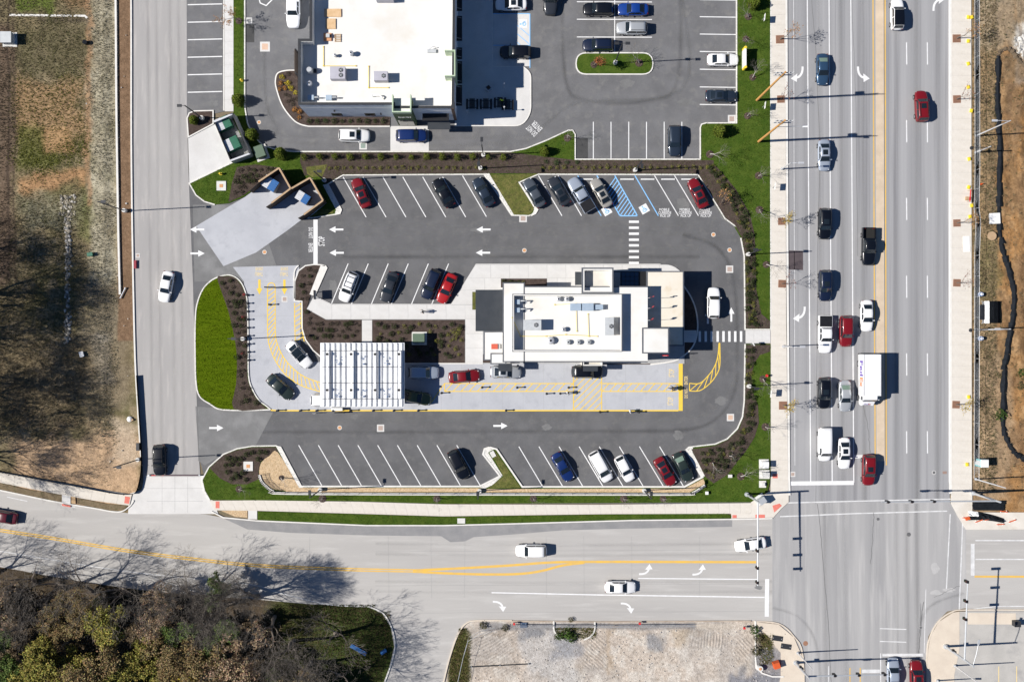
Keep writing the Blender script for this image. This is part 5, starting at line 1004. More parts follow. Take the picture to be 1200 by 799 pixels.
def car(kind, c, x, y, dx, dy, label, cat='car', roof=None, sun=False, rack=False, cover=False, rg=None, group=None):
    P = car_meshes(kind); L, Wd, H = KIND[kind][:3]; hl, hw = L / 2, Wd / 2; p = W(x, y, .8); nm = {'pickup': 'pickup_truck', 'van': 'cargo_van', 'minivan': 'minivan', 'suv': 'sport_utility_car', 'sedan': 'sedan_car', 'hatch': 'hatchback_car'}[kind]
    t = thing(nm, label, cat, (p.x, p.y, .035), math.atan2(-dy, dx), group); m = paint(c)
    link('body', P['body'], t, mat=m); link('cabin', P['cabin'], t, mat=m)
    link('windshield', P['windshield'], t); link('rear_window', P['rear_window'], t, mat=M_GLASSG if rg else None)
    for s in P['sides']: link('side_window', s, t)
    if roof: link('roof_panel', P['roof_panel'], t, mat=paint(roof) if roof != 'glass' else M_GLASS)
    elif sun: link('sunroof', P['sunroof'], t)
    for sx in (-.305, .305):
        for sy in (-1, 1): w = link('wheel', P['tyre'], t, (sx * L, sy * (hw - .09), .335)); link('rim', P['rim'], w)
    for sy in (-1, 1):
        link('headlight', P['light'], t, (hl - .26, sy * hw * .62, .66), sy * -.35, M_LAMPW); link('taillight', P['light'], t, (-hl + .13, sy * hw * .68, .82 if kind != 'pickup' else .85), sy * .1, M_LAMPR); link('mirror', P['mirror'], t, (KIND[kind][3] - .28, sy * (hw + .06), KIND[kind][7] + .05), 0, m if kind != 'van' else M_BLACK)
    if rack:
        for sy in (-1, 1): s = MB(); s.boxz(-1.7, sy * .58 - .025, .25, sy * .58 + .025, H + .03, H + .09); put('roof_rail', s, M_BLACK, t)
        for sx in ((-1.4, -.6, .1) if rack == 2 else ()): s = MB(); s.boxz(sx - .03, -.6, sx + .03, .6, H + .09, H + .13); put('roof_bar', s, M_BLACK, t)
    if kind == 'pickup':
        link('bed', P['bed'], t, mat=m); link('bed_liner', P['bed_liner'], t)
        if cover: link('bed_cover', P['bed_cover'], t)
    return t
UL = (-.5, -.866); DL = (-.4, .92); DR = (.5, .866); RT = (1, 0); LF = (-1, 0); UP = (0, -1); DN = (0, 1)
CARS = [
 ('pickup', 'white', 343.5, 11, DN, 'white pickup truck waiting beside the grey west wall of the shop', dict(cat='pickup')),
 ('suv', 'white', 415, 159, RT, 'white sport utility car with dark sunroof in the lane below the shop', dict(sun=True)),
 ('suv', 'blue', 482, 159, RT, 'dark blue sport utility car on the pale crossing slab under the green portal', {}),
 ('sedan', 'white', 599, 5, LF, 'white sedan with sunroof parked beside the shaded patio bay', dict(sun=True)),
 ('suv', 'black', 604, 61, LF, 'black sport utility car half in building shade on the accessible bay', {}),
 ('pickup', 'darkgrey', 645, -4, DN, 'dark pickup truck with pale bumper driving between the shop bays', dict(cat='pickup')),
 ('suv', 'black', 701.5, 11, LF, 'black sport utility car parked nose to tail with the bright blue sedan', {}),
 ('sedan', 'brightblue', 741.5, 11, LF, 'bright blue sedan in the double bays above the grass island', {}),
 ('suv', 'silver', 740.5, 33, LF, 'silver wagon parked next to the bright blue sedan', dict(rack=True)),
 ('suv', 'navy', 701, 53, LF, 'dark navy sport utility car in the bay touching the grass island', dict(rack=True)),
 ('sedan', 'white', 847, 70, RT, 'white sedan nosed in towards the yellow capped lawn sign', {}),
 ('sedan', 'slate', 845, 112.5, RT, 'dark slate sedan nosed in two bays from the white sedan by the lawn', dict(sun=True)),
 ('suv', 'slate', 790.5, 165, DN, 'dark slate crossover alone in the short bays above the hedge', {}),
 ('sedan', 'red', 423, 226, (-.38, -.925), 'dark red car with sunroof in the angled bay nearest the refuse enclosures', dict(sun=True)),
 ('sedan', 'black', 519.5, 226, UL, 'black sedan in the angled bay two bays from the planted peninsula', {}),
 ('sedan', 'slate', 566.5, 225, UL, 'slate blue sedan in the angled bay against the white kerb of the peninsula', {}),
 ('sedan', 'grey', 626, 226, UL, 'dull grey sedan just past the planted peninsula in the angled bays', {}),
 ('sedan', 'darkgrey', 655, 224, UL, 'dark charcoal sedan with open sunroof between the grey sedan and the silver pickup', dict(sun=True)),
 ('pickup', 'silverblue', 680.5, 228, UL, 'silver pickup truck with covered bed in the angled bays', dict(cat='pickup', cover=True)),
 ('sedan', 'beige', 704.5, 226, UL, 'pale beige sedan beside the blue striped aisle', dict(sun=True)),
 ('sedan', 'red', 818, 226.5, (-.42, -.907), 'red sedan in the curbside pick up bay at the hedge corner', dict(sun=True)),
 ('suv', 'white', 408.5, 336, (-.36, .933), 'white sport utility car with black roof rack bars', dict(rack=2)),
 ('sedan', 'darkgrey', 456, 336.5, (-.32, .947), 'dark grey sedan between empty bays opposite the walk', {}),
 ('suv', 'navy', 505, 333, DL, 'navy black sport utility car next to the bright red car', {}),
 ('sedan', 'brightred', 523.5, 338, DL, 'bright red car beside the pale walk corner', {}),
 ('suv', 'white', 836.3, 355, (.02, -1), 'white sport utility car leaving past the east end of the restaurant', {}),
 ('sedan', 'white', 194.5, 336, (-.2, .98), 'white sedan driving along the pale access road', {}),
 ('suv', 'black', 187, 539, DN, 'black sport utility car at the mouth of the access road', dict(rack=True)),
 ('sedan', 'white', 350.5, 415.5, (.66, .75), 'white car with black roof turning into the canopy', dict(roof='glass')),
 ('sedan', 'darkgreen', 328.5, 453.5, (.75, .66), 'very dark sedan in the outer drive-through lane', {}),
 ('suv', 'white', 382, 468.5, RT, 'white car with only its tail showing from under the canopy', {}),
 ('suv', 'silverblue', 496, 436.5, RT, 'pale blue grey car in the shade just past the canopy', {}),
 ('sedan', 'olive', 487, 465.5, (.98, .17), 'olive green car in the canopy shade in the outer lane', {}),
 ('sedan', 'red', 544, 441, (.99, -.09), 'red sedan rolling towards the first service window', {}),
 ('sedan', 'silver', 592.5, 436, (1, .02), 'silver car under the small awning of the service window', dict(sun=True)),
 ('suv', 'black', 688, 435.5, RT, 'black sport utility car under the awning at the white window bay', {}),
 ('suv', 'black', 537.5, 544, (.45, .893), 'black sport utility car alone beside the kerbed peninsula in the lower bays', {}),
 ('sedan', 'blue', 659.5, 547, DR, 'deep blue sedan in the lower angled bays', {}),
 ('minivan', 'white', 704, 546.5, (.48, .877), 'white minivan next to the white hatchback in the lower bays', {}),
 ('hatch', 'white', 732, 549, (.46, .888), 'small white hatchback next to the white minivan', {}),
 ('sedan', 'red', 779.5, 552.5, DR, 'dark red sedan next to the charcoal sedan at the end of the lower bays', dict(sun=True)),
 ('sedan', 'darkgreen', 800.5, 547, (.45, .893), 'charcoal sedan with greenish rear glass in the last lower bay by the kerb', dict(rg=True)),
 ('suv', 'white', 622.5, 645.3, LF, 'white car heading left in the upper lane of the pale south road', {}),
 ('sedan', 'white', 727, 688, RT, 'white sedan in the lane between the turn arrows of the south road', {}),
 ('sedan', 'white', 879.5, 638, (-.985, .17), 'white sedan turning off the junction under the signal arm', {}),
 ('sedan', 'maroon', 2, 605, (-.98, -.17), 'maroon car on the tree shaded bend of the south road', {}),
 ('sedan', 'steelblue', 964, 81.5, DN, 'steel blue sedan with greenish rear glass passing the first timber pole', dict(rg=True)),
 ('sedan', 'silverblue', 966, 182, DN, 'silver blue sedan with sunroof behind the pole shadows', dict(sun=True)),
 ('suv', 'black', 966.5, 262, DN, 'black sport utility car beside the yellow leaved street tree', dict(sun=True)),
 ('suv', 'navy', 967, 334.5, DN, 'dark navy sport utility car behind the white pickup in the queue', dict(sun=True)),
 ('pickup', 'black', 1018, 289, DN, 'black pickup truck alone in the lane by the tan median', dict(cat='pickup')),
 ('pickup', 'white', 967, 392, DN, 'white pickup truck with black bed cover in the queue', dict(cat='pickup', cover=True)),
 ('suv', 'red', 991.5, 388, DN, 'red sport utility car between the white pickup and the white sedan', {}),
 ('sedan', 'white', 1016, 370, DN, 'white sedan beside the red car in the lane along the median', {}),
 ('suv', 'black', 966, 460.5, DN, 'black sport utility car beside the silver sedan in the queue', dict(sun=True)),
 ('sedan', 'silver', 990.5, 464, DN, 'silver sedan with greenish rear glass alongside the box truck', dict(rg=True)),
 ('van', 'white', 966.5, 520.5, DN, 'white cargo van waiting near the stop line', dict(cat='van')),
 ('sedan', 'white', 989.5, 531, DN, 'white sedan with dark sunroof waiting at the stop line', dict(sun=True)),
 ('suv', 'red', 1018, 550.5, DN, 'dark red car with its nose past the turn lane stop line', dict(sun=True)),
 ('suv', 'white', 1051.5, 17, UP, 'white sport utility car with black roof driving away past the median', dict(roof='black')),
 ('suv', 'red', 1080, 124.5, (-.04, -1), 'dark red sport utility car with roof rails driving away along the dashed lanes', dict(rack=True, sun=True)),
 ('sedan', 'silverblue', 1047, 789, UP, 'silver white sedan at the stop line below the junction', {}),
 ('suv', 'red', 1074, 792, UP, 'dark red sport utility car at the stop line below the junction', dict(sun=True)),
]
for k, c, x, y, d, lab, kw in CARS: car(k, c, x, y, d[0] + R.uniform(-.015, .015), d[1] + R.uniform(-.015, .015), lab, **kw)
# box truck
t = thing('box_truck', 'large white delivery box truck with purple and orange lettering on its side', 'truck', (W(1017.5, 447, 1.6).x, W(1017.5, 444, 1.6).y, .02), math.radians(-90)); pw = paint('white'); BH = 3.4
s = MB(); s.boxz(-3.55, -1.2, 2.35, 1.2, .85, BH); bx_ = put('cargo_box', s, pw, t); s = MB(); s.boxz(-3.5, -1.15, 2.3, 1.15, BH + .001, BH + .03); put('roof_sheet', s, M_WPAINT, t)
for sy in (-1, 1): s = MB(); s.boxz(-3.57, sy * 1.2 - .03, 2.37, sy * 1.2 + .03, BH - .05, BH + .05); put('corner_rail', s, M_ALU, t)
s = MB(); s.boxz(-3.72, -1.15, -3.56, 1.15, .5, .75); put('rear_bumper', s, M_BLACK, t); s = MB(); s.boxz(-3.60, -1.1, -3.555, 1.1, .9, BH - .1); d_ = put('rear_door', s, M_ALU, t); s = MB(); s.boxz(-3.64, -.1, -3.605, .1, 1.4, 1.6); put('handle', s, M_BLACK, d_)
rows = []
for x, h, w in ((2.36, 2.75, 1.08), (2.9, 2.7, 1.07), (3.05, 2.35, 1.06), (3.25, 1.75, 1.05), (3.5, 1.55, 1.03), (3.75, 1.35, .98), (3.85, .7, .9)): rows.append([(x, -w, .5), (x, -w, h - .15), (x, -w * .85, h), (x, 0, h + .03), (x, w * .85, h), (x, w, h - .15), (x, w, .5)])
s = MB(); n = 7; s.v = [p for r in rows for p in r]
for i in range(len(rows) - 1):
    for j in range(n - 1): s.f.append([i * n + j, (i + 1) * n + j, (i + 1) * n + j + 1, i * n + j + 1]); s.m.append(0)
s.f.append(list(range(n * 6, n * 7))[::-1]); s.m.append(0); cab = put('cab', s, pw, t)
s = MB(); s.add([(3.06, -.92, 2.36), (3.06, .92, 2.36), (3.255, .95, 1.80), (3.255, -.95, 1.80)], [(0, 1, 2, 3)]); [s.add([(x_, y_, z_) for x_, y_, z_ in ((3.065, -.9, 2.38), (3.265, -.93, 1.82), (3.265, .93, 1.82), (3.065, .9, 2.38))], [(0, 1, 2, 3)])]; put('windshield', s, M_GLASS, cab)
for sy in (-1, 1):
    s = MB(); s.boxz(2.5, sy * 1.085 - .01, 3.0, sy * 1.085 + .01, 1.75, 2.3); put('side_window', s, M_GLASS, cab); s = MB(); s.boxz(2.9, sy * 1.3 - .12, 3.05, sy * 1.3 + .12, 1.7, 2.1); put('mirror', s, M_WPAINT, t)
    s = MB(); s.box((3.83, sy * .75, .85), (.1, .3, .2)); put('headlight', s, M_LAMPW, t)
    for x in (-2.2, 2.75): w = link('wheel', CARM['sedan']['tyre'], t, (x, sy * .98, .46), scale=(1.38, 1.3, 1.38)); link('rim', CARM['sedan']['rim'], w)
s = MB(); s.boxz(-3.4, -.45, 3.4, .45, .5, .8); put('chassis', s, M_BLACK, t)
M_PUR = mat('logo_purple', (.10, .03, .38), rough=.5); M_ORG = mat('logo_orange', (.85, .20, .02), rough=.5)
def decal(s_, x, z, w, h, m, side):
    o = text(bx_, s_, (0, 0, 0), w, h, 0, m, 0, .02); o.location = (x, side * 1.206, z); o.rotation_euler = (math.pi / 2, 0, 0 if side < 0 else math.pi)
decal('Fed', -1.55, 2.2, 2.2, 1.4, M_PUR, -1); decal('Ex', .45, 2.2, 1.35, 1.3, M_ORG, -1); decal('Fed', 1.1, 2.35, 1.9, 1.0, M_PUR, 1); decal('Ex', -.65, 2.35, 1.15, .9, M_ORG, 1)
o = text(cab, 'Fed', (0, 0, 0), .55, .24, 0, M_PUR, 0, .01); o.location = (3.62, -.17, 1.48); o.rotation_euler = (0, math.radians(35), math.pi / 2)
o.rotation_euler = (math.radians(45), 0, math.pi / 2); o.location = (3.66, -.25, 1.50); o = text(cab, 'Ex', (0, 0, 0), .36, .24, 0, M_RED, 0, .01); o.rotation_euler = (math.radians(45), 0, math.pi / 2); o.location = (3.66, .24, 1.50)
# ------------------------------------------------------------------ vegetation
def fastmesh(name, co, faces, col=None, mats=(), smooth_=False):
    """co (N,3), faces (M,k) arrays"""
    co = np.asarray(co, np.float32); faces = np.asarray(faces, np.int32); k = faces.shape[1]; me = bpy.data.meshes.new(name)
    me.vertices.add(len(co)); me.vertices.foreach_set('co', co.ravel()); me.loops.add(faces.size); me.loops.foreach_set('vertex_index', faces.ravel()); me.polygons.add(len(faces)); me.polygons.foreach_set('loop_start', np.arange(0, faces.size, k, dtype=np.int32)); me.update(calc_edges=True)
    if col is not None:
        at = me.color_attributes.new('Col', 'FLOAT_COLOR', 'POINT'); at.data.foreach_set('color', np.concatenate([col, np.ones((len(co), 1))], 1).astype(np.float32).ravel())
    for m in mats: me.materials.append(m)
    return me
def leaves(c, size, cols, rs, flat=.0, ratio=1.0):
    """one bent leaf clump (quad) at every centre"""
    n = len(c); size = np.broadcast_to(size, (n,)); a = rs.rand(n) * 6.283; u = np.stack([np.cos(a), np.sin(a), rs.uniform(-.6, .6, n) * (1 - flat)], 1); u /= np.linalg.norm(u, axis=1)[:, None]
    r = rs.normal(size=(n, 3)); r[:, 2] *= (1 - flat); r = np.cross(u, r + np.array([0, 0, flat * 3])); r /= np.linalg.norm(r, axis=1)[:, None] + 1e-6
    U = u * size[:, None] / 2; V = r * size[:, None] / 2 * ratio
    co = np.stack([c - U, c - V * .8, c + U, c + V * .8], 1).reshape(-1, 3); f = np.arange(4 * n).reshape(n, 4); cl = np.repeat(cols, 4, 0); return co, f, cl
def jit(col, n, rs, v=.35, h=.12):
    k = 1 + rs.uniform(-v, v, (n, 1)); return np.clip(np.array(col) * k * (1 + rs.uniform(-h, h, (n, 3))), .003, 1)
def ball(n, rs, shell=.55):
    d = rs.normal(size=(n, 3)); d /= np.linalg.norm(d, axis=1)[:, None]; r = (shell + (1 - shell) * rs.rand(n)) ** .7; return d * r[:, None]
def shrub_mesh(seed, r, h, col, n=110, size=.16, ratio=.7, lump=.25):
    rs = np.random.RandomState(seed); p = ball(n, rs, .35); p[:, 2] = np.abs(p[:, 2]); k = 1 + lump * np.sin(p[:, 0] * 5 + seed) * np.cos(p[:, 1] * 4.3 + seed * 2)
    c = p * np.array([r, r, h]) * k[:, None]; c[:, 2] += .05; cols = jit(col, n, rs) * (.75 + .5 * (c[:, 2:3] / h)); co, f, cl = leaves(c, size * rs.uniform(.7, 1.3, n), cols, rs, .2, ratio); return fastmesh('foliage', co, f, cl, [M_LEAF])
STEM = (lambda s: (s.tube((0, 0, 0), (0, 0, .3), .03, .015, 5), s.mesh('stem', [M_BARKD]))[1])(MB())
def plants(meshes, pts, label, group, name='shrub', z=.15, sc=(.8, 1.2), cat='shrub'):
    for x, y in pts:
        t = thing(name, label, cat, W(x, y, z), R.uniform(0, 6.28), group); k = R.uniform(*sc); t.scale = (k, k, k); link('foliage', R.choice(meshes), t); link('stem', STEM, t)
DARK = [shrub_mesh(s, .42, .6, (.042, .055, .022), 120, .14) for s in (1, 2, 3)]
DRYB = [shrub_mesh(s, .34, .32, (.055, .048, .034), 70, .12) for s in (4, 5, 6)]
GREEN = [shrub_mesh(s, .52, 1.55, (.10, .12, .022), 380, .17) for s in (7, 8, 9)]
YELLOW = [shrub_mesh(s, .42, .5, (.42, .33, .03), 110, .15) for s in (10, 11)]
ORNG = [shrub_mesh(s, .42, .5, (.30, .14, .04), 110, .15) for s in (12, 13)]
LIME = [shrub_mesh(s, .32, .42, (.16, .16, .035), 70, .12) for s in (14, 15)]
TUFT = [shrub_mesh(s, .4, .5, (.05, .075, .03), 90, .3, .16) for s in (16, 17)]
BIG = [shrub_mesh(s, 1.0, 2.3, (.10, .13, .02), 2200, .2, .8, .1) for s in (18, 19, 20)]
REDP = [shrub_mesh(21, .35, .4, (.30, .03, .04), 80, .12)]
def inside(p, poly_):
    c = False; n = len(poly_)
    for i in range(n):
        a, b = poly_[i], poly_[(i + 1) % n]
        if (a[1] > p[1]) != (b[1] > p[1]) and p[0] < (b[0] - a[0]) * (p[1] - a[1]) / (b[1] - a[1]) + a[0]: c = not c
    return c
def scatter(poly_, step, jt=.25, avoid=()):
    xs_ = [p[0] for p in poly_]; ys_ = [p[1] for p in poly_]; out = []; y = min(ys_) + step / 2; r = 0
    while y < max(ys_):
        x = min(xs_) + step / 2 + (step / 2 if r % 2 else 0)
        while x < max(xs_):
            p = (x + R.uniform(-jt, jt) * step, y + R.uniform(-jt, jt) * step)
            if inside(p, poly_) and not any(math.dist(p, a[:2]) < a[2] for a in avoid): out.append(p)
            x += step
        y += step * .9; r += 1
    return out
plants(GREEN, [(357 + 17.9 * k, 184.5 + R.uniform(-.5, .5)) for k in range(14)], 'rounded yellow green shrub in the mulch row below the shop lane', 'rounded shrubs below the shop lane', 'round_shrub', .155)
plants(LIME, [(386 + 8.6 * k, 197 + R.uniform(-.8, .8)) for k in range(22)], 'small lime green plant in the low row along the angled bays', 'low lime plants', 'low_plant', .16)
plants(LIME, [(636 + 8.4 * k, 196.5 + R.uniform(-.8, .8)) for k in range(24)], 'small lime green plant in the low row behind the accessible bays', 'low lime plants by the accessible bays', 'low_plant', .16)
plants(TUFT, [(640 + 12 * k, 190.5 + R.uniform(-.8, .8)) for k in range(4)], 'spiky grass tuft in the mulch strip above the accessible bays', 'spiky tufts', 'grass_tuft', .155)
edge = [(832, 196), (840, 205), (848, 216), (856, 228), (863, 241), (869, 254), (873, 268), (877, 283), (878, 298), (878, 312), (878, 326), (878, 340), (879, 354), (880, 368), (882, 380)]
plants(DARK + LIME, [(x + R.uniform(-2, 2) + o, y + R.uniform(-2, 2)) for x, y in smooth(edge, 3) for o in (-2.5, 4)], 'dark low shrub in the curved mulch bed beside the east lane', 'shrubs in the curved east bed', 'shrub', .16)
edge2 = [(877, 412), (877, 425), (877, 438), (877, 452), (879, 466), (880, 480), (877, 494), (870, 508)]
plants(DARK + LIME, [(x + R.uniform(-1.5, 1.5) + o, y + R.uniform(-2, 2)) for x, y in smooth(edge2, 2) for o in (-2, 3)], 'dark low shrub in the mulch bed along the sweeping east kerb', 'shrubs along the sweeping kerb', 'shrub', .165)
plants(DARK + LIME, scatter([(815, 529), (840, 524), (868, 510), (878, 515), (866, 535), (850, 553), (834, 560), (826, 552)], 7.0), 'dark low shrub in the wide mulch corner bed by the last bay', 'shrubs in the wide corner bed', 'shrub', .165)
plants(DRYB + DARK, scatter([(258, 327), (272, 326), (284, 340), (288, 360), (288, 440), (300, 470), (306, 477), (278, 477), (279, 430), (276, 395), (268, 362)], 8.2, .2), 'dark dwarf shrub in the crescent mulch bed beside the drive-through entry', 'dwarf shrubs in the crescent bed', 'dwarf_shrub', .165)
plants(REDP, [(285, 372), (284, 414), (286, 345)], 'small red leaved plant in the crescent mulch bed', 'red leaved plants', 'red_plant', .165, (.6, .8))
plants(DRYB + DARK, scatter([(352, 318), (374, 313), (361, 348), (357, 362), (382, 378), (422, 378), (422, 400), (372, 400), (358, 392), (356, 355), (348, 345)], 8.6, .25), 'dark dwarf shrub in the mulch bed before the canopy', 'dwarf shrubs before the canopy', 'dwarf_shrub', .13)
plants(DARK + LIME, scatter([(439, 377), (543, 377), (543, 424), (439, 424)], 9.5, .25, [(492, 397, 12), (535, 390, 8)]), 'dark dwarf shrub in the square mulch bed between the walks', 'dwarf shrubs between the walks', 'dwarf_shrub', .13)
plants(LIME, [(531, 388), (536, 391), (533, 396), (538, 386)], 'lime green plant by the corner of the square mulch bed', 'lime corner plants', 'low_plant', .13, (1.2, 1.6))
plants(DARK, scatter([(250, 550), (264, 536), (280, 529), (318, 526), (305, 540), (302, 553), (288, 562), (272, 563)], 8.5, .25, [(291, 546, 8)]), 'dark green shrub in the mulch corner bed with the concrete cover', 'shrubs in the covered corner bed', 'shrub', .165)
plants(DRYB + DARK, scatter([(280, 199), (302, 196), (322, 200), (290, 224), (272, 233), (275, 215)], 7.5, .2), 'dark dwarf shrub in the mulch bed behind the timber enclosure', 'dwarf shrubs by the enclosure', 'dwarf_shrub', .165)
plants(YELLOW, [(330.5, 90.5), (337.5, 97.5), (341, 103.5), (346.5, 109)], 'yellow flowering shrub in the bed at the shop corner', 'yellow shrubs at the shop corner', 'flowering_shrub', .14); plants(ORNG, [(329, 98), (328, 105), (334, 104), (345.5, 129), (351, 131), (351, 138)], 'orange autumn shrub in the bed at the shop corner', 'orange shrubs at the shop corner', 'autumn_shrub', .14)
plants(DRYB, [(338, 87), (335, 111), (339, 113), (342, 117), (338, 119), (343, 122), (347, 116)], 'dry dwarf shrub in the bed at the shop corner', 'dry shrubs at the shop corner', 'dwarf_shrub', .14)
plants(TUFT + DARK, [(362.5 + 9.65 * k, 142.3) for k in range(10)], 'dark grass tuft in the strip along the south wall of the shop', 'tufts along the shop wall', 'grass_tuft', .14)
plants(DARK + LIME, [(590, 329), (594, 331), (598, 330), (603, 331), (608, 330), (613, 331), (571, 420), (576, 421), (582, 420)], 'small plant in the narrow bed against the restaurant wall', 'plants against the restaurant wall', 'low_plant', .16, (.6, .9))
def round_tree(x, y, r, label, z=.13, group=None):
    t = thing('ornamental_tree', label, 'tree', W(x, y, z), R.uniform(0, 6), group); t.scale = (r,) * 3; s = MB(); s.tube((0, 0, 0), (0, 0, 1.2), .09, .05, 7); [s.tube((0, 0, .7), (math.cos(a) * .6, math.sin(a) * .6, 1.5), .04, .015, 5) for a in (0, 1.6, 3.1, 4.6)]; put('trunk', s, M_BARK, t); link('crown', R.choice(BIG), t, (0, 0, .3))
for x, y, r, lab in ((281, 119, .95, 'round green evergreen beside the pale walk near the refuse pad'), (297, 160, 1.0, 'round green evergreen in the grass beside the green cabinet'), (330, 181.5, .95, 'round green evergreen at the head of the shrub row'), (228.5, 142, .7, 'round green shrub beside the lamp in the mulch corner'), (638, 178.5, .75, 'small round evergreen on the triangular lawn by the lane text'), (842, 155, 1.0, 'round evergreen on the lawn beside the short bays'), (881.5, 6, .95, 'round evergreen on the lawn beside the main road sidewalk')): round_tree(x, y, r, lab)
# --- branching trees
def tree_mesh(seed, h, spread, levels=5, leaf=None, nleaf=0, lsize=.3, lean=(0, 0), twig=.012, first=.28, up=.25, kids=3, dens=1.0, bark_m=None):
    """-> trunk mesh (limbs) and crown mesh (twigs and leaves)"""
    rs = random.Random(seed); limbs = MB(); tw = MB(); tips = []
    def grow(p, d, L, r, lv):
        n = 3 if lv < 2 else 2; q = p
        for k in range(n):
            d = (d + Vector((rs.gauss(0, .12), rs.gauss(0, .12), rs.gauss(0, .08) + up * .08))).normalized(); q2 = q + d * (L / n); r2 = r * (1 - .28 / n * (k + 1) / 1.0)
            (limbs if lv < 3 else tw).tube(q, q2, r, max(twig * .6, r2), 6 if lv < 2 else (4 if lv < 3 else 3), False); q, r = q2, max(twig * .6, r2)
            if lv >= levels - 2: tips.append(q.copy())
        if lv >= levels: tips.append(q.copy()); return
        nk = kids + (1 if rs.random() < dens - .9 else 0)
        for k in range(nk):
            a = 2 * math.pi * (k + rs.uniform(-.3, .3)) / nk + lv * 1.3; u = d.orthogonal().normalized(); w = d.cross(u); sp = spread * rs.uniform(.6, 1.25); nd = (d + (u * math.cos(a) + w * math.sin(a)) * sp + Vector((0, 0, up))).normalized(); grow(q if k < 2 else p + (q - p) * rs.uniform(.5, .9), nd, L * rs.uniform(.62, .82), r * rs.uniform(.55, .72), lv + 1)
    d0 = Vector((lean[0], lean[1], 1)).normalized(); grow(Vector((0, 0, -.1)), d0, h * first, h * .022, 0)
    zs = max((v[2] for v in limbs.v + tw.v)); k = h / zs
    for s in (limbs, tw): s.v = [(v[0] * k, v[1] * k, v[2] * k) for v in s.v]
    tips = np.array([tuple(t * k) for t in tips]); tm = limbs.mesh('trunk', [bark_m or M_BARK]); rsn = np.random.RandomState(seed + 5)
    vs = np.array(tw.v); fs = np.array(tw.f); bark = np.array((.25, .22, .19)); cols = np.repeat(bark[None], len(vs), 0) * rsn.uniform(.7, 1.3, (len(vs), 1))
    if leaf is not None and nleaf:
        i = rsn.randint(0, len(tips), nleaf); c = tips[i] + rsn.normal(scale=h * .022, size=(nleaf, 3)); lc = jit(leaf, nleaf, rsn, .4, .15); co, f, cl = leaves(c, lsize * rsn.uniform(.6, 1.4, nleaf), lc, rsn, .15, .75); fs = np.concatenate([fs, f + len(vs)]); vs = np.concatenate([vs, co]); cols = np.concatenate([cols, cl])
    return tm, fastmesh('crown', vs, fs, cols, [M_LEAF])
def plant_tree(mm, x, y, z, label, group=None, sc=1.0, rz=None, name='tree', cat='tree', bark=None):
    t = thing(name, label, cat, W(x, y, z), R.uniform(0, 6.28) if rz is None else rz, group); t.scale = (sc,) * 3; link('trunk', mm[0], t); link('crown', mm[1], t); return t
T_BARE = [tree_mesh(s, 11, .62, 6) for s in (101, 102, 103)]
T_LEAN = [tree_mesh(s, 10.5, .62, 6, lean=(.15, .62)) for s in (104, 105, 98)]
T_DENSE = [tree_mesh(s, 14, .55, 6, kids=4) for s in (99, 97)]
T_BROWN = [tree_mesh(s, 10, .7, 6, (.26, .195, .095), 9000, .25) for s in (106, 107, 108)]
T_OLIVE = [tree_mesh(s, 9, .75, 5, (.27, .245, .065), 8000, .27) for s in (109, 110)]
T_TAN = [tree_mesh(s, 9, .7, 5, (.36, .26, .17), 3600, .28) for s in (111, 112)]
T_GRN = [tree_mesh(s, 8, .6, 5, (.12, .17, .05), 8000, .26) for s in (113, 114)]
T_YEL = [tree_mesh(s, 7, .65, 5, (.40, .30, .06), 2600, .26) for s in (115,)]
WOOD = {'bare': (T_BARE, 'bare grey tree with tangled twigs in the roadside wood', 'bare trees of the wood'), 'brown': (T_BROWN, 'brown leaved autumn tree in the roadside wood', 'brown trees of the wood'), 'olive': (T_OLIVE, 'olive yellow broad crowned tree in the roadside wood', 'olive trees of the wood'), 'tan': (T_TAN, 'tree with sparse pinkish tan leaves in the roadside wood', 'tan trees of the wood'), 'green': (T_GRN, 'green leaved tree in the roadside wood', 'green trees of the wood'), 'yellow': (T_YEL, 'small tree with golden leaves in the roadside wood', 'golden trees of the wood')}
wood = [('tan', 8, 692, .8), ('bare', 62, 708, .95), ('brown', 115, 700, .85), ('olive', 140, 722, 1.0), ('tan', 195, 722, .8), ('green', 258, 694, .72), ('green', 232, 728, .85), ('green', 20, 735, .9), ('olive', 80, 752, .95), ('brown', 130, 755, 1.05), ('olive', 172, 762, .95), ('olive', 105, 775, .9), ('green', 30, 770, .9), ('olive', 60, 790, .9), ('olive', 150, 790, 1.0), ('green', 182, 785, .7), ('brown', 215, 765, .9), ('yellow', 232, 775, .85), ('green', 262, 748, .85), ('green', 275, 728, .75), ('tan', 292, 770, .95), ('bare', 245, 790, .8), ('brown', 320, 800, .9), ('tan', 300, 738, .75), ('brown', 275, 800, .95), ('olive', 200, 806, .9), ('green', 330, 785, .7), ('brown', 355, 805, .8), ('bare', 40, 722, .8), ('olive', 190, 742, .7), ('brown', -15, 760, 1.0), ('brown', -20, 715, .9), ('bare', 0, 805, .9), ('brown', 100, 815, 1.0), ('green', 385, 812, .8), ('olive', 60, 765, .85), ('green', 5, 790, .8), ('brown', 240, 752, .85), ('tan', 205, 700, .6), ('brown', 90, 726, .8)]
for k, x, y, s in wood:
    ms, lab, gr = WOOD[k]; lab = ('large ' if s >= .95 else 'small ' if s <= .72 else '') + lab.replace(' in the roadside wood', ' at the road edge of the wood' if y < 712 else ' on the grassy corner side of the wood' if x > 225 else ' deep inside the roadside wood'); plant_tree(R.choice(ms), x, y, 0, lab, gr, s * R.uniform(.92, 1.05))
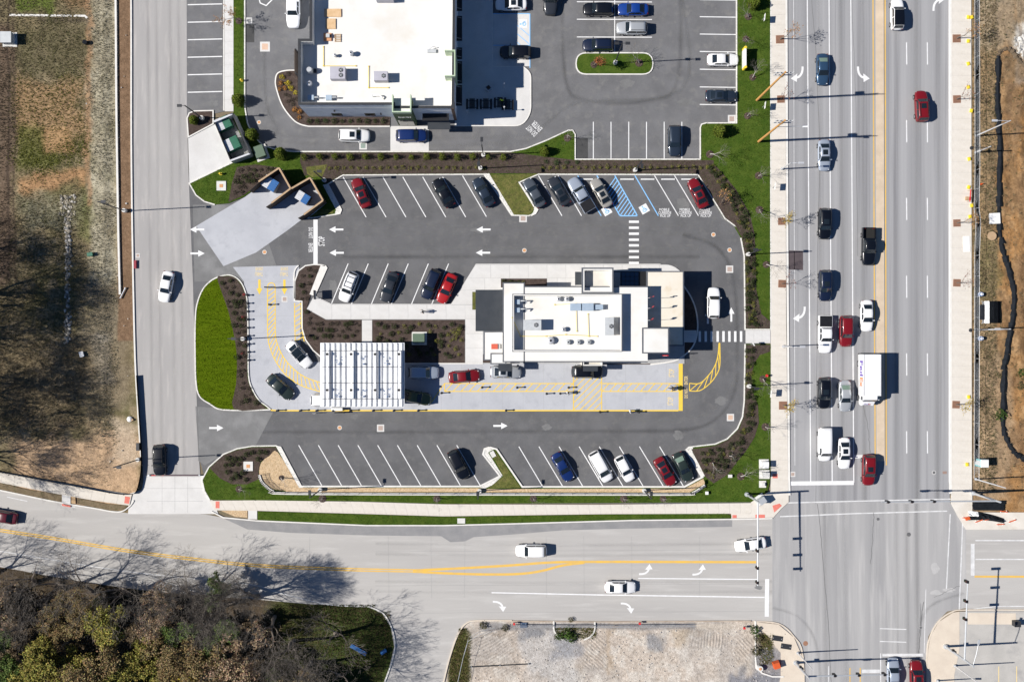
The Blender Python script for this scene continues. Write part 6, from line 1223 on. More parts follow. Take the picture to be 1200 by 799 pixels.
for x, y, s, rz in ((-75, 668, 1.3, .3), (-45, 672, 1.25, -.3), (-12, 680, 1.2, .1), (40, 684, 1.3, .0), (75, 690, 1.2, -.3), (110, 695, 1.3, .2), (150, 697, 1.25, -.15), (185, 702, 1.2, .1), (225, 704, 1.3, -.1), (262, 710, 1.3, -.25)): plant_tree(R.choice(T_LEAN), x, y, 0, 'bare tree leaning out over the south road from the edge of the wood', 'leaning edge trees', s, rz, 'leaning_tree')
for x, y, s, lab in ((272, 692, 1.05, 'tall dense bare tree at the road edge towards the grassy corner'), (303, 698, .95, 'tall dense bare tree where the wood meets the grassy corner')): plant_tree(T_DENSE[x % 2], x, y, 0, lab, None, s)
for x, y, s in ((322, 722, 1.2), (345, 750, 1.2), (365, 775, 1.25), (380, 798, 1.2), (395, 790, 1.1), (392, 742, 1.1), (330, 790, 1.2)): plant_tree(R.choice(T_BARE), x, y, 0, 'slender bare tree on the grassy corner beside the side street', 'bare trees on the grassy corner', s) if x < 390 else plant_tree(R.choice(T_LEAN), x, y, 0, 'slender bare tree on the grassy corner beside the side street', 'bare trees on the grassy corner', s, -.9)
for x, y, s in ((-85, 322, 1.45), (-105, 360, 1.6), (-72, 396, 1.55), (-100, 424, 1.7), (-75, 450, 1.65), (-108, 472, 1.65), (-78, 500, 1.45), (-85, 300, 1.2), (-135, 400, 1.7), (-62, 470, 1.3), (-62, 345, 1.3), (-75, 528, 1.35), (-60, 512, 1.2), (-100, 548, 1.3)): plant_tree(T_DENSE[y % 2] if y % 3 == 0 else R.choice(T_BARE), x, y, 0, 'tall tree of the row beside the open field', 'field row trees', s)
T_FAR = [tree_mesh(s, 9, .4, 5) for s in (116,)]
for y in (-5, 80, 137, 190): plant_tree(T_FAR[0], -75, y, 0, 'narrow bare tree of the row beside the field', 'narrow field trees', 1.0)
# --- young street and lawn trees
T_ST = [tree_mesh(s, 4.6, .42, 4, c, n, .16, twig=.01, first=.42) for s, c, n in ((121, (.40, .22, .09), 170), (122, (.30, .13, .09), 90), (123, (.46, .33, .06), 260))]
T_STAKE = [tree_mesh(s, 3.9, .5, 4, twig=.014, first=.42, bark_m=M_BARKP) for s in (124, 125)]; T_RED = tree_mesh(126, 4.4, .5, 4, (.34, .12, .05), 500, .17, twig=.01, first=.4); T_ORG = tree_mesh(127, 4.4, .55, 4, (.36, .19, .08), 420, .17, twig=.01, first=.4)
def street_tree(x, y, mm, lab, gr):
    t = plant_tree(mm, x, y, .14, lab, gr, R.uniform(.9, 1.05), R.uniform(-.04, .04), 'street_tree'); s = t.scale[0]
    b = MB(); b.box((0, 0, 0), (1.15, 1.15, .03)); g = put('tree_grate', b, M_RUST, t, loc=(0, 0, .02)); b = MB(); [b.box((0, (k - 3) * .15, .02), (1.0, .04, .02)) for k in range(7)]; put('grate_bar', b, M_BRWOOD, g)
for i, (x, y, k) in enumerate(((914, 46.5, 0), (915, 116.5, 1), (916, 259.5, 2), (916.5, 332.5, 1), (917.5, 475, 2))): street_tree(x, y, T_ST[k], ('young street tree with tan leaves in a rust brown grate on the lot side sidewalk', 'young street tree with sparse reddish leaves in a grate on the lot side sidewalk', 'young street tree with yellow leaves in a grate on the lot side sidewalk')[k], 'street trees on the lot side')
for i, (x, y, k) in enumerate(((1121, 45.5, 0), (1121.3, 116.5, 1), (1121.3, 261.5, 0), (1121.3, 331.5, 1), (1120.3, 474, 2))): street_tree(x, y, T_ST[k], ('young street tree with tan leaves in a grate beside the fenced dirt lot', 'young street tree with sparse reddish leaves in a grate beside the fenced dirt lot', 'young street tree with yellow leaves in a grate beside the fenced dirt lot')[k], 'street trees by the dirt lot')
M_RING = M_MULCH
def lawn_tree(x, y, mm, lab, gr=None, z=.13):
    t = plant_tree(mm, x, y, z, lab, gr, R.uniform(.9, 1.1), None, 'lawn_tree'); b = MB(); b.dome((0, 0, 0), .55, .08, 12, 3); put('mulch_ring', b, M_RING, t)
    for a in (0, 2.1, 4.2): b = MB(); b.tube((.4 * math.cos(a), .4 * math.sin(a), 0), (.4 * math.cos(a), .4 * math.sin(a), .7), .025, .025, 5); put('stake', b, M_TANWOOD, t)
for x, y in ((874, 46), (882, 91), (876, 136), (832, 181), (889, 206), (890, 246), (898, 310), (665, 162), (877, 20)): lawn_tree(x, y, R.choice(T_STAKE), 'bare staked young tree on the lawn along the main road' if x > 700 else 'bare staked young tree on the triangular lawn', 'staked lawn trees' if x > 700 else None)
lawn_tree(897, 308, T_STAKE[0], 'bare staked young tree on the lawn strip by the sweeping kerb', 'kerb lawn trees') if False else lawn_tree(894, 444, T_STAKE[0], 'bare staked young tree on the lawn strip by the sweeping kerb', 'kerb lawn trees'); lawn_tree(897, 500, T_STAKE[1], 'bare staked young tree on the lawn strip by the sweeping kerb', 'kerb lawn trees')
lawn_tree(696, 76, T_RED, 'young tree with rusty red leaves on the oval grass island'); lawn_tree(749, 74, T_STAKE[0], 'bare young tree in a mulch ring on the oval grass island'); lawn_tree(280, 25, T_ORG, 'young tree with orange brown leaves on the strip beside the pale walk')
lawn_tree(280, 573, T_STAKE[0], 'bare young tree on the grass below the mulch corner bed'); lawn_tree(316, 577.5, T_STAKE[1], 'bare young tree by the end of the retaining wall') if False else None
for x in (378, 512, 625, 731, 777): lawn_tree(x, 584, R.choice(T_STAKE), 'tiny bare young tree on the lawn strip between railing and sidewalk', 'young trees below the railing')
for x, y in ((855, 534), (868, 558), (835, 542)): lawn_tree(x, y, R.choice(T_STAKE), 'bare young tree at the wide mulch corner bed', 'corner bed trees', .16)
lawn_tree(846, 238, T_ST[0], 'young tree with tan leaves in the curved east bed', None, .16)
s = lawn_tree
t = thing('ring_planted_tree', 'dark ringed young tree on the round tan gravel bed', 'tree', W(329.5, 559.5, .18)); b = MB(); b.tube((0, 0, 0), (0, 0, .1), .36, .36, 14); put('soil_ring', b, M_MULCH, t); link('trunk', T_STAKE[0][0], t); link('crown', T_STAKE[0][1], t)
# weedy bushes on the vacant lots
for x, y, s_, lab in ((664, 741, 1.1, 'bright green bush in the kerbed half round bed of the rubble lot'), (670, 746, .9, 'leafy bush beside the bright bush of the half round bed'), (655, 745, .7, 'pale green weed bush in the half round bed'), (669, 725.5, .5, 'small weed bush growing at the south road kerb'), (884, 738, .9, 'grey green weed bush on the corner of the rubble lot'), (888, 748, .8, 'dry weed bush on the corner of the rubble lot'), (1171, 485, 1.1, 'green bush beside the black sediment roll'), (1197, 437, .9, 'green bush at the far side of the orange soil'), (1195, 452, .7, 'small bush on the orange soil'), (592, 735, .6, 'weed clump at the edge of the ridged soil'), (566, 732, .7, 'brown weed clump inside the tan kerb bend'), (1169, 440, .6, 'small weed near the black sediment roll'), (886, 762, .9, 'straggly weed bush near the orange barrel')):
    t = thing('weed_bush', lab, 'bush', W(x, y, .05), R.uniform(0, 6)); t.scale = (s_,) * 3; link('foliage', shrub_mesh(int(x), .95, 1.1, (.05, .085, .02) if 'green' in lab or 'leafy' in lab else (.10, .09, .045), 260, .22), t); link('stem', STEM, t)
# --- loose grass and litter nobody could count
def tufts(name, n, region, colf, h=(.12, .3), z=.0, zf=None, seed=5, wfac=.12):
    rs = np.random.RandomState(seed); P = []
    while len(P) < n:
        x = rs.uniform(region[0], region[2]); y = rs.uniform(region[1], region[3]); k = colf(x, y, rs)
        if k is not None: P.append((x, y) + tuple(k))
    P = np.array(P); N = len(P); B = 4; base = np.stack([(P[:, 0] - 600) / PPM, (399.5 - P[:, 1]) / PPM, np.full(N, z)], 1)
    if zf is not None: base[:, 2] += zf(P[:, 0], P[:, 1])
    base = np.repeat(base, B, 0); col = np.repeat(P[:, 2:5], B, 0) * rs.uniform(.7, 1.35, (N * B, 1)); a = rs.rand(N * B) * 6.283; hh = rs.uniform(h[0], h[1], N * B); d = np.stack([np.cos(a), np.sin(a)], 1); ln = hh * rs.uniform(.5, 1.1, N * B); w = np.stack([-d[:, 1], d[:, 0]], 1) * (hh * wfac + .012)[:, None]
    p0 = base.copy(); p0[:, :2] += w; p1 = base.copy(); p1[:, :2] -= w; p2 = base.copy(); p2[:, :2] += d * ln[:, None]; p2[:, 2] += hh
    co = np.stack([p0, p1, p2], 1).reshape(-1, 3); o = link(name, fastmesh(name, co, np.arange(len(co)).reshape(-1, 3), np.repeat(col, 3, 0), [M_LEAF])); o['kind'] = 'stuff'; return o
def fcol(x, y, rs):
    x += 5 * math.sin(y * .07) + rs.normal(0, 4); y += 9 * math.sin(x * .09) + rs.normal(0, 6)
    if x > 136 or (x > 100 and x < 107): return None
    if rs.rand() < .35 and not (90 < y < 198 and x < 104): return None
    if 92 < y < 170 and 22 < x < 104 and rs.rand() < .93:          # sown rows
        r = (y + .35 * x + 2 * math.sin(x * .13)) % 6.2
        if r > 3.0: return None
        if 52 < x < 84 and 148 < y < 182 and rs.rand() < .75: return None
        return (.10, .10, .03) if rs.rand() < .6 else (.17, .17, .035)
    if 200 < y < 224 and rs.rand() < .85: return None
    if y > 508 and rs.rand() < .88: return None
    if x > 106: return ((.32, .29, .21) if rs.rand() < .7 else (.15, .14, .075)) if rs.rand() < .7 else None
    if x < 18 and y < 330: return (.10, .08, .055) if rs.rand() < .5 else None
    if y > 400: return ((.21, .16, .10) if rs.rand() < .75 else (.12, .115, .055)) if rs.rand() < .7 else None
    if 150 < y < 198: return (.16, .17, .03) if rs.rand() < .7 else (.09, .10, .03)
    return ((.13, .115, .055), (.22, .18, .11), (.13, .13, .05))[rs.randint(3)] if rs.rand() < .75 else None
tl = tag(tufts('rough_grass', 42000, (-60, -40, 140, 570), fcol, (.08, .20), -.02, lambda x, y: np.maximum(0, field_h(x, y))), 'rough dry grass covering the open field', 'grass')
tl = tag(tufts('rough_weeds', 6000, (1140, -40, 1200, 575), lambda x, y, rs: ((.22, .17, .10) if rs.rand() < .75 else (.09, .09, .04)) if (x < 1166 and rs.rand() < .55) or rs.rand() < .04 else None, (.12, .3), .0, lambda x, y: dirt_h(x, y), 6), 'dry weeds scattered over the dirt lot behind the fence', 'weeds')
tl = tag(tufts('corner_grass', 9000, (320, 708, 460, 805), lambda x, y, rs: ((.05, .075, .02), (.08, .09, .03), (.12, .09, .05))[rs.randint(3)] if x < 458 - max(0, (y - 757)) * .3 and (y > 716 or x < 440) else None, (.10, .28), -.02, None, 7), 'rough grass on the shaded street corner', 'grass')
tl = tag(tufts('leaf_litter', 9000, (-40, 680, 330, 805), lambda x, y, rs: ((.24, .18, .11), (.15, .12, .07), (.28, .21, .14))[rs.randint(3)] if y > 670 + x * .13 + 16 else None, (.10, .3), -.02, None, 8, .4), 'fallen leaves and brush under the roadside wood', 'leaf litter')
tl = tag(tufts('fringe_weeds', 2500, (526, 726, 906, 805), lambda x, y, rs: ((.13, .12, .04), (.09, .11, .03), (.17, .13, .07))[rs.randint(3)] if (x < 551 - max(0, 742 - y) and x > 540 - (y - 728) * .25 and y > 736) or (890 < x < 905 and 742 < y < 778) or (650 < x < 698 and 735 < y < 748) else None, (.1, .35), .0, None, 9), 'weedy fringe round the rubble lot', 'weeds')
def lawnblades(name, polys, n, c, seed, z, lab):
    bb = (min(p[0] for q in polys for p in q), max(-20, min(p[1] for q in polys for p in q)), max(p[0] for q in polys for p in q), max(p[1] for q in polys for p in q))
    f = lambda x, y, rs: (c if rs.rand() < .8 else (c[0] * 1.9, c[1] * 1.5, c[2] * 1.6) if rs.rand() < .6 else (c[0] * .45, c[1] * .5, c[2] * .5)) if any(inside((x, y), q) for q in polys) else None
    tag(tufts(name, n, bb, f, (.03, .07), z, None, seed, .5), lab, 'grass')
lawnblades('lawn_grass', [lawn1], 22000, (.07, .122, .013), 15, .131, 'short mown grass of the lawns beside the shop and main road'); lawnblades('lawn_grass', [lawn2, verge], 13000, (.07, .122, .013), 16, .131, 'short mown grass of the lower lawns and verge'); lawnblades('lawn_grass', [lens_s], 5000, (.065, .105, .002), 17, .131, 'bright mown grass of the rounded drive-through island')
# rocks
def rocks(name, n, posf, size, cols, seed, lab):
    rs = np.random.RandomState(seed); base = np.array([(-1, -1, 0), (1, -1, 0), (1, 1, 0), (-1, 1, 0), (-.7, -.6, .9), (.6, -.7, .8), (.7, .6, 1.0), (-.6, .7, .85)]) * .5; fs = np.array([(4, 5, 6, 7), (0, 1, 5, 4), (1, 2, 6, 5), (2, 3, 7, 6), (3, 0, 4, 7)]); V = []; F = []; Cc = []
    for k in range(n):
        x, y = posf(rs); s = rs.uniform(*size); a = rs.rand() * 6.28; m = base * (1 + rs.uniform(-.25, .25, base.shape)) * s * np.array([1, rs.uniform(.6, 1), rs.uniform(.5, .9)]); p = W(x, y, .05); m[:, 2] += .10 if 'swale' in name else 0; xx = m[:, 0] * math.cos(a) - m[:, 1] * math.sin(a) + p.x; yy = m[:, 0] * math.sin(a) + m[:, 1] * math.cos(a) + p.y
        F.append(fs + len(V) * 8); V.append(np.stack([xx, yy, m[:, 2] + .1], 1)); Cc.append(np.repeat((np.array(cols[rs.randint(len(cols))]) * rs.uniform(.75, 1.2))[None], 8, 0))
    o = link(name, fastmesh(name, np.concatenate(V), np.concatenate(F), np.concatenate(Cc), [M_LEAF])); o['kind'] = 'stuff'; tag(o, lab, 'rocks')
rocks('rock_swale', 430, lambda rs: (80 + rs.normal(0, 1.6), rs.uniform(250, 402)) if rs.rand() < .78 else (80 + rs.uniform(-9, 9), rs.uniform(229, 252)), (.18, .52), ((.46, .41, .33), (.16, .15, .13), (.58, .55, .50), (.30, .27, .22)), 31, 'narrow line of pale rocks laid down the open field')
rocks('rubble_heap', 160, lambda rs: (rs.uniform(1188, 1204), rs.uniform(42, 74)), (.2, .7), ((.6, .58, .54), (.5, .48, .44)), 32, 'heap of broken white concrete on the dirt lot')
rocks('field_stones', 90, lambda rs: (rs.uniform(5, 150), rs.uniform(10, 560)), (.1, .25), ((.5, .47, .42), (.6, .58, .55)), 33, 'scattered pale stones on the open field')
rocks('gravel_debris', 500, lambda rs: (rs.uniform(550, 920), rs.uniform(736, 800)), (.06, .2), ((.5, .46, .41), (.36, .34, .33), (.58, .55, .51)), 34, 'loose stones over the rubble lot'); rocks('soil_clods', 260, lambda rs: (rs.uniform(1145, 1200), rs.uniform(0, 570)), (.08, .25), ((.40, .28, .16), (.30, .21, .13), (.5, .42, .3)), 35, 'soil clods over the dirt lot')
# ------------------------------------------------------------------ street furniture
def lot_lamp(x, y, h, label, heads, z=.13):
    t = thing('lot_lamp', label, 'lamp post', W(x, y, z), 0, 'parking lot lamp posts'); s = MB(); s.tube((0, 0, 0), (0, 0, .75), .30, .30, 14); put('base', s, M_CRETE, t); s = MB(); s.box((0, 0, .75 + (h - .75) / 2), (.13, .13, h - .75)); put('pole', s, M_WALLD, t)
    for a in heads:
        r = math.radians(a); s = MB(); c, q = math.cos(r), math.sin(r); s.box((c * .25, q * .25, h - .06), (.5, .06, .06), r); ar = put('arm', s, M_WALLD, t); s = MB(); s.box((c * .75, q * .75, h - .05), (.65, .38, .12), r); hd = put('lamp_head', s, M_WALLD, t); s = MB(); s.box((c * .75, q * .75, h - .115), (.5, .28, .012), r); put('lens', s, M_LAMPW, hd)
for x, y, h, hd, lab in ((147, 247.2, 10.4, (0,), 'tall lamp post on the mulch strip across from the concrete pad'), (163, 538, 10.0, (0,), 'tall lamp post at the mouth of the access road'), (237.5, 139, 8.5, (180,), 'lamp post in the small mulch corner beside the refuse pad'), (566.5, 182.3, 8.5, (90,), 'lamp post facing the shop lane in the hedge strip'), (563, 197.5, 8.5, (-90,), 'lamp post facing the angled bays in the hedge strip'), (744, 199.8, 8.5, (-90,), 'lamp post behind the accessible bays'), (720.7, 74.2, 10.4, (0, 180), 'double headed lamp post on the oval grass island'), (380.5, 211.7, 8.5, (0,), 'lamp post behind the timber refuse enclosures'), (285.5, 397, 8.5, (0,), 'lamp post in the crescent bed beside the drive-through'), (375.8, 573.2, 8.5, (90,), 'lamp post at the retaining wall by the gravel bed'), (562, 574.5, 8.5, (90,), 'lamp post at the retaining wall by the kerbed peninsula'), (754.5, 574.3, 8.5, (90,), 'lamp post at the retaining wall below the white hatchback'), (876, 298.3, 8.5, (180,), 'lamp post in the curved bed east of the restaurant'), (877, 452.3, 8.5, (180,), 'lamp post in the bed along the sweeping kerb')): lot_lamp(x, y, h, lab, hd)
def person(x, y, rz, shirt, trousers, hair, label, pose=0, z=.03):
    if pose not in PERS:
        bm_ = bpy.data.meshes.new('skeleton'); sw = .18 + .1 * (pose == 1); ar = .25 if pose == 0 else .45
        J = {'pelvis': (0, 0, .95, .13), 'waist': (0, 0, 1.12, .12), 'chest': (.02, 0, 1.34, .145), 'neck': (.02, 0, 1.49, .055), 'head': (.045, 0, 1.62, .085), 'crown': (.04, 0, 1.72, .07)}
        for s, n in ((-1, 'r'), (1, 'l')):
            k = sw * s; J.update({'hip' + n: (0, .1 * s, .9, .10), 'knee' + n: (.10 + k * .6, .1 * s, .5, .065), 'ankle' + n: (k * 1.2 - .03, .1 * s, .09, .045), 'toe' + n: (k * 1.2 + .16, .12 * s, .045, .04), 'sh' + n: (.01, .19 * s, 1.41, .06), 'el' + n: (-.02 - k * .5, .26 * s, 1.14, .047), 'wr' + n: (ar * .6 - k * .6, .25 * s, .95, .034), 'palm' + n: (ar * .75 - k * .6, .25 * s, .88, .036)})
        names = list(J); E = [('pelvis', 'waist'), ('waist', 'chest'), ('chest', 'neck'), ('neck', 'head'), ('head', 'crown')]
        for n in 'rl': E += [('pelvis', 'hip' + n), ('hip' + n, 'knee' + n), ('knee' + n, 'ankle' + n), ('ankle' + n, 'toe' + n), ('chest', 'sh' + n), ('sh' + n, 'el' + n), ('el' + n, 'wr' + n), ('wr' + n, 'palm' + n)]
        bm_.from_pydata([J[n][:3] for n in names], [(names.index(a), names.index(b)) for a, b in E], []); o = bpy.data.objects.new('tmp', bm_); COL.objects.link(o); m = o.modifiers.new('s', 'SKIN')
        for i, n in enumerate(names): v = bm_.skin_vertices[0].data[i]; v.radius = (J[n][3], J[n][3] * (1.25 if n in ('chest', 'waist', 'pelvis') else 1)); v.use_root = n == 'pelvis'
        o.modifiers.new('d', 'SUBSURF').levels = 1; bpy.context.view_layer.update(); me = bpy.data.meshes.new_from_object(o.evaluated_get(bpy.context.evaluated_depsgraph_get())); bpy.data.objects.remove(o)
        bm = bmesh.new(); bm.from_mesh(me)
        fg = MB()
        for n, sd in (('r', -1), ('l', 1)):
            p = Vector(J['palm' + n][:3])
            for i in range(4): a = p + Vector((-.03 + .02 * i, 0, -.02)); b = a + Vector((.012, -.008 * sd, -.05 - .008 * (i in (1, 2)))); fg.tube(a, b, .009, .008, 5); fg.tube(b, b + Vector((.0, -.02 * sd, -.03)), .008, .006, 5)
            a = p + Vector((.035, 0, .0)); fg.tube(a, a + Vector((.03, -.01 * sd, -.035)), .01, .008, 5)
        h = Vector(J['head'][:3]); fg.tube(h + Vector((.08, 0, .0)), h + Vector((.115, 0, -.015)), .018, .012, 5)
        for v in fg.v: bm.verts.new(v)
        bm.verts.ensure_lookup_table(); o0 = len(bm.verts) - len(fg.v)
        for f in fg.f: bm.faces.new([bm.verts[o0 + i] for i in f])
        bm.to_mesh(me); bm.free(); idx = []
        for pf in me.polygons:
            c = pf.center; arm = abs(c.y) > .2
            idx.append(2 if (c.z > 1.5 or (arm and c.z < 1.05)) else (1 if c.z < .98 and not arm else 0))
            if c.z < .1: idx[-1] = 3
        while len(me.materials) < 4: me.materials.append(None)
        me.polygons.foreach_set('material_index', idx); me.polygons.foreach_set('use_smooth', [True] * len(idx)); hm = MB(); hm.dome((.03, 0, 1.64), .112, .12, 10, 4); PERS[pose] = (me, hm.mesh('hair', [None], True))
    me, hm = PERS[pose]; t = thing('person', label, 'person', W(x, y, z), rz); b = link('body', me, t)
    for i, m in enumerate((shirt, trousers, M_SKIN, M_BLACK)): b.material_slots[i].link = 'OBJECT'; b.material_slots[i].material = m
    link('hair', hm, t, mat=hair)
PERS = {}; M_SKIN = mat('skin', (.50, .32, .23), rough=.6); M_HAIR = mat('dark_hair', (.03, .02, .015), rough=.7); M_DCLOTH = mat('dark_cloth', (.03, .032, .04), rough=.9); M_JEAN = mat('denim', (.05, .075, .13), rough=.9); M_WCLOTH = mat('white_cloth', (.75, .75, .75), rough=.9); M_LIMEV = mat('lime_vest', (.55, .75, .05), rough=.8)
person(496.5, 365.3, 3.1, M_DCLOTH, M_DCLOTH, M_HAIR, 'person in dark clothes walking along the pale walk by the bays', 1, .14); person(664.5, 460.3, 0.2, M_WCLOTH, M_DCLOTH, M_HAIR, 'person in a white top standing by the yellow hatching', 0); person(786.5, 454.2, 3.0, M_DCLOTH, M_DCLOTH, M_HAIR, 'person in dark clothes standing at the yellow stop bar', 1); person(788.5, 456.2, 2.0, M_JEAN, M_DCLOTH, M_HAIR, 'person in blue top beside the dark clothed person at the stop bar', 0)
person(737.5, 481.8, 0.2, M_WCLOTH, M_DCLOTH, M_HAIR, 'person in a white top walking on the asphalt edge of the drive-through', 1); person(588, 119.5, 1.2, M_LIMEV, M_DCLOTH, M_HAIR, 'person in a lime vest by the dark patio tables', 0, .13)
def bollard(x, y, lab, gr, m=M_BLACK, h=1.05, z=.03):
    t = thing('bollard', lab, 'bollard', W(x, y, z), 0, gr); s = MB(); s.tube((0, 0, 0), (0, 0, .05), .17, .17, 10); put('base', s, M_BLACK, t); s = MB(); s.tube((0, 0, .05), (0, 0, h), .085, .075, 10); put('post', s, m, t); s = MB(); s.dome((0, 0, h), .14, .12, 10, 3); s.tube((0, 0, h - .06), (0, 0, h), .14, .14, 10); put('cap', s, m, t)
for x, y in ((565, 453.8), (606, 454), (517.5, 460.3), (640.5, 461.2), (656.5, 461), (666.3, 454)): bollard(x, y, 'black post with round cap in the yellow hatched strip', 'black posts in the hatched strip')
for x in (326, 353, 372, 391.5, 411.5, 438, 462, 490.5, 593): bollard(x, 480.7, 'black post on the yellow edge line of the drive-through', 'black posts on the yellow edge line')
for x in (703, 748): bollard(x, 482.5, 'black post on the asphalt beside the yellow edge line', 'black posts beside the edge line')
for x, y in ((317, 357), ): bollard(x, y, 'black post in the curved hatching at the drive-through entry', None)
for k in range(9): bollard(290.2 + .2 * k, 346 + 9.5 * k, 'low dark post along the crescent bed kerb', 'low kerb posts', M_WALLD, .6, .14)
def menu_board(x, y, rz, lab, w=1.1, h=1.9):
    t = thing('menu_board', lab, 'sign', W(x, y, .03), rz); s = MB(); [s.tube((sx * w * .35, 0, 0), (sx * w * .35, 0, h * .45), .05) for sx in (-1, 1)]; put('leg', s, M_BLACK, t); s = MB(); s.box((0, 0, h * .7), (w, .16, h * .6)); put('cabinet', s, M_BLACK, t); s = MB(); s.box((0, -.09, h * .7), (w * .9, .02, h * .52)); put('panel', s, M_WALLG, t)
menu_board(319.5, 337.3, 0, 'slim dark entry bar sign at the head of the curved hatching', 1.5, 2.2); menu_board(399, 483, .0, 'pale low sign board by the edge line below the canopy', 1.4, 1.0); menu_board(371, 346, 1.6, 'dark menu board in the bed by the bays', 1.3, 2.0)
t = thing('lane_sign', 'white box sign standing by the edge line below the canopy', 'sign', W(396, 479, .03)); s = MB(); s.box((0, 0, .5), (1.6, .4, 1.0)); put('cabinet', s, M_WPAINT, t); s = MB(); s.box((0, 0, .05), (1.7, .5, .1)); put('foot', s, M_BLACK, t)
def cabinet(x, y, rz, d, m, lab, z=.13, pad=True):
    t = thing('utility_cabinet', lab, 'cabinet', W(x, y, z), rz); s = MB(); s.box((0, 0, d[2] / 2 + .12), d); b = put('body', s, m, t); s = MB(); s.box((0, 0, d[2] + .15), (d[0] + .1, d[1] + .1, .06)); put('lid', s, m, t); s = MB(); s.box((0, -.012 - d[1] / 2, d[2] / 2 + .15), (d[0] * .9, .02, d[2] * .75)); dr = put('door', s, m, t); s = MB(); s.box((d[0] * .3, -.04 - d[1] / 2, d[2] / 2), (.05, .04, .2)); put('handle', s, M_BLACK, dr)
    if pad: s = MB(); s.box((0, 0, .06), (d[0] + .6, d[1] + .6, .12)); put('pad', s, M_CRETE, t)
cabinet(306.5, 179.5, .35, (1.3, 1.6, 1.3), M_TGREEN, 'green transformer cabinet in the grass below the refuse enclosure'); cabinet(491.5, 396.5, 0, (1.6, 1.3, 1.4), M_TGREEN, 'green transformer cabinet in the mulch bed beside the canopy', .13)
cabinet(895, 543.5, 0, (.8, .8, 1.1), M_WPAINT, 'white cabinet in the lawn behind the stop line, the upper of three'); cabinet(895.5, 555.5, 0, (.9, .7, 1.1), M_CRETE, 'pale cabinet in the lawn behind the stop line, beside the red tactile strip'); cabinet(893.5, 567, 0, (.4, .4, .3), M_CRETE, 'small pale pit box in the lawn near the signal pole'); cabinet(891, 585, .6, (.9, .8, 1.3), M_GALV, 'grey signal control cabinet at the sidewalk corner')
cabinet(855, 557.3, 0, (.5, .35, .25), M_CRETE, 'tiny pale box in the lawn near the corner bed', .13, False); cabinet(827.7, 577, 0, (.35, .35, .3), M_WPAINT, 'tiny white box in the lawn by the end of the railing', .13, False)
cabinet(12, 47, 0, (1.5, 1.5, 1.3), M_HVAC, 'grey louvred box standing alone in the open field', .2); cabinet(107.5, 298.5, .2, (.7, .45, .6), M_DGREEN, 'small green box standing on the open field', .05, False); cabinet(97, 415, .3, (.5, .7, .4), M_WPAINT, 'small white box in the dark grass of the open field', .1, False)
t = thing('field_drum', 'small black drum lying in the field corner near the access strip', 'drum', W(101.5, 51, .1)); s = MB(); s.tube((0, 0, 0), (0, 0, .7), .32, .32, 12); put('body', s, M_BLACK, t); s = MB(); s.tube((0, 0, .7), (0, 0, .76), .34, .34, 12); put('lid', s, M_GEO, t)
def hydrant(x, y, m, lab):
    t = thing('fire_hydrant', lab, 'hydrant', W(x, y, .13)); s = MB(); s.tube((0, 0, 0), (0, 0, .6), .12, .11, 10); s.tube((0, 0, 0), (0, 0, .06), .2, .2, 10); put('barrel', s, m, t); s = MB(); s.dome((0, 0, .6), .14, .16, 10, 3); put('bonnet', s, m, t); s = MB(); s.tube((-.25, 0, .42), (.25, 0, .42), .06); s.tube((0, 0, .42), (0, -.22, .42), .075); put('nozzle', s, m, t)
hydrant(259, 204, M_YPAINT, 'yellow hydrant in the mown corner lawn'); hydrant(898.5, 440, M_RED, 'red hydrant on the lawn strip by the sweeping kerb'); hydrant(283.5, 94.5, M_YPAINT, 'yellow hydrant on the grass strip by the upper lot')
# lawn sign with yellow ends
t = thing('monument_sign', 'white lawn sign with rounded yellow ends facing the main road', 'sign', W(870.5, 71, .13)); s = MB(); s.box((0, 0, .2), (.25, 2.6, .4)); put('plinth', s, M_CRETE, t); s = MB(); s.box((0, 0, 1.1), (.26, 2.6, 1.4)); put('cabinet', s, M_WPAINT, t)
for sy in (-1, 1): s = MB(); s.tube((0, sy * 1.42, .4), (0, sy * 1.42, 1.85), .2, .2, 14); put('end_cap', s, M_YPAINT, t)
for sx in (-1, 1): s = MB(); s.box((sx * .14, 0, 1.1), (.02, 2.3, 1.2)); put('panel', s, mat('panel_white', (.72, .74, .72), rough=.4), t)
def small_sign(x, y, rz, lab, m=M_WPAINT, h=2.1, w=.6, gr=None, z=.13):
    t = thing('street_sign', lab, 'sign', W(x, y, z), rz, gr); s = MB(); s.tube((0, 0, 0), (0, 0, h + .3), .035, .035, 6); put('post', s, M_GALV, t); s = MB(); s.box((.05, 0, h), (.02, w, .75)); put('panel', s, m, t)
for x, y, lab in ((893, 24, 'white banner sign on the lawn beside the first street tree'), (893.5, 126, 'white banner sign on the lawn between the two timber poles'), (900.5, 461, 'white sign panel on the lawn strip near the lower street tree'), (905, 220, 'small sign at the lawn edge across from the black car')): small_sign(x, y, -.1, lab, M_WPAINT, 1.4, 1.0)
small_sign(370, 484, 1.57, 'small white sign by the posts of the edge line', M_WPAINT, 1.1, .5, None, .03); small_sign(880, 403.5, .5, 'white sign at the footpath in the east bed', M_WPAINT, 1.5, .5)
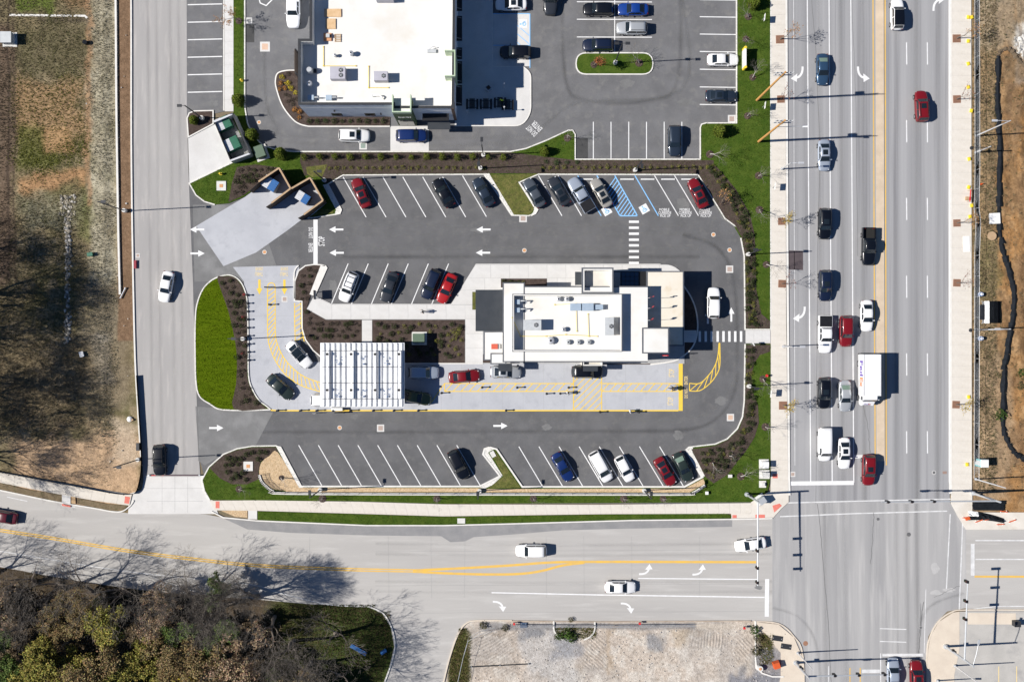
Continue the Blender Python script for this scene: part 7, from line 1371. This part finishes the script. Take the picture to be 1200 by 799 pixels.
# utility poles
for i, (x, y, tx, ty, lab) in enumerate(((887, 117.5, 923, 81, 'tall orange timber utility pole with crossarms beside the first cross street shadow'), (889, 166, 922, 137, 'tall orange timber utility pole carrying a street light arm'))):
    h = 16.2 if i == 0 else 15.0; b = W(x, y, .13); t = thing('utility_pole', lab, 'utility pole', b); s = MB(); s.tube((0, 0, 0), (0, 0, h), .19, .12, 10); put('pole', s, M_WOOD, t)
    for zc in (h - .4, h - 1.6): s = MB(); s.box((0, 0, zc), (2.4, .12, .12)); a = put('crossarm', s, M_WALLG, t); s = MB(); [s.tube((sx, 0, zc + .06), (sx, 0, zc + .28), .06, .04, 6) for sx in (-1.1, -.6, .6, 1.1)]; put('insulator', s, M_WPAINT, a)
    s = MB(); s.tube((.3, .3, h - 3.2), (.3, .3, h - 2.3), .25, .25, 10); tr = put('transformer', s, M_GALV, t)
    if i: s = MB(); s.path([(0, 0, h - 4.5), (2.2, 0, h - 4.1), (3.6, 0, h - 4.1)], .04); a = put('lamp_arm', s, M_GALV, t); s = MB(); s.box((3.8, 0, h - 4.12), (.7, .25, .14)); put('lamp_head', s, M_WPAINT, a)
# street lights
def cobra(x, y, h, arm, lab, ped=None):
    t = thing('street_light', lab, 'street light', W(x, y, .13)); s = MB(); s.tube((0, 0, 0), (0, 0, h), .11, .07, 8); put('pole', s, M_ALU, t); s = MB(); s.tube((0, 0, 0), (0, 0, .3), .2, .2, 8); put('base', s, M_GALV, t)
    if arm: s = MB(); s.path([(0, 0, h - .3), (arm * .6, 0, h), (arm, 0, h)], .045); a = put('arm', s, M_ALU, t); s = MB(); s.box((arm + .25 * (1 if arm > 0 else -1), 0, h), (.75, .28, .13)); put('lamp_head', s, M_ALU, a)
    if ped: s = MB(); s.path([(0, 0, 4.2), (ped * .7, -.05, 4.5), (ped, -.1, 4.5)], .045); a = put('walk_arm', s, M_WALLD, t); s = MB(); s.tube((ped, -.1, 4.25), (ped, -.1, 4.5), .28, .16, 10); put('walk_lamp', s, M_WALLD, a)
cobra(1143.5, 159.5, 10.8, -1.9, 'tall pale street light on the fence line near the first dirt track'); cobra(1143.5, 386.5, 10.8, -1.5, 'tall pale street light on the fence line beside the dark tarp', -2.6); cobra(1143, 179, 5.0, None, 'short post with a dark walk lamp on the fence line', -2.4); cobra(916, 198, 5.2, 1.2, 'short dark street light on the lot side sidewalk above the black car'); cobra(917.5, 406, 5.2, 1.2, 'short dark street light on the lot side sidewalk by the white pickup')
# traffic signals
M_SIGR = mat('dim_red_lens', (.05, .004, .004), rough=.4); M_SIGY = mat('dim_amber_lens', (.05, .03, .003), rough=.4); M_SIGG = mat('dim_green_lens', (.003, .03, .012), rough=.4)
def signal_pole(bx_, by_, h, a0, a1, sigs, lab, lum=None, face=0):
    b = W(bx_, by_, .12); t = thing('signal_mast', lab, 'traffic light', b); top = h + 1.2 if not lum else h + 3; s = MB(); s.tube((0, 0, 0), (0, 0, top), .19, .13, 10); put('pole', s, M_GALV, t); s = MB(); s.tube((0, 0, 0), (0, 0, .4), .35, .3, 10); put('base', s, M_GALV, t)
    A = W(a0[0], a0[1], h) - b; A = Vector((0, 0, h)); B = W(a1[0], a1[1], h + .3) - b; s = MB(); s.tube(A, B, .13, .07, 8); arm = put('mast_arm', s, M_GALV, t); d = (B - A).normalized(); r = math.atan2(d.y, d.x)
    for (sx, sy) in sigs:
        p = W(sx, sy, h) - b; k = (Vector((p.x, p.y)) - Vector((A.x, A.y))).dot(Vector((d.x, d.y))); c = A + d * k; s = MB(); s.box((c.x, c.y, c.z - .35), (.38, .28, 1.05), r); hd = put('signal_head', s, M_BLACK, t)
        nrm = Vector((-d.y, d.x)) * (1 if face else -1)
        for i, m in enumerate((M_SIGR, M_SIGY, M_SIGG)): q = c + Vector((nrm.x * .15, nrm.y * .15, -.02 - i * .32)); s = MB(); s.tube(q, q + Vector((nrm.x * .06, nrm.y * .06, 0)), .11, .11, 10); put('lens', s, m, hd)
    if lum: s = MB(); e = W(lum[0], lum[1], top) - b; s.path([(0, 0, top - .3), tuple(Vector((0, 0, top)) .lerp(e, .5)), tuple(e)], .045); a = put('lamp_arm', s, M_GALV, t); s = MB(); s.box(e, (.7, .28, .14), math.atan2(e.y, e.x)); put('lamp_head', s, M_GALV, a)
    for a in (0, 1.57): s = MB(); s.box((.25 * math.cos(a), .25 * math.sin(a), 2.8), (.3, .3, .4), a); put('walk_signal', s, M_BLACK, t)
signal_pole(875, 579, 7.0, (888, 589), (888, 686), ((888, 645), (888, 665), (888, 682)), 'pale signal mast at the lot corner with its arm over the south road'); signal_pole(1140, 577.5, 7.6, (1168, 588), (1033, 588), ((1040, 588), (1068, 588), (1094, 588)), 'pale signal mast by the construction fence with its arm over the main road', None, 1); signal_pole(932, 776, 6.3, (946, 793), (1042, 790), ((978, 790), (1006, 790), (1036, 790)), 'pale signal mast at the rubble lot corner with its arm over the main road'); signal_pole(1107.7, 757, 6.6, (1129, 772), (1134, 680), ((1134, 681), (1132, 704), (1131, 725)), 'pale signal mast at the buff corner with lamp arm', (1147, 752), 1)
cobra(1118.5, 779.5, 8.0, None, 'plain pale pole behind the buff sidewalk corner', None); cobra(1098, 797, 4.5, .9, 'short lamp at the stop line corner of the buff sidewalk', None); cobra(934.5, 764.5, 8.0, None, 'plain pale pole beside the signal mast of the rubble corner')
for x, y, lab in ((945 - 17, 748, 'upper dark panel sign on the buff corner walk'), (944 - 20, 757, 'lower dark panel sign on the buff corner walk')): pass
for x, y, lab in ((911, 747.5, 'upper dark tilted panel lying on the buff corner'), (921, 757, 'lower dark tilted panel lying on the buff corner')):
    t = thing('steel_plate', lab, 'plate', W(x, y, .13), -.15); s = MB(); s.box((0, 0, .05), (1.5, .75, .06)); put('plate', s, M_WALLD, t); s = MB(); [s.tube((sx, 0, .08), (sx, 0, .12), .06) for sx in (-.6, .6)]; put('lifting_eye', s, M_GALV, t)
t = thing('traffic_barrel', 'bright orange crate like barrier on the rubble lot corner', 'barrier', W(909, 777.5, .1), .3); s = MB(); s.box((0, 0, .5), (1.0, 1.0, 1.0), 0, .85); put('body', s, M_ORANGE, t); s = MB(); [s.box((0, 0, z_), (1.04 - z_ * .15, 1.04 - z_ * .15, .07)) for z_ in (.3, .65)]; put('band', s, M_ORANGE, t)
t = thing('concrete_ring', 'white round concrete riser with orange lid on the rubble corner', 'riser', W(889.5, 781.5, .05)); s = MB(); s.tube((0, 0, 0), (0, 0, .8), .42, .42, 14); put('ring', s, M_CRETE, t); s = MB(); s.tube((0, 0, .8), (0, 0, .86), .2, .2, 10); put('lid', s, M_CLAY, t)
drop([(885, 727), (885, 770), (886, 782), (893, 788), (905, 792), (918, 792)], w=.2, h=.2); drop(smooth([(649, 727), (649, 737), (653, 744), (660, 749)], 4), w=.2, h=.2); drop(smooth([(697, 728), (696.5, 738), (692, 745), (684, 749)], 4), w=.2, h=.2)
# south fence and bits on the rubble lot
def chain(name, pts, lab, h=1.9, step=2.6, m=None, gr=None, base=True, mesh_m=None):
    t = thing(name, lab, 'fence', (0, 0, 0), 0, gr); P = [W(x, y, 0) for x, y in pts]; s = MB()
    for a, b in zip(P[:-1], P[1:]):
        n = max(1, int((b - a).length / step))
        for k in range(n): p = a.lerp(b, k / n); q = MB(); q.tube((p.x, p.y, 0), (p.x, p.y, h), .03, .03, 6); put('post', q, m or M_GALV, t)
        for z_ in (h, .15): s.tube((a.x, a.y, z_), (b.x, b.y, z_), .022, .022, 5)
        L = (b - a).length; d = (b - a) / L; k = 0
        while k < L:
            for sl in (-1, 1):
                e = k + sl * h * .9
                if 0 <= e <= L: s.tube(a + d * k + Vector((0, 0, .15)), a + d * e + Vector((0, 0, h)), .006, .006, 3, False)
            k += .28
    put('rails_and_mesh', s, m or M_GALV, t); return t
chain('chain_link_fence', [(536, 800), (543, 768), (549, 747), (562, 739), (580, 735)], 'chain link fence along the side street edge of the rubble lot')
chain('chain_link_fence', [(600, 731.5), (720, 732), (815, 731)], 'low chain link fence between the south road and the rubble lot', 1.2)
fr = chain('construction_fence', [(1141.5, -60), (1141.8, 90), (1142, 200), (1141, 245), (1143, 262), (1141.5, 300), (1141.5, 420), (1141, 520), (1141, 560)], 'construction fence of wire panels along the dirt lot sidewalk', 1.8)
s = MB(); P = [W(x + 1.2, y, .0) for x, y in ((1141.5, -60), (1141.8, 90), (1142, 240), (1143.5, 262), (1142, 300), (1141.5, 420), (1141, 540))]
for a, b in zip(P[:-1], P[1:]): s.add([(a.x, a.y, .02), (b.x, b.y, .02), (b.x - .25, b.y, .8), (a.x - .25, a.y, .8)], [(0, 1, 2, 3), (3, 2, 1, 0)])
put('silt_fabric', s, mat('grey_blue_fabric', (.07, .085, .11), (.11, .13, .16), 1, rough=.8), fr)
def roll(name, pts, r, m, lab, z=.2, sag=.12):
    t = thing(name, lab, 'silt roll', (0, 0, 0)); P = [W(x, y, z) for x, y in smooth(pts, 4)]; s = MB()
    for a, b in zip(P[:-1], P[1:]): k = R.uniform(.75, 1.25); d_ = Vector((R.uniform(-.12, .12), 0, R.uniform(-.08, .05))); s.tube(a + d_, b + d_, r * k, r * R.uniform(.75, 1.25), 8)
    put('sock', s, m, t); s = MB(); [s.box((p.x + .3, p.y, .35), (.05, .05, .7)) for p in P[::3]]; put('stake', s, M_TANWOOD, t)
roll('sediment_roll', [(1169, 66), (1168.5, 110), (1171, 160), (1171, 230), (1171.5, 270), (1177, 300), (1185, 328), (1188, 350), (1186, 378), (1179, 415), (1176.5, 440), (1175.5, 480), (1176.5, 505), (1183, 522), (1192, 532), (1204, 540)], .40, M_GEO, 'long black sediment roll winding down the dirt lot', .3); roll('sediment_roll', [(1169, 66), (1174, 59), (1182, 58), (1190, 66), (1197, 74), (1205, 80)], .35, mat('muddy_textile', (.11, .08, .05), (.15, .11, .07), 2, rough=.95), 'curved muddy roll at the head of the black sediment roll', .25)
def wallpath(name, pts, h, w, lab, m): t = thing(name, lab, 'wall', (0, 0, 0)); s = MB(); s.strip(G(pts), w, 0, h); put('wall', s, m, t); return t
rw = thing('retaining_wall', 'low white retaining wall with dark railing below the lower bays', 'wall', (0, 0, 0)); rp = smooth([(304, 556), (307, 564), (313, 570), (320, 575), (335, 577.5), (500, 578.3), (700, 578.5), (800, 578.5), (812, 577), (826, 568)], 4); s = MB(); s.strip(G(rp), .36, -.05, .35); put('coping', s, M_KERB, rw)
rl = thing('guard_railing', 'thin dark railing on the white retaining wall below the lower bays', 'railing', (0, 0, 0)); L = [W(x, y - .6, .36) for x, y in rp]; acc = 0
for zz in (.55, 1.05):
    s = MB(); [s.tube(a + Vector((0, 0, zz - .02)), b + Vector((0, 0, zz - .02)), .025, .025, 5) for a, b in zip(L[:-1], L[1:])]; put('rail', s, M_BLACK, rl)
for a, b in zip(L[:-1], L[1:]):
    n = max(1, round((b - a).length / 1.9))
    for k in range(n): p = a.lerp(b, k / n); s = MB(); s.box((p.x, p.y, 1.03), (.06, .06, 1.06)); put('post', s, M_BLACK, rl)
# repairs and stains on the roads
def stain(par, x, y, rx, ry, z, m, seed, name='pavement_patch'):
    rs = random.Random(seed); q = [(x + rx * math.cos(a) * rs.uniform(.6, 1.2), y + ry * math.sin(a) * rs.uniform(.6, 1.2)) for a in [k * math.pi / 7 for k in range(14)]]; poly(par, smooth(q, 3, True), m, z, name)
M_PALE = mat('pale_repair', (.40, .395, .39), (.45, .44, .435), .8, rough=.95, fine=.1); M_OIL = mat('oily_asphalt', g3(.17), g3(.24), .7, rough=.8, fine=.15); M_SCUF = mat('scuffed_asphalt', g3(.145), g3(.18), .5, (.13, .13, .13), .9, rough=.95, fine=.2)
for i, (x, y, rx, ry) in enumerate(((1096, 666, 5, 7), (1097, 694, 8, 3.5), (1112, 691, 7, 3))): stain(junction, x, y, rx, ry, .0158 + i * .0002, M_PALE, i)
for i, (x, y, rx, ry) in enumerate(((1079, 725, 1.0, 20), (889, 688, 5, 3))): stain(junction if x > 910 else road_s, x, y, rx, ry, .0154 if x > 910 else .0062, M_OIL, i + 20)
for i, (x, y, rx, ry) in enumerate(((692, 165, 8, 12), (735, 98, 10, 5), (855, 92, 7, 4), (660, 158, 7, 6), (805, 120, 12, 6), (250, 122, 8, 5))): stain(lot_u if x > 260 else lot_nw, x, y, rx, ry, .0165, M_SCUF, i + 40)
for i, (x, y, rx, ry) in enumerate(((800, 240, 10, 8), (850, 250, 6, 10), (640, 500, 6, 4), (795, 510, 6, 6), (415, 488, 5, 4), (390, 335, 5, 8), (845, 470, 8, 5), (560, 270, 12, 3))): stain(lot, x, y, rx, ry, .0165, M_SCUF, i + 60)
# things on the dirt lot
t = thing('tarp_shelter', 'dark fabric shelter with a pale curved side behind the construction fence', 'shelter', W(1161, 366, .2)); s = MB()
for k in range(6): a0, a1 = math.pi * k / 6, math.pi * (k + 1) / 6; s.add([(-math.cos(a0) * 1.3, -1.6, math.sin(a0) * 1.1), (-math.cos(a1) * 1.3, -1.6, math.sin(a1) * 1.1), (-math.cos(a1) * 1.3, 1.6, math.sin(a1) * 1.1), (-math.cos(a0) * 1.3, 1.6, math.sin(a0) * 1.1)], [(0, 1, 2, 3), (3, 2, 1, 0)]); s.mi = 0 if k < 1 else 1
put('cover', s, [M_ALU, M_GEO], t); s = MB(); s.box((-1.6, 0, .4), (.5, 2.2, .8)); put('side_box', s, M_WALLD, t); s = MB(); [s.box((0, y_, .02), (2.8, .08, .06)) for y_ in (-1.6, 1.6)]; put('skid', s, M_GALV, t)
cabinet(1164, 256.5, .05, (1.45, 1.45, .35), M_WPAINT, 'white square crate lid lying on the dirt lot', .2, False)
t = thing('cable_drum', 'round tan cable drum lying on the dirt lot', 'drum', W(1160.5, 277, .2), .3); s = MB(); s.tube((0, 0, 0), (0, 0, .1), .65, .65, 16); s.tube((0, 0, .5), (0, 0, .6), .65, .65, 16); put('flange', s, M_TANWOOD, t); s = MB(); s.tube((0, 0, .1), (0, 0, .5), .3, .3, 10); put('core', s, M_BRWOOD, t)
def barrel(x, y, m, lab, z=.15):
    t = thing('plastic_barrel', lab, 'barrel', W(x, y, z)); s = MB(); s.tube((0, 0, 0), (0, 0, .9), .33, .30, 12); put('body', s, m, t); s = MB(); s.tube((0, 0, .9), (0, 0, .98), .24, .2, 12); put('lid', s, M_WPAINT, t); s = MB(); s.tube((0, 0, .4), (0, 0, .5), .345, .345, 12); put('band', s, M_WPAINT, t)
barrel(1147.5, 345, M_BLUEP, 'white lidded blue barrel above the dark fabric shelter'); barrel(1147.5, 396.5, M_BLUEP, 'bright blue barrel below the dark fabric shelter'); 
t = thing('portable_toilet', 'white and teal portable toilet at the end of the construction fence', 'toilet', W(1146.5, 541, .15)); s = MB(); s.box((0, 0, 1.1), (1.1, 1.1, 2.0)); put('cabin', s, mat('teal_plastic', (.10, .42, .44), rough=.5), t); s = MB(); s.box((0, 0, 2.18), (1.16, 1.16, .16), 0, .85); put('roof', s, M_WPAINT, t); s = MB(); s.box((-.56, 0, 1.05), (.03, .7, 1.7)); put('door', s, M_HVAC, t)
for x, y in ((1134.5, 20.5), (1138.5, 20.5), (1134.5, 48.5), (1134.5, 75), (1134.5, 102.5), (1138, 130), (1135.5, 186.5), (1135, 219.5), (1138.5, 241), (1136.5, 254), (1135, 465), (1133, 544)):
    t = thing('ballast_block', 'yellow weighted foot block of the construction fence', 'foot block', W(x, y, .14), R.uniform(-.3, .3), 'yellow fence feet'); s = MB(); s.box((0, 0, .09), (.42, .55, .18), 0, .85); put('block', s, M_YPAINT, t); s = MB(); s.box((0, 0, .2), (.12, .3, .05)); put('grip', s, M_YPAINT, t)
t = thing('sawhorse_barrier', 'red and tan barricade leaning by the construction fence', 'barricade', W(1135, 230, .14), 1.5); s = MB(); s.box((0, 0, .6), (1.8, .08, .25)); put('rail', s, M_RED, t); s = MB(); [s.tube((sx, .2, 0), (sx, 0, .8), .03) for sx in (-.8, .8)]; put('leg', s, M_TANWOOD, t); s = MB(); s.box((-.4, .3, .25), (.5, .4, .5)); put('sandbag', s, M_TANWOOD, t)
t = thing('white_panel', 'white board lying on the sidewalk beside the construction fence', 'board', W(1132.5, 286, .14), .03); s = MB(); s.box((0, 0, .03), (.95, 2.3, .05)); put('board', s, M_WPAINT, t); s = MB(); [s.box((0, y_, .07), (.8, .08, .03)) for y_ in (-.8, .8)]; put('batten', s, M_WPAINT, t)
t = thing('orange_cone', 'orange cone lying in the dirt behind the construction fence', 'cone', W(1149.5, 216, .15)); s = MB(); s.box((0, 0, .03), (.4, .4, .05)); put('base', s, M_BLACK, t); s = MB(); s.tube((0, 0, .05), (0, 0, .75), .16, .04, 10); put('cone', s, M_ORANGE, t)
# debris heap and barricades at the north-east corner
t = thing('pipe_stack', 'stack of black corrugated pipes on the pale corner walk', 'pipes', W(1157, 592, .13))
for k in range(5): s = MB(); s.tube((-2.2 + R.uniform(-.2, .2), (k - 2) * .28, .16), (2.4 + R.uniform(-.2, .2), (k - 2) * .28, .16), .15, .15, 8); put('pipe', s, M_GEO, t)
t = thing('tarp_heap', 'crumpled black and white tarpaulin heap on the corner walk', 'tarpaulin', W(1150, 603, .13)); s = MB(); rs_ = np.random.RandomState(4); gx, gy = 14, 9
s.v = [(-2.0 + 5.2 * i / gx, (-.8 + 1.4 * j / gy) * (1 - .5 * i / gx) - .8 * (i / gx) ** 2, .05 + .5 * rs_.rand() * math.sin(math.pi * j / gy)) for i in range(gx + 1) for j in range(gy + 1)]
for i in range(gx):
    for j in range(gy): a = i * (gy + 1) + j; s.f.append([a, a + gy + 1, a + gy + 2, a + 1]); s.m.append(1 if i < 4 and j > 3 else 0)
put('sheet', s, [M_GEO, M_WPAINT], t); s = MB(); s.box((-2.1, -.5, .2), (.6, .4, .4), .4); put('sandbag', s, M_ORANGE, t)
for i, (x, y) in enumerate(((1132, 606), (1147, 610), (1158, 608), (1172, 614), (1176, 599), (1186, 610))):
    t = thing('barrier_bar', 'orange barrier bar lying beside the tarpaulin heap', 'barrier', W(x, y, .14), R.uniform(-.4, .4), 'orange barrier bars'); s = MB(); s.box((0, 0, .12), (1.1, .14, .1)); put('bar', s, M_ORANGE, t); s = MB(); [s.box((sx, 0, .03), (.1, .4, .06)) for sx in (-.4, .4)]; put('foot', s, M_WPAINT, t)
cobra(1143, 561, 9.5, None, 'pale pole behind the signal mast at the fence end', None)
# long timber in the rubble lot, blue bench boards on the corner, bits
t = thing('timber_pole', 'long dark pole lying across the ridged soil of the rubble lot', 'pole', W(586, 779, .12), .05); s = MB(); s.tube((-4.4, 0, .08), (4.4, 0, .08), .09, .07, 8); put('shaft', s, M_WALLD, t); s = MB(); [s.tube((x_ - .05, 0, .08), (x_ + .05, 0, .08), .12, .12, 8) for x_ in (-4.2, 0, 4.2)]; put('collar', s, M_GALV, t)
t = thing('park_bench', 'bright blue bench on the shaded street corner', 'bench', W(420.5, 760, .0), -.52); s = MB(); [s.box((0, (k - 1) * .2, .45), (2.6, .17, .05)) for k in range(3)]; put('seat', s, M_BLUEP, t); [(lambda s_: (s_.box((sx, 0, .21), (.1, .5, .42)), put('leg', s_, M_BLACK, t)))(MB()) for sx in (-1, 1)]
t = thing('blue_bin', 'small blue bin beside the blue bench', 'bin', W(450, 762, 0), .6); s = MB(); s.box((0, 0, .35), (.8, .4, .7), 0, 1.1); put('body', s, M_BLUEP, t); s = MB(); s.box((0, 0, .73), (.9, .48, .06)); put('lid', s, M_BLUEP, t)
t = thing('road_plate', 'dark steel plate at the kerb of the rubble lot', 'plate', W(613.5, 732, .1)); s = MB(); s.box((0, 0, .04), (1.0, .75, .06)); put('plate', s, mat('blue_steel', (.05, .08, .14), rough=.5), t); s = MB(); [s.tube((sx, .2, .07), (sx, .2, .1), .05) for sx in (-.3, .3)]; put('lifting_eye', s, M_GALV, t)
for x, y, lab in ((602.5, 729, 'small red and white marker at the tan kerb'), (749, 728.5, 'small red and black marker on the low fence'), (871, 734, 'small red and white marker at the rubble corner')):
    t = thing('marker_post', lab, 'marker', W(x, y, .05)); s = MB(); s.tube((0, 0, 0), (0, 0, .9), .05, .05, 8); put('post', s, M_WPAINT, t); s = MB(); s.box((0, 0, .75), (.3, .3, .35)); put('head', s, M_RED, t)
for x, y, rz_, lab in ((1148, 711, 0, 'fallen dark branch along the buff verge of the corner lot'),): pass
t = thing('street_bin', 'dark square bin on the buff verge of the corner lot', 'bin', W(1189, 729, .1)); s = MB(); s.box((0, 0, .5), (.85, .75, 1.0)); put('body', s, M_WALLD, t); s = MB(); s.box((0, 0, 1.03), (.9, .8, .06)); put('lid', s, M_WALLD, t)
mb = MB(); mb.prism(G([(1134, 717.5), (1190, 718), (1190, 731), (1134, 731)]), 0, .115); struct('buff_verge', mb, M_WALKT)
for x in (1170, 1191): line(bpy.data.objects['corner_lot'], [(x, 780), (x, 860)], .12, M_YELP, .106, 'parking_line')
# fallen drain pipe and red kerb block by the access road
t = thing('corrugated_pipe', 'grey pipe piece lying on the strip beside the access road', 'pipe', W(144, 344, .1), 1.1); s = MB(); s.tube((-.8, 0, .1), (.8, 0, .1), .1, .1, 8); put('tube', s, M_GALV, t); s = MB(); s.tube((.8, 0, .1), (.95, 0, .1), .14, .14, 8); put('collar', s, M_GALV, t)
t = thing('kerb_block', 'dark red block at the kerb of the access road', 'block', W(159.3, 310, .02)); s = MB(); s.box((0, 0, .15), (.3, 1.2, .3)); put('block', s, mat('dark_red_paint', (.30, .03, .05), rough=.7), t); s = MB(); s.box((0, 0, .31), (.2, 1.0, .03)); put('cap', s, MATS['dark_red_paint'], t)
t = thing('barrier_gate', 'red and white gate pole lying across the access road apron', 'gate', W(205, 556.5, .02)); s = MB(); s.boxz(-3.7, -.05, 3.7, .05, .35, .45); put('bar', s, mat('gate_dark', (.10, .04, .05), rough=.6), t); s = MB(); [s.boxz(x_ - .3, -.055, x_ + .3, .055, .34, .46) for x_ in (-3, -1.8)]; put('red_stripe', s, M_RED, t); s = MB(); s.box((-3.7, 0, .25), (.25, .25, .5)); s.box((3.7, 0, .25), (.2, .2, .5)); put('stand', s, M_GALV, t)
sf = thing('silt_fence', 'black silt fence round the corner of the tan dirt field', 'silt fence', (0, 0, 0)); s = MB(); P = [W(x, y, 0) for x, y in smooth([(-60, 540), (0, 552.5), (40, 560), (90, 569.5), (130, 577), (150, 579), (160, 576), (164.5, 562), (166.5, 545), (166, 520), (163.5, 480), (161, 440)], 5)]
for a, b in zip(P[:-1], P[1:]): s.add([(a.x, a.y, -.05), (b.x, b.y, -.05), (b.x + .06, b.y + .05, .75), (a.x + .06, a.y + .05, .75)], [(0, 1, 2, 3), (3, 2, 1, 0)])
put('fabric', s, M_GEO, sf)
for p in P[::4]: q = MB(); q.box((p.x, p.y, .4), (.05, .05, .95)); put('stake', q, M_TANWOOD, sf)
t = thing('litter_pile', 'small white rubbish pile beside the silt fence', 'rubbish', W(152, 491, .1)); s = MB(); s.dome((0, 0, 0), .45, .3, 8, 3); put('sheet', s, M_WPAINT, t); s = MB(); s.box((.4, -.1, .1), (.3, .25, .2), .4); put('box', s, M_TANWOOD, t)
t = thing('work_barrow', 'grey tool cart by the silt fence', 'cart', W(163, 523, .1)); s = MB(); s.box((0, 0, .4), (.45, 1.1, .5)); put('tray', s, M_WALLD, t); s = MB(); [s.tube((sx, -.3, .16), (sx + .05, -.3, .16), .16, .16, 10) for sx in (-.25, .2)]; put('wheel', s, M_TYRE, t)
